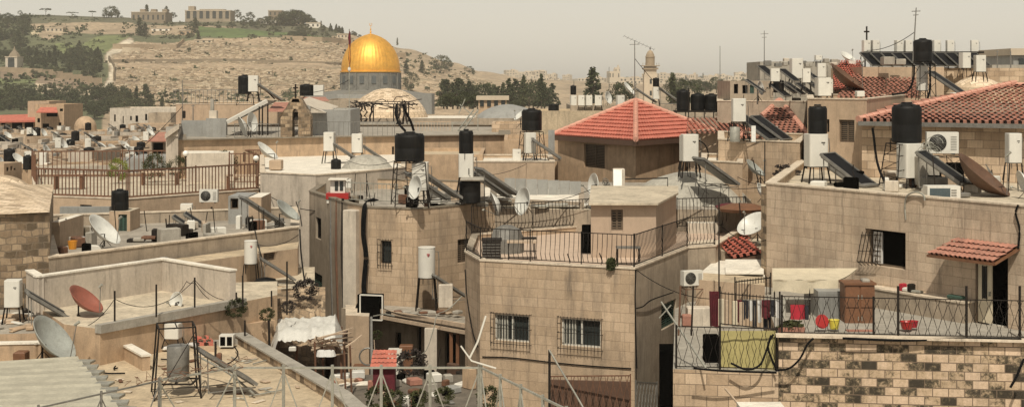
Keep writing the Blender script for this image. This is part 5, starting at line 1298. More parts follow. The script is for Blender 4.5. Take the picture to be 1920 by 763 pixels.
railing('railing', 'diamond pattern iron railing before the yellow screen', [Vector(((px-960)*Y/F, Y, zL+.02)) for px, Y in ((1268, 38.95), (1350, 38.8), (1456, 38.6))], 1.12, 'steel', .15, .010, 2.6, 'wavy', (.04, 1.0), postr=.03)
cable('thick black hose looping down over the yellow screen', [P(1446, 628, 38.4), P(1436, 660, 38.3), P(1424, 684, 38.2), P(1400, 692, 38.2), P(1370, 680, 38.3)], .03); cable('pair of black cables crossing at the right end of the yellow screen', [P(1450, 626, 38.3), P(1440, 650, 38.3), P(1456, 694, 38.3)], .03); cable('black hose running from the yellow screen up the stained wall', [P(1456, 694, 38.2), P(1480, 690, 38.1), P(1500, 672, 38.1), P(1514, 645, 38.1), P(1525, 634, 38.2)], .03)
cable('black cables along the foot of the yellow screen', [P(1300, 690, 38.2), P(1360, 695, 38.1), P(1456, 698, 38.1)], .03); cable('thick dark cable bundle resting on the stained wall top', [P(1580, 634, 38.0), P(1700, 638, 37.9), P(1800, 634, 37.8), P(1915, 636, 37.6)], .035)
cable('black cable drooping at the lower right picture edge', [P(1920, 672, 37), P(1912, 690, 37), P(1906, 705, 37), P(1894, 726, 37)], .035)
# laundry
zl = 558
cable('washing line above the lower terrace', [P(1392, 562, 42), P(1520, 560, 41)], .012, 'galv', 'washing_line', 'line')
def cloth(px0, px1, pyt, pyb, Y, mat, name, label, split=False):
    if not split: return vsheet(px0, px1, pyt, pyb, Y, Y+.02, mat, name, label, 'laundry', .03, .015, 8, hem=.02)
    t = thing(name, label, 'laundry', P((px0+px1)/2, pyt, Y)); w3 = (px1-px0)
    vsheet(px0, px1, pyt, pyt+10, Y, Y+.01, mat, 'waist', '', '', .01, .03, 6, t); vsheet(px0, px0+w3*.45, pyt+10, pyb, Y, Y+.01, mat, 'trouser_leg', '', '', .02, .03, 5, t); vsheet(px0+w3*.55, px1, pyt+10, pyb, Y, Y+.01, mat, 'trouser_leg', '', '', .02, .03, 5, t)
for a in ((1382, 1391, 562, 604, 41.95, 'maroon', 'shirt', 'dark red shirt at the far left end of the washing line'), (1391, 1398, 562, 598, 41.9, 'clothdk', 'towel', 'black cloth between the dark red shirt and the narrow black towel'), (1444, 1453, 562, 592, 41.7, 'clothdk', 'shirt', 'black shirt touching the right side of the maroon shirt'), ((1398, 1404, 563, 596, 41.9, 'clothdk', 'towel', 'narrow black towel hanging leftmost on the washing line')), (1404, 1411, 563, 600, 41.85, 'clothwh', 'towel', 'narrow white towel second on the washing line'), (1411, 1419, 563, 612, 41.9, 'clothdk', 'trousers', 'long black leggings hanging between two white towels', True), (1420, 1428, 563, 604, 41.85, 'clothwh', 'towel', 'white towel right of the black leggings'), (1428, 1444, 561, 596, 41.8, 'maroon', 'shirt', 'dark maroon shirt on the washing line'), (1431, 1450, 590, 615, 41.95, 'clothdk', 'trousers', 'black trousers hanging below the maroon shirt', True), (1454, 1465, 562, 600, 41.5, 'clothwh', 'towel', 'greyish white cloth at the right of the washing line'), (1466, 1474, 558, 602, 41.5, 'curtain', 'towel', 'pale cream cloth left of the bright red cloth'), (1482, 1510, 571, 605, 41.2, 'clothred', 'towel', 'bright red cloth hanging before the beige awning'), (1509, 1517, 572, 602, 41.15, 'clothdk', 'towel', 'black strip of cloth right of the bright red one')): cloth(*a)
vsheet(1330, 1348, 546, 612, 43, 43, 'maroon', 'red_curtain', 'dark red curtain hanging at the left end of the laundry', 'curtain', .05)
for k, (px, w_) in enumerate(((1352, 10), (1362, 8), (1378, 9), (1390, 8))): solid('pale_board', ['leftmost broad pale board standing behind the terrace railing', 'second pale board standing behind the terrace railing', 'third pale board standing behind the terrace railing', 'fourth pale board standing behind the laundry'][k], 'board', px, 610, 41.5, (w_*41.5/F, .05, (50-k*2)*41.5/F), 'palewood' if k % 2 else 'canvas')
# awning, shed, wardrobe, pots
t = thing('awning', 'beige canvas awning with a bright sunlit edge on the right house terrace', 'awning', P(1520, 612, 43)); m = MB(); n = 10; f = []
for j in range(7):
    for i in range(n+1):
        px, Y = 1448+(1572-1448)*i/n+6*j*i/n, 42+2.3*j/6; f.append(Vector(((px-960)*Y/F, Y, Zat(525, 42)+.02*sin(i*1.9)*(1-j/6)+.05*(j/6)-.05*sin(pi*j/6))))
m.v = f+[v-Vector((0, 0, .03)) for v in f]; N = len(f)
for j in range(6):
    for i in range(n): a = j*(n+1)+i; m.f.append([a, a+1, a+n+2, a+n+1]); m.f.append([a+N, a+n+1+N, a+n+2+N, a+1+N]); m.m += [0, 0]
m.build('canvas', 'canvas', t, True); vsheet(1448, 1572, 525, 548, 42, 42, 'canvas', 'valance', '', '', .03, .02, 14, t, .04)
for px in (1452, 1518, 1570): MB().tube([P(px, 622, 42.05), P(px, 527, 42.05)], .022, 5).build('post', 'steel', t)
tsd = bld('tin_shed', 'grey corrugated tin shed wall under the awning', (1534, 1582), 41.4, 2.0, 546, zW, 'metal_sheet', 'metal_sheet', par=0, floating=True)
m = MB(); 
for k in range(18): p = P(1535+k*2.6, 0, 41.36); m.tube([(p.x, p.y, zW), (p.x, p.y, Zat(548, 41.4))], .012, 4)
m.build('corrugation', 'metal_sheet', tsd)
t = thing('wardrobe', 'tall brown wooden wardrobe with two doors on the right house terrace', 'wardrobe', P(1612, 622, 40.6)); c = P(1612, 620, 40.6); hh = 86*40.6/F; ww = 56*40.6/F
MB().box(c+Vector((0, .3, hh/2)), (ww, .6, hh)).build('body', 'wood', t); MB().box(c+Vector((0, .28, hh+.03)), (ww+.08, .68, .06)).build('top', 'wood', t)
for s_, in ((-1,), (1,)):
    for k in range(2): d0 = MB().box(c+Vector((s_*ww/4, -.012, hh*(.27+.47*k))), (ww/2-.05, .03, hh*.44)).build('door', 'wood', t); MB().box(c+Vector((s_*.05, -.04, hh*(.27+.47*k))), (.02, .03, .12)).build('handle', 'galv', d0)
blk(1622, 532, 40.9, 14, 10, .3, 'conc', 'box', 'small grey box lying on the brown wardrobe', 'box')
t = thing('wall_shelf', 'black shelf ledge on the wall right of the brown wardrobe', 'shelf', BRp(1655, 573, .1)); c = BRp(1655, 562, .2); MB().box(c, (.62, .4, .05), rzBR).build('board', 'steel', t); MB().box(c-Vector((0, 0, .13))-nBR*.02, (.5, .3, .2), rzBR).build('body', 'dark', t)
t = thing('stone_bench', 'low stone ledge along the right house wall with small things on it', 'bench', BRp(1740, 606, .2)); c = (BRp(1640, 590)+BRp(1828, 590))/2+nBR*.25; c.z = zW+.28; L2 = (BRp(1640, 590)-BRp(1828, 590)).length
MB().box(c, (L2, .5, .56), rzBR).build('base', 'plaster_gr', t); MB().box(c+Vector((0, 0, .30)), (L2+.06, .56, .05), rzBR).build('top', 'coping', t)
for k, (px, w_, h_, mt_, lb) in enumerate(((1706, .12, .22, 'clothred', 'small red cup on the stone ledge'), (1714, .2, .12, 'white', 'small white bowl on the stone ledge'), (1722, .14, .25, 'steel', 'dark bottle shape on the stone ledge by the red cup'), (1733, .3, .08, 'galv', 'flat grey tray on the stone ledge'), (1806, .5, .12, 'green_sh', 'green folded cloth at the right end of the stone ledge'))):
    p = BRp(px, 590, .3); p.z = zW+.61; solid('small_item', lb, 'household item', p, 0, 0, (w_, .2, h_), mt_, rzBR)
for px, w_, h_, mt_, lb, nm in ((1564, 22, 17, 'yellow', 'yellow plastic bucket before the tin shed', 'bucket'), (1700, 26, 14, 'red', 'wide red plastic basin on the right house terrace', 'basin'), (1712, 20, 12, 'clothred', 'darker red tub touching the wide red basin', 'basin')):
    r_ = w_*39.4/F/2.1; h2 = h_*39.4/F; mbtag(MB().lathe([(0, 0), (r_*.72, 0), (r_, h2), (r_*1.05, h2), (r_*.95, h2-.02), (r_*.68, .03), (0, .03)], 22, Vector((*G(px, 39.2+(.25 if nm == 'basin' and w_ == 20 else 0)), zW+.08))), nm, mt_, lb, nm, None, True)
r_ = .16; mbtag(MB().lathe([(0, 0), (r_, .02), (r_*1.05, .05), (0, .06)], 22), 'round_lid_disc', 'red', 'round red lid leaning beside the yellow bucket', 'lid', None, True); o = bpy.data.objects['round_lid_disc']; o.location = Vector((*G(1540, 39.2), zW+.28)); o.scale = (1.15, 1.15, 1); o.rotation_euler = (R(80), 0, .2)
t = thing('planter', 'low clay planter with small plants at the left end of the terrace wall', 'planter', P(1484, 626, 39)); c = P(1484, 626, 39); MB().box(c+Vector((0, 0, .1)), (.68, .25, .2)).build('trough', 'tile_old', t)
cm = crown_mesh('round', 500, .22, 7); cm.build('plants', 'leaf', t, M=Matrix.Translation(c+Vector((0, 0, .05))) @ Matrix.Diagonal((.7, .25, .35, 1)))
t = thing('planter', 'long flat clay trough in front of the brown wardrobe', 'planter', P(1612, 628, 39.3)); c = P(1612, 628, 39.3); MB().box(c+Vector((0, 0, .07)), (.72, .22, .14)).build('trough', 'tile_old', t)
# ---------------------------------------------------------------- on the roof of the right house
zR = zBR-.25
def R_(px, Y): return Vector(((px-960)*Y/F, Y, zR))
def pyR(Y): return HY+(CZ-zR)*F/Y
tl = 'tall ladder like steel stand under the big black tank on the right house roof'
stand(1700, 268, 56, pyR(50)-268, 50, tl, splay=1.35, floors=3); tank(1700, 267, 55, 74, 50, 'big black tank on the tall stand on the right house roof')
heater(1706, 333, 38, 64, 49.6, 'white boiler inside the tall stand below the big black tank', rz=.3, legs=28); heater(1728, 330, 12, 50, 50.5, 'narrow pale cylinder right of the boiler in the tall stand')
tank(1533, 251, 35, 54, 52, 'slim black tank standing on a white boiler on the right house roof', slim=True); heater(1530, 312, 37, 61, 52, 'white boiler with a dark mark carrying the slim black tank', legs=38)
panel(1590, 355, 50.5, 'large dark collector sloping right from the slim tank boiler', 1.2, -.1); panel(1566, 350, 53, 'second dark collector behind the slim tank boiler', 1.2, .1)
t = thing('window_cooler', 'long window cooler with a dark grille on the edge of the right house roof', 'air conditioner', P(1770, 378, 43.6)); c = P(1770, 378, 43.6); w_, h_ = 62*43.6/F, 29*43.6/F
MB().box(c+Vector((0, .25, h_/2)), (w_, .5, h_)).build('casing', 'white', t); MB().box(c+Vector((-w_*.12, -.004, h_/2)), (w_*.62, .012, h_*.72)).build('grille_opening', 'screen', t); m = MB()
for k in range(6): m.box(c+Vector((-w_*.12, -.014, h_*(.2+.12*k))), (w_*.6, .01, .012))
for k in range(4): m.box(c+Vector((w_*.30, -.008, h_*(.25+.16*k))), (w_*.16, .01, .03))
m.build('louvres', 'galv_dk', t)
dish(1836, 337, 118, 46.3, 50, .15, 'large rusty brown dish seen nearly edge on at the right', 'dish_rust', foot=R_(1800, 46.3))
panel(1768, 352, 47.5, 'dark collector sloping behind the long window cooler', 1.15); blk(1790, 350, 50, 30, 45, .3, 'dark', 'dark_board', 'dark upright board behind the rusty dish', 'board')
stand(1762, 292, 60, 40, 49.8, 'steel bracket frame below the large cooling unit', slim=True); 
ac(1766, 290, 50.2, 58, 'large white cooling unit with a round fan above the right house roof', -.15)
heater(1900, 305, 25, 55, 48, 'plain white boiler at the right edge on thin legs', legs=54); dish(1921, 340, 44, 45, 200, .3, 'part of a white dish cut by the right picture edge', foot=R_(1925, 45))
for k, (a, b, lb) in enumerate((((1636, 240), (1660, 345), 'thick black pipe rising left of the tall stand'), ((1716, 262), (1712, 350), 'black hose beside the white boiler in the tall stand'))):
    cable(lb, [P(a[0], a[1], 50), P((a[0]+b[0])/2-3, (a[1]+b[1])/2+12, 50), P(b[0], b[1], 49)], .045, name='hose', cat='hose')
rw = random.Random(8); m = MB(); c0 = P(1742, 285, 49)
for k in range(26):
    r2 = rw.uniform(.12, .32); ax = rw.uniform(0, 6); o = c0+Vector((rw.uniform(-.22, .22), rw.uniform(-.1, .1), rw.uniform(-.75, .3)))
    m.tube([o+Vector((r2*cos(a), .2*r2*sin(a+ax), r2*sin(a)*.8)) for a in [j*pi/7 for j in range(12)]], .014, 4)
mbtag(m, 'wire_tangle', 'galv', 'tangle of grey wires right of the tall tank stand', 'wires'); solid('wire_drum', 'grey cloth wrapped bundle below the wire tangle', 'bundle', 1738, 348, 49, (.7, .5, 1.0), 'conc')
m = MB(); 
for k in range(5): m.tube([P(1850+k*5, 310+k*10, 49), P(1870+k*3, 372, 48.5)], .014, 4)
m.tube([P(1848, 308, 49), P(1890, 372, 48.6)], .02, 4); mbtag(m, 'broken_frame', 'galv_dk', 'bent thin steel frame right of the rusty dish', 'frame')
# upper house M with tiled roof
zE = Zat(229, 53)
B['M'] = building('tiled_house', 'ashlar house with a weathered clay roof behind the right house roof', 'building', [(1616, 55), (1990, 51), (1990, 66), (1616, 68)], zE-.03, 9, 'ashlar_old', 'roof', 0, floating=True)
pr_ = MB(); e0, e1 = P(1609, 229, 54.6), P(1995, 232, 50.4); e0.z = e1.z = zE; apx = P(1903, 160, 60); r1 = P(1995, 150, 59); r1.z = apx.z+0; bk = P(1609, 200, 70); bk.z = zE
pr_.face([e0, e1, P(1995, 190, 69).xy.to_3d()+Vector((0, 0, zE)), bk]); T_ = pr_.build('tiled_roof', 'fascia', B['M'])
m = MB(); tile_plane(m, e0, e1, apx, r1, .42, .26, .045, .07); m.build('tiles', 'tile_old', T_); m = MB(); tile_plane(m, bk, e0, apx, apx, .42, .26, .045, .07); m.build('tiles', 'tile_old', T_)
m = MB(); ridge(m, e0+Vector((0, 0, .06)), apx+Vector((0, 0, .1)), .12); ridge(m, apx, r1, .12); m.build('ridge_tiles', 'tile_ridge', T_)
m = MB(); d = (e1-e0).normalized(); m.box((e0+e1)/2+Vector((0, -.06, -.1)), ((e1-e0).length, .12, .16), atan2(d.y, d.x)); m.build('gutter', 'galv_dk', T_)
# plain plaster house beside it
B['M2'] = building('plain_house', 'plain pinkish house with one shuttered window left of the weathered clay roof', 'building', [(1514, 60), (1625, 58), (1700, 75), (1514, 78)], Zat(187, 59), 5, 'plaster', 'roof', .3, .25, 'coping',
    wins=[(0, 1573, 1602, 225, 267, 'shutter'), (0, 1549, 1555, 224, 248, 'dark')])
B['O'] = building('long_upper_house', 'long pale house whose roof carries many boilers and tanks', 'building', [(1345, 78), (1700, 74), (1990, 72), (1990, 100), (1345, 100)], Zat(192, 75), 0, 'plaster_gr', 'roof', .3, .3, 'coping')
# middle right: ashlar wall N, roof behind
B['N'] = building('low_ashlar_house', 'low ashlar house wall below the weathered hip roof', 'building', [(1347, 64), (1500, 61), (1520, 70), (1347, 74)], Zat(266, 62), 0, 'ashlar', 'roof', .3, .25, 'coping')
building('sloping_wall_house', 'pale house with a lean to wall left of the low ashlar house', 'building', [(1316, 62), (1392, 60.5), (1392, 67), (1316, 68)], Zat(305, 61), 0, 'plaster', 'roof_white', .15, .2, 'coping')
tz = Zat(262, 70); e = [Vector((*G(px, Y), z)) for px, Y, z in ((1385, 72, tz), (1520, 71, tz), (1520, 82, tz), (1385, 84, tz))]; ap2 = Vector((*G(1462, 78), Zat(190, 78)))
bb = building('hip_roof_house', 'house under a weathered clay hip roof left of the slim black tank', 'building', [(1390, 73), (1514, 72), (1514, 81), (1392, 83)], tz-.03, 5, 'plaster', 'roof', 0)
hm = MB(); hm.face(e); T_ = hm.build('hip_roof', 'fascia', bb)
for i in range(4): m = MB(); tile_plane(m, e[i], e[(i+1) % 4], ap2, ap2, .42, .26, .045, .08); m.build('tiles', 'tile_old', T_)
m = MB()
for i in range(4): ridge(m, e[i]+Vector((0, 0, .06)), ap2+Vector((0, 0, .09)), .13)
m.build('ridge_tiles', 'tile_ridge', T_)
bb = building('low_tiled_house', 'low house with a strip of weathered tiles behind the red marked boiler', 'building', [(1290, 76), (1395, 75), (1395, 82), (1290, 83)], Zat(250, 75)-.03, 5, 'plaster', 'roof', 0)
m = MB(); a, b, c, d = P(1288, 250, 74.6), P(1396, 250, 74.6), P(1396, 222, 80), P(1288, 222, 80); tile_plane(m, a, b, d, c, .42, .26, .045, .07); m.build('tiles', 'tile_old', bb)
stand(1385, 230, 26, 36, 62.5, 'steel stand under the red marked boiler'); heater(1385, 228, 25, 43, 62.5, 'white boiler with red writing above the low ashlar house', rz=0)
m = MB().lathe([(0, 0), (.22, 0), (.22, .6), (.2, .63), (0, .65)], 20, P(1378, 266, 62)); mbtag(m, 'metal_drum', 'galv', 'shiny metal drum below the red marked boiler', 'drum', None, True)
panel(1420, 268, 63, 'left of two black collectors above the low ashlar house', 1.15); panel(1446, 268, 63.6, 'right of two black collectors above the low ashlar house', 1.15); sheet(1409, 1417, 236, 266, 61.5, 'dish', 'narrow white board leaning before the black collectors', lean=.2)
m = MB(); m.tube([P(1455, 238, 70), P(1460, 246, 70), P(1452, 250, 70), P(1464, 254, 70)], [.1, .16, .12, .05], 6); mbtag(m, 'stone_rubble', 'clothwh', 'white broken lump lying on the weathered hip roof', 'rubble')
# roof crowd of O
def oz(py, Y): return py
for k, px in enumerate((1624, 1641, 1685, 1703, 1755, 1781, 1827)):
    heater(px, 98, 13.5, 22, 84, 'white boiler number %s from the left in the high row above the black collectors' % ['one', 'two', 'three', 'four', 'five', 'six', 'seven'][k])
t = thing('collector_rack', 'long steel rack carrying the high row of white boilers', 'rack', P(1730, 128, 84)); MB().box(P(1728, 99, 84), (220*84/F, 1.4, .1)).build('deck', 'steel', t)
for k in range(9): MB().tube([P(1622+26*k, 130, 83.5), P(1622+26*k, 99, 83.5)], .05, 4).build('leg', 'steel', t)
for k in range(11): panel(1634+k*20, 128, 82.5, 'black collector of the long row below the high white boilers', .85, -.55, group='collectors of the high boiler row')
bld('upper_roof_house', 'orange walled top floor below the long collector row', (1618, 1770), 80, 8, 126, 14, 'plaster', 'roof', par=.2, floating=True)
bld('upper_roof_house', 'plain ashlar walled top floor at the far right skyline', (1770, 1940), 84, 8, 128, 14, 'ashlar_old', 'roof', par=.3, floating=True)
blk(1664, 122, 79, 20, 15, .8, 'conc', 'window_cooler', 'left grey cooler box under the high boiler row', 'cooler'); blk(1686, 122, 79, 18, 11, .8, 'conc', 'window_cooler', 'right grey cooler box under the high boiler row', 'cooler')
t = thing('roof_cross', 'thin iron cross on a pole above the high boiler row', 'cross', P(1625, 100, 84)); m = MB(); m.tube([P(1625, 98, 84), P(1625, 50, 84)], .05, 5); m.tube([P(1620, 60, 84), P(1630, 60, 84)], .05, 5); m.build('cross', 'steel', t)
antenna(1712, 116, 15, 70, 'tallest thin mast with small crossbars rising over the right roofs', 2, .045, tilt=6)
stand(1732, 118, 30, 68, 70, 'steel stand under the highest black tank', splay=1.1, floors=2); tank(1730, 117, 35, 44, 70, 'highest black tank seen against the sky'); heater(1729, 170, 18, 46, 70.5, 'pale boiler inside the stand of the highest black tank'); 
cable('black hose curving down from the highest black tank', [P(1714, 122, 69), P(1712, 150, 69), P(1700, 172, 69), P(1672, 178, 69)], .05, name='hose', cat='hose'); cable('straight black pipe right of the highest tank stand', [P(1744, 118, 69.5), P(1744, 165, 69.5), P(1738, 188, 69.5)], .05, name='pipe', cat='pipe')
heater(1809, 128, 17, 29, 76, 'white boiler in front of the pale low dome at the right', legs=18); heater(1837, 135, 19, 31, 76, 'grey boiler in front of the pale low dome at the right', legs=14)
dome(1832, 176, 56, 32, 80, 'dome_stone', 'pale low whitewashed dome above the weathered clay roof', 'pale_low_dome')
panel(1776, 182, 70, 'large dark collector right of the highest tank stand', 1.2)
for k, (p0, p1, p2, p3, Y, lb) in enumerate((((1586, 112), (1640, 150), (1690, 182), (1560, 182), 82, 'steep'),)): pass
def tslope(e0, e1, t0, t1, mat, label, name='tiled_slope', cat='tiled roof'):
    root = thing(name, label, cat, e0); m = MB(); tile_plane(m, e0, e1, t0, t1, .42, .26, .045, .08); m.build('tiles', mat, root)
    m = MB(); m.face([v-Vector((0, 0, .12)) for v in (e0, e1, t1, t0)]); m.face([e0-Vector((0, 0, .3)), e1-Vector((0, 0, .3)), e1, e0]); m.face([e1-Vector((0, 0, .3)), Vector((e1.x, t1.y, e1.z-.3)), t1]); m.build('underside', 'plaster', root); return root
tslope(P(1662, 184, 74), P(1724, 184, 74), P(1662, 146, 79), P(1716, 146, 79), 'tile_old', 'pinkish tiled slope left of the highest tank stand')
tslope(P(1568, 184, 75), P(1664, 184, 75), P(1600, 140, 81), P(1658, 140, 81), 'tile_old', 'broken tiled slope below the cross pole')
tslope(P(1562, 172, 78), P(1640, 160, 80), P(1562, 114, 84), P(1612, 114, 86), 'tile', 'steep red tiled slope left of the high collectors')
dish(1584, 150, 76, 77, 52, .10, 'long dark tilted board like dish on the red tiled slope', 'dish_rust', foot=P(1600, 176, 77)); dish(1588, 108, 30, 80, 60, .3, 'small grey dish on top of the red tiled slope', foot=P(1586, 125, 80))
for px, pb, w_, h_, lg, lb in ((1493, 147, 22, 37, 12, 'largest white boiler on the skyline roof left of the red slope'), (1512, 155, 15, 26, 0, 'white boiler just right of the largest skyline one'), (1453, 153, 17, 24, 10, 'leftmost white boiler of the crowded roof'), (1540, 145, 16, 26, 0, 'white boiler above the grey round boiler'), (1534, 113, 12, 9, 0, 'tiny white box boiler on the skyline above the others'), (1543, 180, 26, 34, 0, 'dull grey round boiler standing before the crowded roof'), (1556, 175, 10, 26, 0, 'narrow white boiler right of the dull grey one')):
    heater(px, pb, w_, h_, 76 if pb < 150 else 70, lb, legs=lg)
tank(1460, 174, 20, 24, 74, 'short black tank on the crowded roof'); 
for k, (px, py) in enumerate(((1475, 178), (1490, 180), (1510, 182), (1528, 176), (1462, 184), (1480, 156), (1525, 158), (1440, 150), (1416, 176))): panel(px, py, 75-k*.3, 'black collector crowded between the skyline boilers', .7, rw.uniform(-.3, .3), group='collectors of the crowded roof')
dish(1424, 166, 26, 74, 10, .4, 'upright white dish at the left of the crowded roof', foot=P(1422, 190, 74)); antenna(1420, 196, 160, 73, 'short pole carrying the dish at the left of the crowded roof', 0, .04)
bld('roof_cabin', 'long brown roof cabin with dark openings left of the crowded roof', (1369, 1450), 80, 5, 152, 14, 'plaster_gr', 'roof_grey', par=.1, floating=True, wins=[(0, 1376, 1384, 158, 176, 'dark'), (0, 1392, 1402, 160, 176, 'dark'), (0, 1406, 1414, 160, 176, 'green')])
bld('roof_cabin', 'grey round shouldered cabin behind the crowded roof', (1425, 1560), 88, 5, 116, 14, 'conc', 'roof_grey', par=.1, floating=True)
for k in range(16):
    px = rw.uniform(1425, 1600); Y = rw.uniform(80, 86); blk(px, rw.uniform(118, 126), Y, rw.uniform(6, 14), rw.uniform(5, 12), .5, rw.choice(['conc', 'white', 'galv_dk', 'plaster_pale']), 'roof_box', 'small box crowded on the skyline roofs', 'box', 0, 'small boxes on the skyline roofs')
blk(1790, 184, 71, 12, 10, .5, 'white', 'roof_box', 'small white box in front of the large dark collector', 'box'); blk(1612, 182, 70, 14, 11, .5, 'white', 'roof_box', 'small white framed box below the broken tiled slope', 'box')
far_house('domed_hall', 'grey arched roof hall at the far right skyline', 1900, 1960, 104, 130, 10, 'metal_sheet', (2, 1), Y=150)
antenna(1895, 128, 96, 90, 'short pole at the far right skyline', 0, .05); antenna(1870, 128, 95, 92, 'thin pole left of the grey arched hall', 1, .04)
bld('upper_roof_house', 'low dark roofed block behind the pale low dome', (1860, 1950), 100, 8, 122, 13, 'conc', 'roof_grey', par=.2, floating=True)
# ---------------------------------------------------------------- between pyramid house and centre: domes, sheets
dome(1290, 384, 122, 62, 62, 'conc_dome', 'wide weathered grey dome right of centre carrying a white boiler', 'wide_grey_dome', n=52)
B['Q'] = building('dome_roof_house', 'grey roofed house under the wide weathered dome', 'building', [(1060, 58.5), (1400, 57.5), (1420, 72), (1000, 74)], Zat(392, 58), 0, 'plaster_gr', 'roof_grey', .0)
heater(1293, 302, 30, 50, 60.2, 'twin white boiler standing on the wide weathered dome', legs=16); heater(1283, 302, 16, 48, 60.6, 'second slimmer white boiler on the wide weathered dome', legs=16)
panel(1342, 352, 59, 'pale backed collector sloping right from the wide dome', 1.2, .3); cable('grey pipe bow right of the twin white boiler', [P(1308, 262, 60), P(1322, 272, 60), P(1328, 290, 60), P(1322, 308, 60)], .025, name='pipe', cat='pipe')
stand(1338, 345, 44, 44, 59.4, 'dark steel legs below the pale backed collector', slim=True, splay=1)
cable('dark steel frame line over the low grey roof', [P(1172, 336, 57), P(1252, 334, 57), P(1252, 372, 57)], .03, 'steel', 'steel_outline', 'steel bar')
dish(1116, 347, 43, 57.5, 175, .42, 'upright white dish left of the leaning white board', foot=P(1110, 378, 57.5)); sheet(1150, 1166, 318, 352, 58.5, 'dish', 'white board leaning right of the upright white dish', lean=.5)
blk(1160, 352, 59.5, 22, 36, .4, 'plaster_pale', 'pale_block', 'pale block behind the leaning white board', 'block')
m = MB()
for k in range(9): o = P(1136+rw.uniform(-5, 5), 346+rw.uniform(-8, 8), 58.3); m.tube([o+Vector((.1*cos(a), 0, .1*sin(a))) for a in [j*pi/5 for j in range(11)]], .014, 4)
mbtag(m, 'wire_coil', 'galv_dk', 'coil of wire beside the upright white dish', 'wires')
for k in range(7): sheet(946+k*20.5, 966+k*20.5, 334+k*1.0, 372+k*.5, 63+(k % 2)*.12, 'metal_sheet', ['first', 'second', 'third', 'fourth', 'fifth', 'sixth', 'last'][k]+' grey metal sheet from the left in the sheet fence')
building('mid_roof_house', 'low cluttered roof between the slim black tank and the metal sheet fence', 'building', [(900, 60.5), (1095, 58), (1095, 66), (900, 68)], Zat(372, 60), 0, 'plaster_gr', 'roof_white', .1)
building('mid_roof_house', 'lower pale roof behind the centre terrace', 'building', [(915, 58.5), (1112, 57.6), (1100, 59), (915, 60)], Zat(392, 58), 0, 'plaster_gr', 'roof', .0)
for k in range(7): blk(1000+k*14+rw.uniform(-4, 4), 388, 58+rw.uniform(0, 1.5), rw.uniform(10, 40), rw.uniform(3, 8), .5, rw.choice(['palewood', 'galv', 'white', 'conc']), 'stacked_board', 'flat board lying on the cluttered roof behind the centre terrace', 'board', rw.uniform(-.2, .2), 'boards on the cluttered roof')
# ---------------------------------------------------------------- building BM
zM = Zat(392, 55.5)
B['BM'] = building('stained_house', 'tall ashlar house with a black tank stand on its roof left of centre', 'building', [(580, 64), (652, 57.8), (690, 56), (782, 55.2), (930, 58.5), (930, 70), (620, 73)], zM, 0, 'ashlar', 'roof_grey', .45, .22, 'coping_dk', emat={0: 'plaster_gr', 1: 'plaster'},
    wins=[(0, 592, 602, 408, 448, 'dark'), (0, 586, 604, 512, 568, 'green'), (2, 714, 733, 451, 494, 'grille'), (3, 858, 880, 448, 492, 'shutter')])
railing('railing', 'pale railing with thin bars on the left part of the stained house roof', [Vector(((px-960)*Y/F, Y, zM-.1)) for px, Y in ((640, 61), (745, 59.5))], .75, 'galv', .22, .016, 3)
t = thing('small_kiosk', 'small white framed kiosk with a red base on the stained house roof', 'kiosk', P(632, 380, 61)); c = P(634, 380, 61); MB().box(c+Vector((0, 0, .3)), (.95, .7, .25)).build('red_base', 'red', t); MB().box(c+Vector((0, .05, .7)), (.62, .4, .55)).build('box', 'white', t)
MB().box(c+Vector((.02, 0, 1.0)), (.8, .7, .05)).build('top', 'roof_white', t); m = MB(); m.box(c+Vector((-.05, -.16, .72)), (.14, .03, .4)); m.box(c+Vector((.16, -.16, .72)), (.14, .03, .4)); m.build('window', 'glass', t); MB().box(c+Vector((0, 0, .09)), (.9, .6, .18)).build('plinth', 'white', t)
stand(768, 303, 52, 82, 56, 'tall steel stand under the round black tank on the stained house', floors=3, splay=1.2); tank(768, 302, 56, 54, 56, 'large round black tank on the tall stand of the stained house')
cable('black hoses rising from the large round black tank', [P(760, 246, 55.6), P(748, 232, 55.8), P(742, 214, 56), P(744, 196, 56.2)], .05, name='hose', cat='hose'); cable('second black hose rising above the large round black tank', [P(776, 246, 56), P(770, 228, 56), P(760, 208, 56), P(756, 196, 56)], .05, name='hose', cat='hose')
heater(788, 356, 30, 52, 55.9, 'white boiler beside the tall stand of the stained house', legs=22); dish(782, 352, 44, 54.8, 170, .5, 'white dish before the boiler on the stained house', foot=P(784, 386, 54.8))
panel(822, 378, 57, 'steep dark collector between the boiler and the numbered boiler', 1.25); panel(800, 380, 58.5, 'second dark collector behind the dish on the stained house', 1.2)
tank(874, 288, 27, 45, 57.5, 'slim black tank on the boiler marked with a one', slim=True)
h_ = heater(874, 332, 28, 44, 57.5, 'white boiler marked with the number one under a slim black tank', rz=0)
for q_ in list(h_.children):
    if q_.name.startswith('sticker'): bpy.data.objects.remove(q_)
cu = bpy.data.curves.new('number_mark', 'FONT'); cu.body = '1'; cu.size = .30; cu.extrude = .004; cu.align_x = 'CENTER'; tmpo = bpy.data.objects.new('tmp', cu); nme = bpy.data.meshes.new_from_object(tmpo); bpy.data.objects.remove(tmpo); no = bpy.data.objects.new('number_mark', nme); COL.objects.link(no); nme.materials.clear(); nme.materials.append(MT['black'])
no.parent = h_; no.rotation_euler = (R(90), 0, 0); no.location = (.10, -.262, .12); no.scale = (1.1, 1.3, 1)
blk(886, 338, 57, 44, 5, 1.2, 'conc', 'slab', 'thin slab under the boiler marked with a one', 'slab')
tank(881, 380, 40, 44, 57, 'black tank squatting under the slab of the numbered boiler'); panel(932, 372, 58, 'long dark collector sloping right from the numbered boiler', 1.2); panel(918, 376, 59.5, 'second long dark collector behind the first right of the numbered boiler', 1.2)
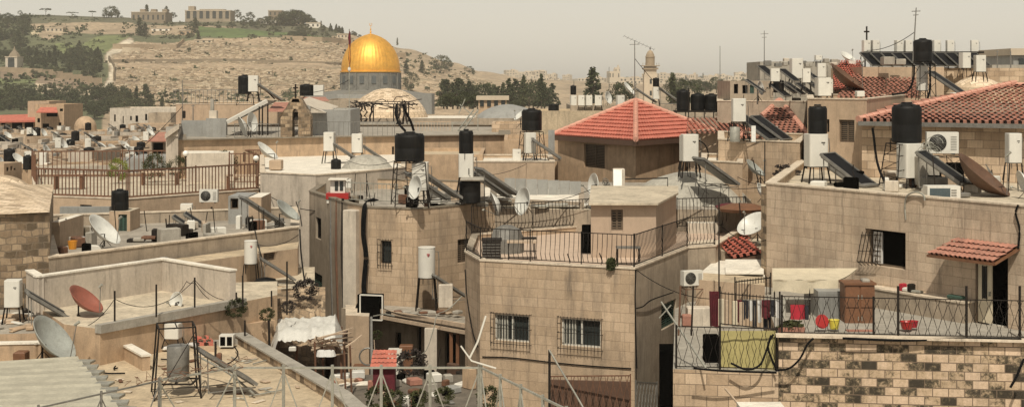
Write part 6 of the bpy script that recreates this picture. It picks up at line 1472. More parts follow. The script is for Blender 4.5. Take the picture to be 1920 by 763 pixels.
dish(984, 378, 52, 56.8, 170, .5, 'round white dish left of the pink terrace hut', foot=P(988, 400, 56.8)); dish(932, 382, 46, 56.9, 198, .13, 'thin white dish seen edge on left of the round white one', foot=P(940, 396, 56.9))
dp = random.Random(4)
for k in range(8): blk(800+k*15, 388, 57.5+dp.uniform(0, 2), dp.uniform(8, 22), dp.uniform(4, 12), .4, dp.choice(['dark', 'rust', 'conc', 'steel', 'galv_dk']), 'roof_junk', 'dark junk lying on the stained house roof', 'junk', dp.uniform(0, 1), 'junk on the stained house roof')
# dark pipes and cable bundle at the corner
for k in range(4):
    x = 680+k*2.2; cable('black cable of the thick bundle running down the stained house corner', [P(700+k*3, 372+k, 57), P(688, 378, 56.4), P(x, 392, 55.9), P(x-2, 440, 55.8), P(x+3, 480, 55.8), P(x-1, 530, 55.8), P(x-2, 556, 55.7), P(x-12-k, 575, 55.2), P(x-14+k*2, 600, 54.6), P(x-6, 628, 54)], .028, group='cables of the corner bundle')
solid('pink_pier', 'pale pink wall pier left of the cable bundle', 'pier', P(662, 0, 56.9).xy.to_3d(), 0, 0, (.62, .5, zM-.15), 'plaster_pale', -.5)
for k, px in enumerate((612, 622, 633)): cable(['first', 'second', 'third'][k]+' upright drain pipe on the left face of the stained house', [P(px+10, 372, 60.4-k*.9), P(px+8, 470, 60.3-k*.9), P(px+14, 640, 60-k*.9)], .06, ['galv_dk', 'rust', 'steel'][k], 'drain_pipe', 'pipe')
# ---------------------------------------------------------------- building BC in the centre
zC = Zat(505, 45)
BCp = [(872, 49.4), (900, 47.1), (1190, 45), (1290, 50.6), (1342, 51.2), (1400, 58), (1110, 58.5), (886, 55)]
B['BC'] = building('centre_house', 'centre ashlar house with two barred windows and a railed pink terrace', 'building', BCp, zC, 0, 'ashlar', 'pinkfloor', .18, .2, 'coping', emat={2: 'plaster_gr', 3: 'plaster_gr'},
    wins=[(1, 927, 992, 590, 640, 'slide'), (1, 1052, 1126, 598, 650, 'slide'), (2, 1240, 1268, 566, 612, 'green')])
zc = zC+.06
def rc(l, dz=0): return [Vector((*(G(px, Y)+Vector((0, .1))), zc+dz)) for px, Y in l]
railing('railing', 'dark iron railing of bellied bars along the front of the centre terrace', rc([(874, 49.4), (901, 47.1), (1189, 45.05)]), 1.0, 'steel', .155, .011, 1.7, 'belly', (.06, 1.0))
railing('railing', 'slanting bar railing along the right side of the centre terrace', rc([(1190, 45.1), (1289, 50.6), (1341, 51.2)]), 1.0, 'steel', .14, .011, 2.2, 'belly', (.06, 1.0))
railing('railing', 'long iron railing along the back of the centre terrace', rc([(884, 54.8), (1108, 58.2)]), 1.05, 'steel', .17, .012, 2.2, 'belly', (.06, 1.0)); railing('railing', 'iron railing crossing behind the pink terrace hut', rc([(1270, 57), (1398, 57.8)]), 1.15, 'steel', .15, .013, 2.2, 'belly', (.06, 1.0))
th_ = building('terrace_hut', 'pinkish stair hut with a flat roof on the centre terrace', 'hut', [(1108, 49.5), (1230, 49.5), (1268, 54), (1268, 57), (1112, 57)], Zat(384, 49.5), zC-.25, 'rose', 'roof_white', 0, .1, None, wins=[(0, 1146, 1168, 393, 432, 'shutter')], floating=True)
m = MB(); pl = [(1104, 49.2), (1234, 49.2), (1272, 53.8), (1272, 57.3), (1108, 57.3)]; zz = Zat(384, 49.5)
f0 = [Vector((*G(*q), zz+.01)) for q in pl]; f1 = [v+Vector((0, 0, .07)) for v in f0]; m.face(f0[::-1]); m.face(f1)
for i in range(5): m.face([f0[i], f0[(i+1) % 5], f1[(i+1) % 5], f1[i]])
m.build('roof_slab', 'roof', th_)
_dd = solid('side_door', 'x', 'door', P(1100, 0, 50.5).xy.to_3d()+Vector((0, 0, zC-.15)), 0, 0, (.34, .12, 1.0), 'dark')
for k_ in ('label', 'category'): del _dd[k_]
_dd.parent = th_; _dd.location = _dd.location-th_.location
def table(px, Y, z, w_, d_, h_, mat, label, leg='steel'):
    p = Vector(((px-960)*Y/F, Y, z)); t = thing('table', label, 'table', p); MB().box(p+Vector((0, 0, h_-.02)), (w_, d_, .04)).build('top', mat, t)
    for a in (-1, 1):
        for b in (-1, 1): MB().tube([p+Vector((a*w_*.45, b*d_*.42, 0)), p+Vector((a*w_*.45, b*d_*.42, h_-.04))], .022, 4).build('leg', leg, t)
    return t
zf = zC-.18
t = thing('storage_chest', 'dark rattan chest at the left corner of the centre terrace', 'chest', Vector(((922-960)*48.5/F, 48.5, zf))); p = Vector(((922-960)*48.5/F, 48.5, zf)); MB().box(p+Vector((0, 0, .35)), (.62, .6, .7)).build('body', 'galv_dk', t); MB().box(p+Vector((0, 0, .73)), (.68, .66, .05)).build('lid', 'steel', t)
m = MB()
for k in range(7): m.box(p+Vector((0, -.31, .08+.095*k)), (.6, .015, .05))
m.build('slats', 'steel', t)
table(978, 49, zf, 1.0, .6, .62, 'palewood', 'low pale topped table behind the front railing of the centre terrace'); table(1178, 47.5, zf, .8, .5, .6, 'galv_dk', 'small grey table at the right corner of the centre terrace')
t = thing('covered_grill', 'dark cover draped grill behind the rattan chest', 'grill', Vector(((950-960)*51/F, 51, zf))); p = Vector(((950-960)*51/F, 51, zf)); MB().lathe([(.62, 0), (.6, .5), (.5, .8), (.2, .95), (0, .97)], 9, p).build('cover', 'galv_dk', t); MB().box(p+Vector((.75, 0, .5)), (.6, .4, .05)).build('side_shelf', 'steel', t)
for k in range(2): MB().tube([p+Vector((.6+.35*k, 0, 0)), p+Vector((.6+.35*k, 0, .48))], .02, 4).build('leg', 'steel', t)
for k, (px, Y, lb) in enumerate(((1128, 46.6, 'small pile of dark tools by the hut door'), (1068, 46.4, 'bent thin stick leaning on the front railing'))): cable(lb, [Vector(((px-960-3)*Y/F, Y, zf)), Vector(((px-960+1)*Y/F, Y, zf+.25)), Vector(((px-960-4)*Y/F, Y, zf+.5))], .02, 'steel', 'stick', 'stick')
t = thing('potted_plant', 'small dry plant hanging over the front edge of the centre terrace', 'plant', P(1144, 505, 45.3)); crown_mesh('round', 260, .3, 3).build('leaves', 'leaf', t, M=Matrix.Translation(P(1146, 510, 45.25)) @ Matrix.Diagonal((.35, .25, .45, 1)))
MB().lathe([(0, 0), (.08, 0), (.1, .14), (0, .14)], 10, P(1146, 505, 45.35)).build('pot', 'tile_old', t)
bld('orange_wall', 'low orange wall behind the pink floor of the centre terrace', (1010, 1095), 56.8, .25, 440, zf, 'plaster_or', 'coping', par=0, floating=True)
# cables on the centre house
def BCf(px, py, out=.03):
    A, Bv = G(900, 47.1), G(1190, 45); u, z = hit(A, Bv, px, py); d = (Bv-A).normalized(); q = A+d*u+Vector((d.y, -d.x))*out; return Vector((q.x, q.y, z))
cable('black cable sagging across the lower front of the centre house', [BCf(905, 668), BCf(960, 670), BCf(1050, 680), BCf(1120, 686), BCf(1184, 690)], .018)
cable('black cable running down the right corner of the centre house', [P(1192, 505, 44.9), P(1191, 560, 44.9), P(1193, 660, 44.9), P(1194, 690, 44.9)], .02); cable('black cable climbing the right side of the centre house', [P(1193, 578, 45.0), P(1206, 574, 45.6), P(1222, 562, 46.3), P(1262, 548, 48.6)], .02)
cable('black cable along the left edge of the centre house', [P(872, 505, 49.2), P(876, 560, 49.0), P(886, 620, 48.0), P(896, 650, 47.2)], .02)
t = ac(1297, 536, 46.5, 40, 'white cooling unit projecting beside the right side of the centre house', .35); stand(1297, 538, 34, 60, 46.6, 'thin red and grey legs below the projecting cooling unit', 'rust', slim=True, splay=1)
blk(1244, 700, 45, 10, 8, .3, 'conc', 'cable_box', 'small box above the dark gap beside the centre house', 'box')
# window sill ledge and lattice fence at its foot
sheet(1030, 1188, 704, 790, 44.2, 'rust', 'rusty mesh sheet leaning at the foot of the centre house', Y2=43.2) if False else None
t = railing('mesh_fence', 'dark diamond mesh fence at the foot of the centre house', [P(1030, 790, 43.5), P(1182, 790, 42.8)], (790-704)*43/F, 'rust', .10, .014, 3, 'wavy', (.0, 1.0), cat='fence')
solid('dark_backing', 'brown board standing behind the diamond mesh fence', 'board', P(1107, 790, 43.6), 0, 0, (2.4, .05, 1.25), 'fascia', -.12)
railing('mesh_fence', 'pale mesh panel at the foot of the right side of the centre house', [P(1192, 790, 43), P(1232, 790, 44.5)], (790-716)*43.5/F, 'galv_dk', .12, .014, 3, 'wavy', (.0, 1.0), cat='fence')
building('gap_shade_block', 'black block painted as shade in the gap between centre house and stone terrace', 'wall', [(1236, 44.8), (1262, 44.6), (1262, 46), (1236, 46)], Zat(655, 45), 0, 'dark', 'dark', 0)  # near-black block, its colour stands in for the alley's shade
# ---------------------------------------------------------------- roofs between centre and right house
zq = Zat(480, 52)
building('back_terrace', 'weathered parapet block right of the centre terrace', 'building', [(1290, 50.9), (1345, 51.4), (1345, 54), (1290, 53)], Zat(466, 51)+.02, 0, 'plaster_gr', 'coping', 0)
bb = building('red_lean_to_house', 'small house under the red tiled lean to between the two big houses', 'building', [(1352, 52), (1428, 50.6), (1428, 56), (1352, 57)], Zat(470, 52), 0, 'plaster_gr', 'roof', 0)
m = MB(); tile_plane(m, P(1372, 484, 50.6), P(1434, 472, 49.8), P(1340, 449, 54), P(1400, 442, 53.6), .4, .26, .045, .06); m.build('tiles', 'tile', bb)
m = MB(); f = [v-Vector((0, 0, .08)) for v in (P(1372, 484, 50.6), P(1434, 472, 49.8), P(1400, 442, 53.6), P(1340, 449, 54))]; m.face(f); g2 = [v-Vector((0, 0, .25)) for v in f]; m.face([f[0], f[3], g2[3], g2[0]]); m.face([f[0], f[1], g2[1], g2[0]]); m.build('roof_board', 'fascia', bb)
building('white_roof_house', 'bright white flat roof below the red tiled lean to', 'building', [(1312, 48.5), (1434, 46.8), (1434, 51.5), (1340, 52)], Zat(516, 48), 0, 'plaster_pale', 'roof_white', 0)
building('grey_roof_house', 'grey roof patch in front of the bright white flat roof', 'building', [(1305, 46.5), (1434, 45.2), (1434, 47), (1305, 48.3)], Zat(528, 46), 0, 'plaster', 'roof_tan', 0)
sheet(1360, 1432, 486, 512, 47.5, 'roof_white', 'white board propped over the bright flat roof', lean=2.2)
dish(1414, 424, 62, 53.5, 120, .55, 'very large pale dish curving behind the red tiled lean to', foot=P(1420, 452, 53.5)); 
bld('far_block', 'pale lean to wall behind the iron railing right of the hut', (1290, 1350), 57.2, 1.5, 418, 8, 'plaster_pale', 'roof_white', par=0)
mbtag(MB().lathe([(0, 0), (.7, 0), (.75, .1), (.5, .2), (0, .22)], 9, P(1376, 392, 57)), 'rug_heap', 'maroon', 'heap of dark red rugs on the roof below the wide dome', 'heap')
mbtag(MB().lathe([(0, 0), (.9, 0), (1.0, .12), (.5, .28), (0, .3)], 9, P(1392, 396, 56)), 'rug_heap', 'wood', 'brown heap right of the dark red rugs', 'heap')
for k, (a, b) in enumerate((((1412, 300), (1424, 350)), ((1420, 340), (1432, 380)), ((1386, 380), (1392, 440)), ((1434, 265), (1434, 345)), ((1252, 380), (1256, 440)), ((1348, 380), (1348, 560)))):
    Y = (60, 58, 54, 59, 56, 44.5)[k]; cable(['tilted dark pole left of the right house', 'short dark pole at the left edge of the right house', 'upright dark post behind the iron railing', 'thin pole before the low ashlar house', 'thin post behind the right side of the hut', 'tall thin pole left of the laundry'][k], [P(*b, Y), P(*a, Y)], .025, 'steel', 'pole', 'pole')
dish(1414, 318, 44, 60, 48, .22, 'grey dish seen edge on above the left corner of the right house', 'dish_grey', foot=P(1426, 345, 60)); dish(1427, 360, 34, 57, 30, .3, 'small white dish at the left corner of the right house', foot=P(1432, 380, 57))
cm = crown_mesh('round', 500, .12, 9); t = thing('dry_bush', 'dry dark bush on the low roof left of the slim tank boiler', 'bush', P(1475, 342, 56)); cm.build('twigs', 'deadwood', t, M=Matrix.Translation(P(1475, 345, 56)) @ Matrix.Diagonal((1.3, .8, .8, 1)))
blk(1460, 344, 57, 10, 20, .3, 'plaster_or', 'stub_wall', 'orange stub by the dry dark bush', 'block')
# clutter on lower terrace TL
solid('blue_trunk', 'black metal cage like cupboard left of the yellow screen', 'cupboard', P(1334, 692, 40), 0, 0, (.42, .5, .95), 'dark'); solid('white_cover', 'white sheet covered table below the crossed window', 'covered table', P(1298, 668, 43), 0, 0, (1.0, .7, .32), 'tarp'); solid('washing_machine', 'pale appliance box on the lower terrace', 'appliance', P(1310, 610, 46), 0, 0, (.75, .5, .6), 'plaster_pale'); solid('pink_tub', 'pink plastic tub beside the pale appliance', 'tub', P(1288, 610, 45.6), 0, 0, (.3, .3, .35), 'tile_old')
cable('pale diagonal pole crossing the lower terrace', [P(1240, 566, 41), P(1324, 690, 38.3)], .028, 'galv', 'pole', 'pole'); cable('second thin pale pole crossing the first at the barred window', [P(1258, 572, 44), P(1236, 596, 43)], .02, 'galv', 'pole', 'pole'); cable('pinkish pole leaning across the lower stone wall', [P(1360, 728, 37.5), P(1400, 775, 36)], .03, 'palewood', 'pole', 'pole')
for k, px in enumerate((1272, 1296)): cable(['rusty red upright pipe left of the projecting cooling unit legs', 'dark upright pipe behind the projecting cooling unit'][k], [P(px, 640, 44), P(px+4, 536, 44)], .03, 'rust' if k == 0 else 'steel', 'pipe', 'pipe')
# ---------------------------------------------------------------- left foreground roofs
def wallseg(label, pts, z0, z1, th, mat, name='parapet_wall', cap=None, cat='wall'):
    root = thing(name, label, cat, (*G(*pts[0]), z0)); m = MB(); c = MB()
    P2 = [G(*p) for p in pts]
    for i, (a, b) in enumerate(zip(P2, P2[1:])):
        d = b-a; L = d.length; e = .0 if i == 0 else th*.0
        m.box(((a.x+b.x)/2, (a.y+b.y)/2, (z0+z1)/2-.0005*i), (L+th*.96, th, z1-z0-.001*i), atan2(d.y, d.x))
        c.box(((a.x+b.x)/2, (a.y+b.y)/2, z1+.03-.001*i), (L+th*1.2, th+.06, .05), atan2(d.y, d.x))
    m.build('wall', mat, root)
    if cap: c.build('coping', cap, root)
    return root
B['BL2'] = building('left_terrace_house', 'orange walled house with a pale flat roof below the white parapet', 'building', [(120, 41.2), (188, 40.4), (452, 45.3), (520, 46.8), (520, 50), (310, 49.2), (60, 45)], 9.02, 0, 'plaster_or', 'roof', .0)
wallseg('long whitewashed parapet wall bending around the pale left terrace', [(57, 44.9), (74, 43.7), (305, 47.9), (433, 45.1)], 8.9, 10.03, .22, 'plaster_white', cap='roof_white')
wallseg('low stained kerb along the front edge of the pale left terrace', [(190, 40.5), (452, 45.3)], 8.9, 9.14, .25, 'conc', 'roof_kerb', cap=None)
B['BL3'] = building('back_left_house', 'small flat roof with a boiler between the white parapet and the stained house', 'building', [(436, 50.3), (590, 51.5), (590, 57), (436, 56.5)], Zat(560, 51)+.35, 0, 'rubble', 'roof', 0)
zb3 = Zat(560, 51)+.35
heater(470, 494, 24, 43, 52.2, 'white boiler on thin dark legs right of the white parapet', legs=42, round_=True)
panel(520, 530, 52.4, 'dark collector lying low right of the boiler by the white parapet', .9)
mbtag(MB().lathe([(0, 0), (.40, .02), (.46, .2), (.36, .42), (.1, .48), (0, .48)], 14, P(498, 545, 51.6)), 'black_bin', 'black', 'squat black round bin on the small flat roof', 'bin', None, True)
for k in range(7): blk(445+k*17, 552+(k % 3)*4, 51.2, 12+(k % 2)*8, 4, .4, ['tile_old', 'conc', 'palewood', 'green_sh', 'white', 'rust', 'galv'][k], 'roof_debris', 'flat debris on the small roof right of the white parapet', 'debris', .3*k, 'debris by the white parapet')
blk(306, 487, 48.6, 14, 5, .3, 'galv_dk', 'small_box', 'small dark box on the ledge behind the bend of the white parapet', 'box')
for k, (px, a, b) in enumerate(((215, 612, 545), (293, 594, 533), (365, 576, 520), (455, 574, 516), (443, 562, 548), (538, 590, 490), (509, 575, 545))):
    cable(['first', 'second', 'third', 'fourth', 'fifth very short', 'sixth and tallest', 'seventh'][k]+' thin dark iron pole from the left along the pale left terrace', [P(px, a, 41+k*.9), P(px, b, 41+k*.9)], .028, 'steel', 'iron_pole', 'pole')
cable('thin wire sagging between the poles of the pale left terrace', [P(160, 612, 41), P(215, 560, 41), P(293, 572, 42.5), P(365, 524, 43), P(420, 562, 44)], .010, sag=.12); cable('second thin wire hanging off the third terrace pole', [P(330, 552, 45), P(350, 527, 44), P(365, 528, 43.2), P(392, 560, 44)], .010, sag=.06)
cable('black wire dropping from the beige wall to the rocky bank', [P(562, 430, 54), P(564, 470, 53), P(570, 520, 52), P(578, 560, 51)], .03, sag=0)
cable('bent black iron stick beside the small shuttered window', [P(478, 432, 53), P(484, 460, 52.6), P(492, 486, 52.4)], .025, 'steel', 'iron_pole', 'pole')
dish(333, 566, 37, 44.6, 172, .6, 'small round white dish on the pale left terrace', foot=P(330, 586, 44.6)); 
dish(157, 566, 74, 42.6, 50, .36, 'brownish red dish tilted up on the pale left terrace', 'dish_red', foot=P(147, 606, 42.6))
heater(25, 574, 29, 50, 43, 'white boiler on thin splayed legs at the far left before the rubble wall', legs=40); panel(96, 612, 42.8, 'long dark collector sloping from the far left boiler', 1.05, .1)
rbh = building('rubble_house', 'high old rubble stone wall at the left picture edge', 'building', [(-60, 46), (93, 47.4), (100, 60), (-60, 60)], Zat(400, 47), 0, 'rubble', 'roof_tan', 0)
m = MB(); q = [(-60, 45.9), (92, 47.2), (100, 58), (-60, 58)]; zz = Zat(400, 47)
f = [Vector((*G(*p), zz+.02)) for p in q]; cc = P(20, 0, 53); tp = Vector((P(10, 0, 54).x, 54, zz+.55))
for i in range(4): m.face([f[i], f[(i+1) % 4], tp])
m.build('sloped_roof', 'dome_stone', rbh)
dome(0, 392, 72, 64, 58, 'dome_stone', 'pale stone block dome cut by the left picture edge', 'pale_stone_dome', n=44)
B['BL4'] = building('far_left_roof_house', 'grey cluttered low roof at the left picture edge', 'building', [(-60, 41), (120, 41.4), (100, 45.5), (-60, 45.5)], 8.75, 0, 'plaster_or', 'roof_grey', .0)
wallseg('orange parapet wall with a pale top behind the big grey dish', [(-50, 40.2), (70, 40.4), (118, 41)], 8, 8.62, .25, 'plaster_or', cap='roof_white')
wallseg('orange parapet wall with a white top right of the big grey dish', [(118, 41.0), (215, 42.4)], 8, 8.55, .25, 'plaster_or', cap='roof_white')
wallseg('low orange wall running forward from the corner by the white rags', [(196, 43.3), (272, 39.8)], 7.9, 8.38, .22, 'plaster_or', cap='roof_white')
B['BL1'] = building('foreground_house', 'wide tan flat roof of the house in the left foreground', 'building', [(-120, 30), (760, 30), (640, 35.6), (455, 43.8), (190, 43.8), (-60, 41)], 8.0, 0, 'plaster_or', 'roof_tan', 0)
wallseg('rough stone parapet running down the right side of the tan foreground roof', [(452, 43.9), (640, 35.7), (760, 30.2)], 7.6, 8.22, .35, 'rubble', cap='conc')
wallseg('low grey wall along the back of the tan foreground roof', [(372, 43.3), (450, 43.7)], 7.9, 8.15, .2, 'conc', cap=None)
# corrugated roof
t = thing('corrugated_roof', 'dull pale corrugated sheet roof at the lower left corner', 'roof', P(0, 700, 36)); m = MB(); 
c00, c10, c11, c01 = Vector((*G(-150, 31.5), 8.25)), Vector((*G(262, 31.5), 8.3)), Vector((*G(146, 39.4), 8.42)), Vector((*G(-60, 38.4), 8.42))
N = 60
for i in range(N+1):
    s_ = i/N; a = c00.lerp(c01, s_); b = c10.lerp(c11, s_); up = .035 if (i % 5) == 0 else 0; m.v += [a+Vector((0, 0, up)), b+Vector((0, 0, up))]
for i in range(N): m.f.append([2*i, 2*i+1, 2*i+3, 2*i+2]); m.m.append(0)
m.face([c01+Vector((0, 0, -.3)), c11+Vector((0, 0, -.3)), c11, c01]); m.face([c10+Vector((0, 0, -.3)), c11+Vector((0, 0, -.3)), c11, c10]); m.face([v-Vector((0, 0, .3)) for v in (c00, c10, c11, c01)])
m.build('sheeting', 'corr', t); m = MB()
for k in range(12): a = c10.lerp(c11, k/12); b = c10.lerp(c11, (k+.55)/12); m.box((a+b)/2+Vector((.12, 0, -.02)), (.42, (b-a).length, .06), -.1 if k % 2 else .15)
m.build('flashing', 'galv', t)
dish(94, 640, 104, 39.9, 40, .42, 'big grey dish with a patchy face at the left foreground', 'dish_grey', foot=P(80, 676, 39.9))
# tank stand in the foreground
t = stand(330, 607, 66, 140, 36.6, 'open steel tower holding a dull metal tank on the tan foreground roof', splay=1.3, rz=.3)
c = P(334, 712, 36.6); m = MB().lathe([(0, 0), (.27, 0), (.28, .02), (.28, .86), (.27, .88), (0, .9)], 26, c); mbtag(m, 'metal_tank', 'galv_dk', 'dull brownish metal tank inside the foreground steel tower', 'water tank', None, True)
m = MB()
for a, b in (((-.42, -.36), (.42, -.36)), ((-.42, .36), (.42, .36)), ((-.42, -.36), (-.42, .36)), ((.42, -.36), (.42, .36)), ((0, -.36), (0, .36))): m.tube([c+Vector((*a, -.03)), c+Vector((*b, -.03))], .028, 4)
mbtag(m, 'tank_cradle', 'steel', 'steel cradle under the dull metal tank', 'cradle')
heater(325, 633, 28, 28, 42.6, 'small white boiler top standing behind the foreground tower'); 
panel(425, 728, 36.6, 'long dark collector lying flat on the tan foreground roof', 1.0, .12); 
cable('pale pipe running beside the flat foreground collector', [P(372, 668, 38.5), P(430, 700, 37.6), P(476, 738, 36.2)], .03, 'galv', 'pipe', 'pipe')
t = thing('ventilation_box', 'white box with two dark openings at the back of the foreground roof', 'vent box', P(426, 648, 43)); c = P(426, 648, 43); MB().box(c+Vector((0, 0, .17)), (.42, .35, .34)).build('casing', 'white', t)
for s_ in (-.1, .1): MB().box(c+Vector((s_, -.177, .17)), (.15, .012, .26)).build('opening', 'dark', t)
tslope(P(370, 648, 42.4), P(404, 648, 42.4), P(362, 632, 43.6), P(392, 630, 43.6), 'tile', 'small patch of red tiles at the back of the foreground roof', 'tile_patch', 'tiles')
rg = random.Random(31)
for k in range(26):
    px, py = rg.uniform(225, 372), rg.uniform(634, 655); blk(px, py, (CZ-8.05)*F/(py-HY), rg.uniform(8, 26), rg.uniform(2, 6), rg.uniform(.3, .8), rg.choice(['white', 'white', 'clothwh', 'roof_white', 'tile_old', 'galv']), 'white_rag', 'scattered pale rag or board at the back of the foreground roof', 'debris', rg.uniform(0, 3), 'pale debris of the foreground roof')
for k in range(38):
    px, py = rg.uniform(200, 620), rg.uniform(655, 755); Y = (CZ-8.01)*F/(py-HY)
    if (px-455)/185 > (43.8-Y)/8.2: continue
    blk(px, py, Y, rg.uniform(4, 14), rg.uniform(1, 4), rg.uniform(.1, .4), rg.choice(['conc', 'palewood', 'rust', 'coping']), 'roof_stone', 'small stone or scrap on the tan foreground roof', 'stone', rg.uniform(0, 3), 'scraps on the tan foreground roof')
for k in range(22):
    px, Y = rg.uniform(-20, 110), rg.uniform(41.5, 45); p = P(px, 0, Y); p.z = 8.76; solid('roof_scrap', 'scrap board on the grey roof below the far left boiler', 'scrap', p, 0, 0, (rg.uniform(.2, .9), rg.uniform(.1, .4), rg.uniform(.03, .15)), rg.choice(['conc', 'white', 'steel', 'palewood', 'plaster_or']), rg.uniform(0, 3), 'scraps on the far left grey roof')
blk(40, 682, 39.8, 22, 24, .4, 'wood', 'wooden_box', 'brown wooden box under the big grey dish', 'box')
cable('stand pipe rising from the back wall of the foreground roof', [P(404, 668, 41.6), P(404, 640, 41.6)], .035, 'steel', 'pipe', 'pipe')
cable('thin hose lying across the foreground roof', [P(395, 690, 39.8), P(430, 680, 40.2), P(446, 664, 41.2), P(440, 650, 42.4)], .02); solid('gas_bottle', 'small brown bottle standing on the foreground roof', 'bottle', P(411, 680, 40), 0, 0, (.13, .13, .28), 'rust', bev=.04)
cable('dark pole standing by the stone parapet top', [P(459, 646, 43.5), P(459, 600, 43.5)], .03, 'steel', 'iron_pole', 'pole'); cable('dark iron gate post left of the white tarp', [P(506, 670, 45), P(504, 600, 45)], .04, 'steel', 'iron_pole', 'pole')
# ---------------------------------------------------------------- rocky bank and courtyard
def bank():
    m = MB(); NX, NY = 46, 30
    for j in range(NY+1):
        for i in range(NX+1):
            px, Y = 425+185*i/NX, 43.2+8.4*j/NY; t_ = max(0, min(1, (Y-45.2)/6)); x = max(0, (px-500)/110)
            z = 6.3+(zb3-6.3)*t_**.7-x*(1-t_)*1.8; p = P(px, 0, Y); nz = noise.noise(Vector((p.x*1.6, Y*1.6, 0)))*.28+noise.noise(Vector((p.x*4, Y*4, 3)))*.12; m.v.append(Vector((p.x, Y, z+nz*min(1, (1-t_)*4+.15))))
    n = NX+1
    for j in range(NY):
        for i in range(NX): a = j*n+i; m.f.append([a, a+1, a+n+1, a+n]); m.m.append(0)
    o = m.build('rocky_bank', 'rubble'); o['kind'] = 'structure'
bank()
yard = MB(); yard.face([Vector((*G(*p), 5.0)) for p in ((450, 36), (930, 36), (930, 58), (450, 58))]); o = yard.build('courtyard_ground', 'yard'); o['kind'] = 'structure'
wallseg('orange retaining wall joining the left terrace and the rocky bank', [(450, 45.5), (505, 46.2)], 5, 8.3, .3, 'plaster_or', 'retaining_wall', cap=None)
cr = crown_mesh('round', 1100, .075, 12)
for k, (px, py, Y, s_, mt_, lb) in enumerate(((442, 592, 44.7, .7, 'leaf', 'dark bush growing over the corner of the orange retaining wall'), (500, 600, 45.5, .5, 'leaf', 'small dark bush on the rocky bank'), (572, 560, 50, .9, 'deadwood', 'bare scrub on the rocky bank near the stained house'), (540, 585, 47.5, .5, 'deadwood', 'dusty bush on the rocky bank left of the white tarp'), (706, 635, 51.5, .4, 'leaf', 'small green plant under the slab of the porch'), (620, 755, 41.5, .5, 'leaf', 'plants in the yard right of the stone parapet'), (742, 762, 41.5, .6, 'leaf', 'low dark green plant at the bottom edge below the red tiled cabinet'), (785, 760, 41.3, .6, 'leaf', 'leafy plant with broad leaves at the bottom of the yard'), (710, 762, 41, .8, 'leaf', 'thin weeds at the bottom edge left of the broad leaved plant'), (832, 755, 41.4, .6, 'leaf', 'dark plants by the corner of the centre house'), (770, 700, 46, 1.0, 'deadwood', 'dry plants standing before the white column'), (915, 760, 40, .7, 'leaf', 'weeds below the left window of the centre house'))):
    t = thing('bush', lb, 'bush', P(px, py, Y)); cr.build('foliage', mt_, t, M=Matrix.Translation(P(px, py, Y)-Vector((0, 0, .15*s_))) @ Matrix.Diagonal((s_, s_, s_, 1)))
# white tarp shelter
t = thing('tarp_shelter', 'dark shelter covered with a rumpled white tarpaulin in the courtyard', 'shelter', P(575, 0, 47).xy.to_3d()+Vector((0, 0, 5))); m = MB(); NX, NY = 40, 18
for j in range(NY+1):
    for i in range(NX+1):
        px, Y = 508+134*i/NX, 44.6+2.9*j/NY; e = min(i, NX-i)/NX; z = 8.1-.9*max(0, .10-e)*6-.5*max(0, .15-j/NY)*3+.12*noise.noise(Vector((px*.05, Y*1.2, 0)))+.08*noise.noise(Vector((px*.16, Y*3, 5)))+(.16*(px-506)/140); p = P(px, 0, Y); m.v.append(Vector((p.x, Y, z)))
n = NX+1
for j in range(NY):
    for i in range(NX): a = j*n+i; m.f.append([a, a+1, a+n+1, a+n]); m.m.append(0)
m.build('tarpaulin', 'tarp', t, True)
for px, Y in ((516, 45), (556, 45), (640, 45), (516, 48.5), (640, 48.5)): MB().tube([Vector((*G(px, Y), 5)), Vector((*G(px, Y), 7.7))], .04, 5).build('post', 'rust', t)
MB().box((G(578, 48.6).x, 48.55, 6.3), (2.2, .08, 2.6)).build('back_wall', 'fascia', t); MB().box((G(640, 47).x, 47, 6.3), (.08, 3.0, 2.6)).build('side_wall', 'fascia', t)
t = thing('metal_shelf', 'grey wire shelf inside the white tarp shelter', 'shelf', Vector((*G(578, 44.6), 5.6))); c = Vector((*G(578, 44.6), 5.6)); 
for k in range(3): MB().box(c+Vector((0, 0, .2+.3*k)), (.7, .3, .04)).build('shelf', 'galv', t)
solid('white_carton', 'small white carton inside the white tarp shelter', 'box', P(549, 658, 44.8), 0, 0, (.22, .2, .16), 'white')
t = thing('stick_pergola', 'rough pergola of white peeled branches before the tarp shelter', 'pergola', P(622, 740, 42.6)); m = MB()
for k in range(7): a = P(584+rg.uniform(-4, 8), 636+k*4, 42.6+k*.12); b = P(650+rg.uniform(-6, 14), 618+k*7+rg.uniform(-4, 4), 43.4+k*.1); m.tube([a, (a+b)/2+Vector((0, 0, rg.uniform(-.08, .12))), b], [.035, .03, .018], 5)
for k in range(5): a = P(592+k*13, 630+k*3, 42.5); b = P(604+k*12, 652+k*2, 43.6); m.tube([a, b], .022, 5)
m.tube([P(640, 655, 42.8), P(664, 640, 43), P(678, 628, 43.2)], [.035, .03, .02], 5); m.build('branches', 'palewood', t); 
for px, Y in ((590, 42.6), (604, 43.2), (645, 42.7), (656, 43.4)): MB().tube([Vector((*G(px+4, Y), 6.2)), P(px, 640, Y)], .03, 5).build('post', 'rust', t)
mbtag(MB().lathe([(0, .2), (.14, .18), (.2, .02), (0, 0)], 10, P(604, 668, 42.8)).lathe([(0, .2), (.14, .18), (.2, .02), (0, 0)], 10, P(618, 668, 42.8)), 'white_cloths', 'clothwh', 'white bundle hanging under the branch pergola', 'cloth')
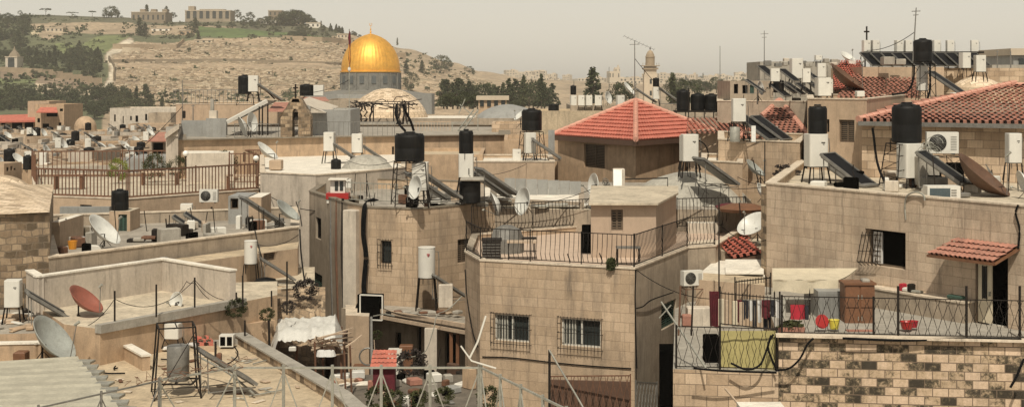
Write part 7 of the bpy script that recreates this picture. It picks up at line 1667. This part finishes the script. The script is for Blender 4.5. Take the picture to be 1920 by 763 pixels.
# raised yard in front
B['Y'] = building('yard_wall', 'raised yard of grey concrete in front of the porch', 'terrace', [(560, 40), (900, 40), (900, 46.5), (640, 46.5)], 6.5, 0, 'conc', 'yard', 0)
t = thing('tiled_cabinet', 'dark red cabinet with its own small red tiled roof in the yard', 'cabinet', P(721, 728, 44)); c = Vector((*G(721, 44), 6.5)); MB().box(c+Vector((0, 0, .42)), (.66, .5, .84)).build('body', 'maroon', t)
m = MB(); tile_plane(m, c+Vector((-.40, -.42, .80)), c+Vector((.40, -.42, .80)), c+Vector((-.36, .2, 1.22)), c+Vector((.36, .2, 1.22)), .17, .13, .02, .03); m.build('tiled_roof', 'tile', t); MB().box(c+Vector((-.1, -.26, .42)), (.02, .02, .7)).build('door_edge', 'fascia', t)
for k, (px, py, w_, h_, mt_, lb) in enumerate(((640, 714, 30, 14, 'white', 'white sheet heap left of the tiled cabinet'), (672, 708, 24, 14, 'tarp', 'white plastic heap beside the tiled cabinet'), (664, 722, 60, 5, 'roof_white', 'long white board lying before the heaps'), (622, 735, 18, 20, 'tile_old', 'clay coloured box left in the raised yard'), (770, 716, 30, 6, 'white', 'white tray right of the tiled cabinet'), (812, 742, 14, 5, 'white', 'white dish shaped plate on the yard floor'), (850, 735, 20, 12, 'metal_sheet', 'grey low box near the centre house corner'), (880, 728, 14, 40, 'plaster_or', 'upright orange board at the centre house corner'))):
    Y = (CZ-6.5)*F/(py-HY); blk(px, py, min(Y, 46.2), w_, h_, .4, mt_, 'yard_item', lb, 'yard clutter', .1*k)
t = thing('slatted_roof', 'pale slatted roof at the bottom edge below the stone parapet', 'roof', Vector((*G(600, 33), 8.06)))
for k in range(12): a = Vector((*G(548+k*9, 32), 8.12)); b = Vector((*G(516+k*9, 34.3), 8.12)); MB().box((a+b)/2, (.05, (b-a).length, .04), atan2((b-a).y, (b-a).x)-pi/2).build('slat', 'roof_white', t)
# dense clutter in the shaded yard
yc = random.Random(55)
for k in range(46):
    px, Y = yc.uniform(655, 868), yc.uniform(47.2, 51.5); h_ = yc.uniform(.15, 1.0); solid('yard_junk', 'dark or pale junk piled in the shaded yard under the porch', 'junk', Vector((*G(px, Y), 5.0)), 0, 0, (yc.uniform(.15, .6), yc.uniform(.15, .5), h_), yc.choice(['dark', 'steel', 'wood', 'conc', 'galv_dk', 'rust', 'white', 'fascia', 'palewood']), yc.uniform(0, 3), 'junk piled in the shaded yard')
for k in range(40):
    px, Y = yc.uniform(565, 870), yc.uniform(41, 46); solid('yard_scrap', 'scrap lying on the raised yard behind the near railing', 'scrap', Vector((*G(px, Y), 6.5)), 0, 0, (yc.uniform(.1, .5), yc.uniform(.1, .4), yc.uniform(.05, .35)), yc.choice(['dark', 'steel', 'wood', 'conc', 'galv_dk', 'rust', 'white', 'palewood', 'tile_old']), yc.uniform(0, 3), 'scraps on the raised yard')
for k in range(9):
    a = Vector((*G(yc.uniform(650, 860), yc.uniform(46.5, 51)), 5)); mbtag(MB().tube([a, a+Vector((yc.uniform(-.4, .4), 0, yc.uniform(1.2, 2.1)))], .02, 4), 'leaning_stick', yc.choice(['palewood', 'steel', 'galv']), 'thin stick leaning in the shaded yard', 'stick', 'sticks of the shaded yard')
# porch slab
zs = 7.3
SL = [(700, 54.4), (873, 50.8), (873, 53), (784, 55.15), (692, 55.9)]
t = thing('porch_slab', 'worn concrete porch slab with boiler between the two central houses', 'porch', Vector((*G(785, 53), 5))); m = MB(); f0 = [Vector((*G(*q), zs)) for q in SL]; f1 = [v-Vector((0, 0, .18)) for v in f0]; m.face(f0); m.face(f1[::-1])
for i in range(5): m.face([f1[i], f1[(i+1) % 5], f0[(i+1) % 5], f0[i]])
m.build('slab', 'roof_grey', t); m = MB(); a, b = Vector((*G(696, 54.4), zs+.05)), Vector((*G(873, 50.7), zs+.05)); d = b-a; m.box((a+b)/2, (d.length, .12, .14), atan2(d.y, d.x)); m.box((a+b)/2-Vector((0, .05, .22)), (d.length, .10, .12), atan2(d.y, d.x)); m.build('edge_beam', 'palewood', t)
c = P(808, 0, 51.6); MB().box((c.x, 51.6, 6.06), (.44, .3, 2.1)).build('column', 'plaster_pale', t); MB().box((c.x, 51.6, 5.2), (.62, .45, .4)).build('column_base', 'plaster_pale', t)
for px in (846, 858): q = G(px, 51.3); MB().box((q.x, 51.3, 6.05), (.12, .12, 2.1)).build('post', 'wood', t)
building('porch_back_house', 'shaded wall with dark doors behind the porch', 'building', [(640, 56.2), (698, 55.2), (780, 54.3), (873, 52.4), (873, 53.4), (690, 57)], zs-.19, 0, 'plaster_gr', 'roof', 0, wins=[(1, 740, 752, 622, 690, 'open'), (2, 768, 790, 612, 665, 'dark'), (2, 834, 862, 625, 720, 'dark')])
building('pink_pillar_wall', 'short pink wall left of the porch below the cable bundle', 'building', [(648, 53.5), (692, 53.2), (694, 55.4), (648, 56)], Zat(592, 53.3), 0, 'plaster', 'coping', 0)
t = thing('dark_hatch', 'black opening box with a white frame hanging above the porch', 'hatch', P(695, 600, 54)); c = P(695, 574, 54.2); w_, h_ = 44*54/F, 46*54/F; rz_ = -.25
MB().box(c, (w_, .5, h_), rz_).build('box', 'dark', t); m = MB()
for s_ in (-1, 1): m.box(c+Vector((s_*w_/2*cos(rz_)+.05, s_*w_/2*sin(rz_)-.26, 0)), (.05, .05, h_), rz_); m.box(c+Vector((.05, -.27, s_*h_/2)), (w_, .05, .05), rz_)
m.build('frame', 'white', t)
heater(800, 520, 32, 57, 54.0, 'large white boiler with a red mark above the porch slab', rz=0, legs=60, round_=True); panel(842, 562, 53.8, 'white edged collector sloping right of the large porch boiler', .95); blk(836, 576, 53.3, 26, 44, .35, 'plaster_pale', 'grey_cabinet', 'pale upright cabinet on the porch slab', 'cabinet')
for k in range(9): blk(730+k*16, 588, 53.6-k*.1, rg.uniform(6, 16), rg.uniform(2, 7), .3, rg.choice(['conc', 'palewood', 'steel', 'rust']), 'slab_junk', 'junk lying on the porch slab', 'junk', rg.uniform(0, 3), 'junk on the porch slab')
m = MB(); m.tube([P(700, 592, 53.5), P(722, 588, 53.2), P(740, 592, 53)], .03, 4); mbtag(m, 'rail_end', 'galv', 'pale rail end sticking out beside the black opening box', 'rail')
t = thing('old_fridge', 'white cupboard standing in the dark under the porch slab', 'cupboard', P(741, 690, 52.5)); c = Vector((*G(741, 52.5), 5.0)); MB().box(c+Vector((0, 0, .6)), (.5, .5, 1.2)).build('body', 'white', t); MB().box(c+Vector((0, -.26, .9)), (.42, .02, .5)).build('door', 'roof_white', t)
solid('porch_shelf', 'dark shelf cupboard beside the white one under the porch', 'cupboard', Vector((*G(762, 52.8), 5)), 0, 0, (.5, .4, 1.3), 'wood'); t = table(700, 51, 5, 1.4, .7, .9, 'wood', 'brown wooden table in the shade left of the white cupboard')
m = MB(); c = P(690, 668, 50.5); m.tube([c+Vector((.3*cos(a), 0, .3*sin(a))) for a in [k*pi/8 for k in range(17)]], .03, 5); mbtag(m, 'bicycle_wheel', 'galv_dk', 'pale wheel leaning in the shade of the porch', 'wheel')
cable('grey post standing before the porch left of the tiled cabinet', [P(697, 760, 47), P(696, 594, 49)], .05, 'galv_dk', 'post', 'post')
cable('pale hose drooping from the porch slab to the yard', [P(866, 555, 52), P(840, 580, 51.5), P(820, 590, 51), P(812, 620, 50), P(796, 660, 48), P(760, 672, 47), P(745, 690, 46)], .02, 'galv', 'hose', 'hose')
# ---------------------------------------------------------------- steel railing nearest to the camera
B['near'] = building('near_terrace', 'nearest terrace carrying the grey cross braced railing', 'building', [(-900, 12), (3200, 12), (1400, 16), (1065, 21.2), (905, 24.2), (440, 24.2), (300, 23.2), (70, 21.3), (-500, 18)], 10.0, 0, 'plaster_gr', 'roof', 0)
zn = 10.0
def nr(l): return [Vector((*G(*p), zn)) for p in l]
railing('railing', 'grey cross braced steel railing running across the bottom edge', nr([(300, 23.05), (440, 24.05), (898, 24.05)]), 1.2, 'galv', .2, .013, .78, 'cross', (.05, 1.0), postr=.028)
railing('railing', 'dark topped cross braced railing at the bottom left', nr([(-100, 19.4), (72, 21.1), (298, 23.0)]), 1.2, 'galv_dk', .2, .010, .78, 'cross', (.05, 1.0), postr=.02)
railing('railing', 'grey cross braced railing slanting down right below the centre house', nr([(902, 24.05), (1062, 21.0), (1300, 17.5)]), 1.2, 'galv', .2, .013, .78, 'cross', (.05, 1.0), postr=.028)
cable('white bent pole tied to the corner of the near railing', [P(880, 672, 24), P(896, 640, 24), P(911, 592, 24)], .018, 'white', 'pole', 'pole'); cable('second white pole crossing at the corner of the near railing', [P(864, 648, 24), P(884, 676, 24), P(930, 690, 24)], .014, 'white', 'pole', 'pole')
cable('dark upright pole in front of the centre house mesh fence', [P(1030, 780, 30), P(1030, 656, 30)], .03, 'steel', 'pole', 'pole'); cable('pale green hose hanging from the dark upright pole', [P(1030, 656, 30), P(1050, 690, 29.5), P(1080, 740, 28.5), P(1100, 775, 28)], .02, 'galv', 'hose', 'hose')
m = MB()
for k in range(26):
    u = k/25; px = 240+220*u; Y = 22.5+1.5*u; z = 11.28+.06*sin(k*2.1); p = P(px, 0, Y); p.z = z; m.tube([p+Vector((rg.uniform(-.12, .12), 0, rg.uniform(-.06, .08))) for _ in range(4)], .006, 4)
mbtag(m, 'dry_twigs', 'rust', 'dry climbing twigs caught on the top of the near railing', 'twigs')
bld('pale_roof_corner', 'pale greenish sheet roof corner at the bottom below the stained wall', (1412, 1500), 32.6, 2.4, 797, 0, 'roof_white', 'roof_white', par=0)

# overhead wires and more rooftop odds and ends
wr = random.Random(91)
WL = [((590, 395, 63), (480, 350, 72)), ((925, 388, 58), (1116, 352, 57)), ((745, 300, 56), (650, 300, 76)), ((1192, 505, 45), (1345, 560, 44)), ((1436, 350, 48), (1290, 330, 60)), ((1716, 60, 70), (1625, 95, 84)), ((880, 330, 57), (1000, 300, 79)), ((342, 200, 96), (200, 330, 82)), ((1348, 420, 44), (1436, 450, 48)), ((1480, 340, 52), (1380, 330, 61)), ((655, 150, 100), (560, 175, 90)), ((1190, 110, 84), (1280, 200, 98)), ((560, 440, 55), (470, 455, 52)), ((690, 560, 54.5), (800, 590, 52))]
for k, (a, b) in enumerate(WL):
    cable('thin slack wire strung between the rooftops', [P(*a), P(*b)], .012 if a[2] < 60 else .018, sag=.25, group='slack wires between the rooftops', name='wire', cat='wire')
for zt_, poly, n_, grp in ((zM-.43, [(640, 60), (900, 60), (900, 68), (640, 68)], 26, 'odds and ends on the stained house roof'), (zR+.02, [(1500, 47.5), (1880, 44.5), (1880, 52), (1500, 54)], 34, 'odds and ends on the right house roof'), (10.15-.43, [(110, 50), (540, 58), (540, 64), (110, 58)], 40, 'odds and ends behind the beige wall'), (Zat(192, 75)-.28, [(1370, 77), (1800, 75), (1800, 82), (1370, 84)], 40, 'odds and ends on the long upper house')):
    for k in range(n_):
        u, v_ = wr.random(), wr.random(); a, b = poly[0], poly[1]; c_, d_ = poly[3], poly[2]
        px = (a[0]*(1-u)+b[0]*u); Y = (a[1]*(1-u)+b[1]*u)*(1-v_)+(c_[1]*(1-u)+d_[1]*u)*v_; q = G(px, Y)
        r_ = wr.random(); lab = 'small odd thing lying among the tanks '+grp.split(' on ')[-1].split(' behind ')[-1]
        lab = {'o': 'small scrap lying on the roof of '}['o']+grp.replace('odds and ends on ', '').replace('odds and ends behind ', 'the strip behind ')
        if r_ < .7: solid('roof_scrap', lab, 'scrap', Vector((q.x, q.y, zt_)), 0, 0, (wr.uniform(.1, .9), wr.uniform(.1, .5), wr.uniform(.06, .55)), wr.choice(['conc', 'dark', 'steel', 'palewood', 'rust', 'white', 'galv_dk', 'coping_dk', 'plaster_pale']), wr.uniform(0, 3), grp)
        else:
            a3 = Vector((q.x, q.y, zt_)); mbtag(MB().tube([a3, a3+Vector((wr.uniform(-.2, .2), 0, wr.uniform(.5, 1.3)))], .022, 4), 'roof_stick', 'steel', 'thin dark rod standing on the roof of '+grp.replace('odds and ends on ', '').replace('odds and ends behind ', 'the strip behind '), 'rod', grp.replace('odds and ends', 'rods'))

for k in range(9):
    px, py = wr.uniform(215, 560), wr.uniform(662, 750); Y = (CZ-8.02)*F/(py-HY)
    if (px-455)/185 > (43.4-Y)/8.2: continue
    a = P(px, py, Y); b = a+Vector((wr.uniform(-1.6, 1.6), wr.uniform(-.5, .5), 0)); c_ = (a+b)/2+Vector((0, wr.uniform(-.5, .5), .0))
    cable('thin pipe or hose lying on the tan foreground roof', [a+Vector((0, 0, .03)), c_+Vector((0, 0, .03)), b+Vector((0, 0, .03))], .022, wr.choice(['steel', 'galv', 'cable']), 'pipe', 'pipe', group='pipes lying on the tan foreground roof')

for k, (px, Y, py, ml) in enumerate(((2010, 62, 240, 'plaster'), (2120, 80, 215, 'plaster_gr'), (2260, 95, 205, 'ashlar2'), (2080, 110, 180, 'plaster_or'), (2300, 55, 300, 'ashlar'))):
    bld('town_house', 'flat roofed house just outside the right of the view', (px, px+150), Y, 12, py, 0, ml, 'roof', group='houses right of the view')
# air
def haze():
    m = MB(); m.box((0, 1560, 60), (5600, 3300, 170)); me_mat = bpy.data.materials.new('haze_air'); me_mat.use_nodes = True
    n = me_mat.node_tree.nodes; l = me_mat.node_tree.links; n.remove(n['Principled BSDF'])
    v = n.new('ShaderNodeVolumePrincipled'); v.inputs['Color'].default_value = (1, .965, .90, 1); v.inputs['Density'].default_value = HAZE; v.inputs['Anisotropy'].default_value = 0
    l.new(v.outputs[0], n['Material Output'].inputs['Volume'])
    o = m.build('haze', me_mat); tag(o, 'pale dusty haze lying over the whole town', 'haze', kind='stuff')
HAZE = .00012
haze()

for o in bpy.data.objects:
    if o.parent is None and 'label' in o.keys() and 'kind' not in o.keys(): o['kind'] = 'thing'
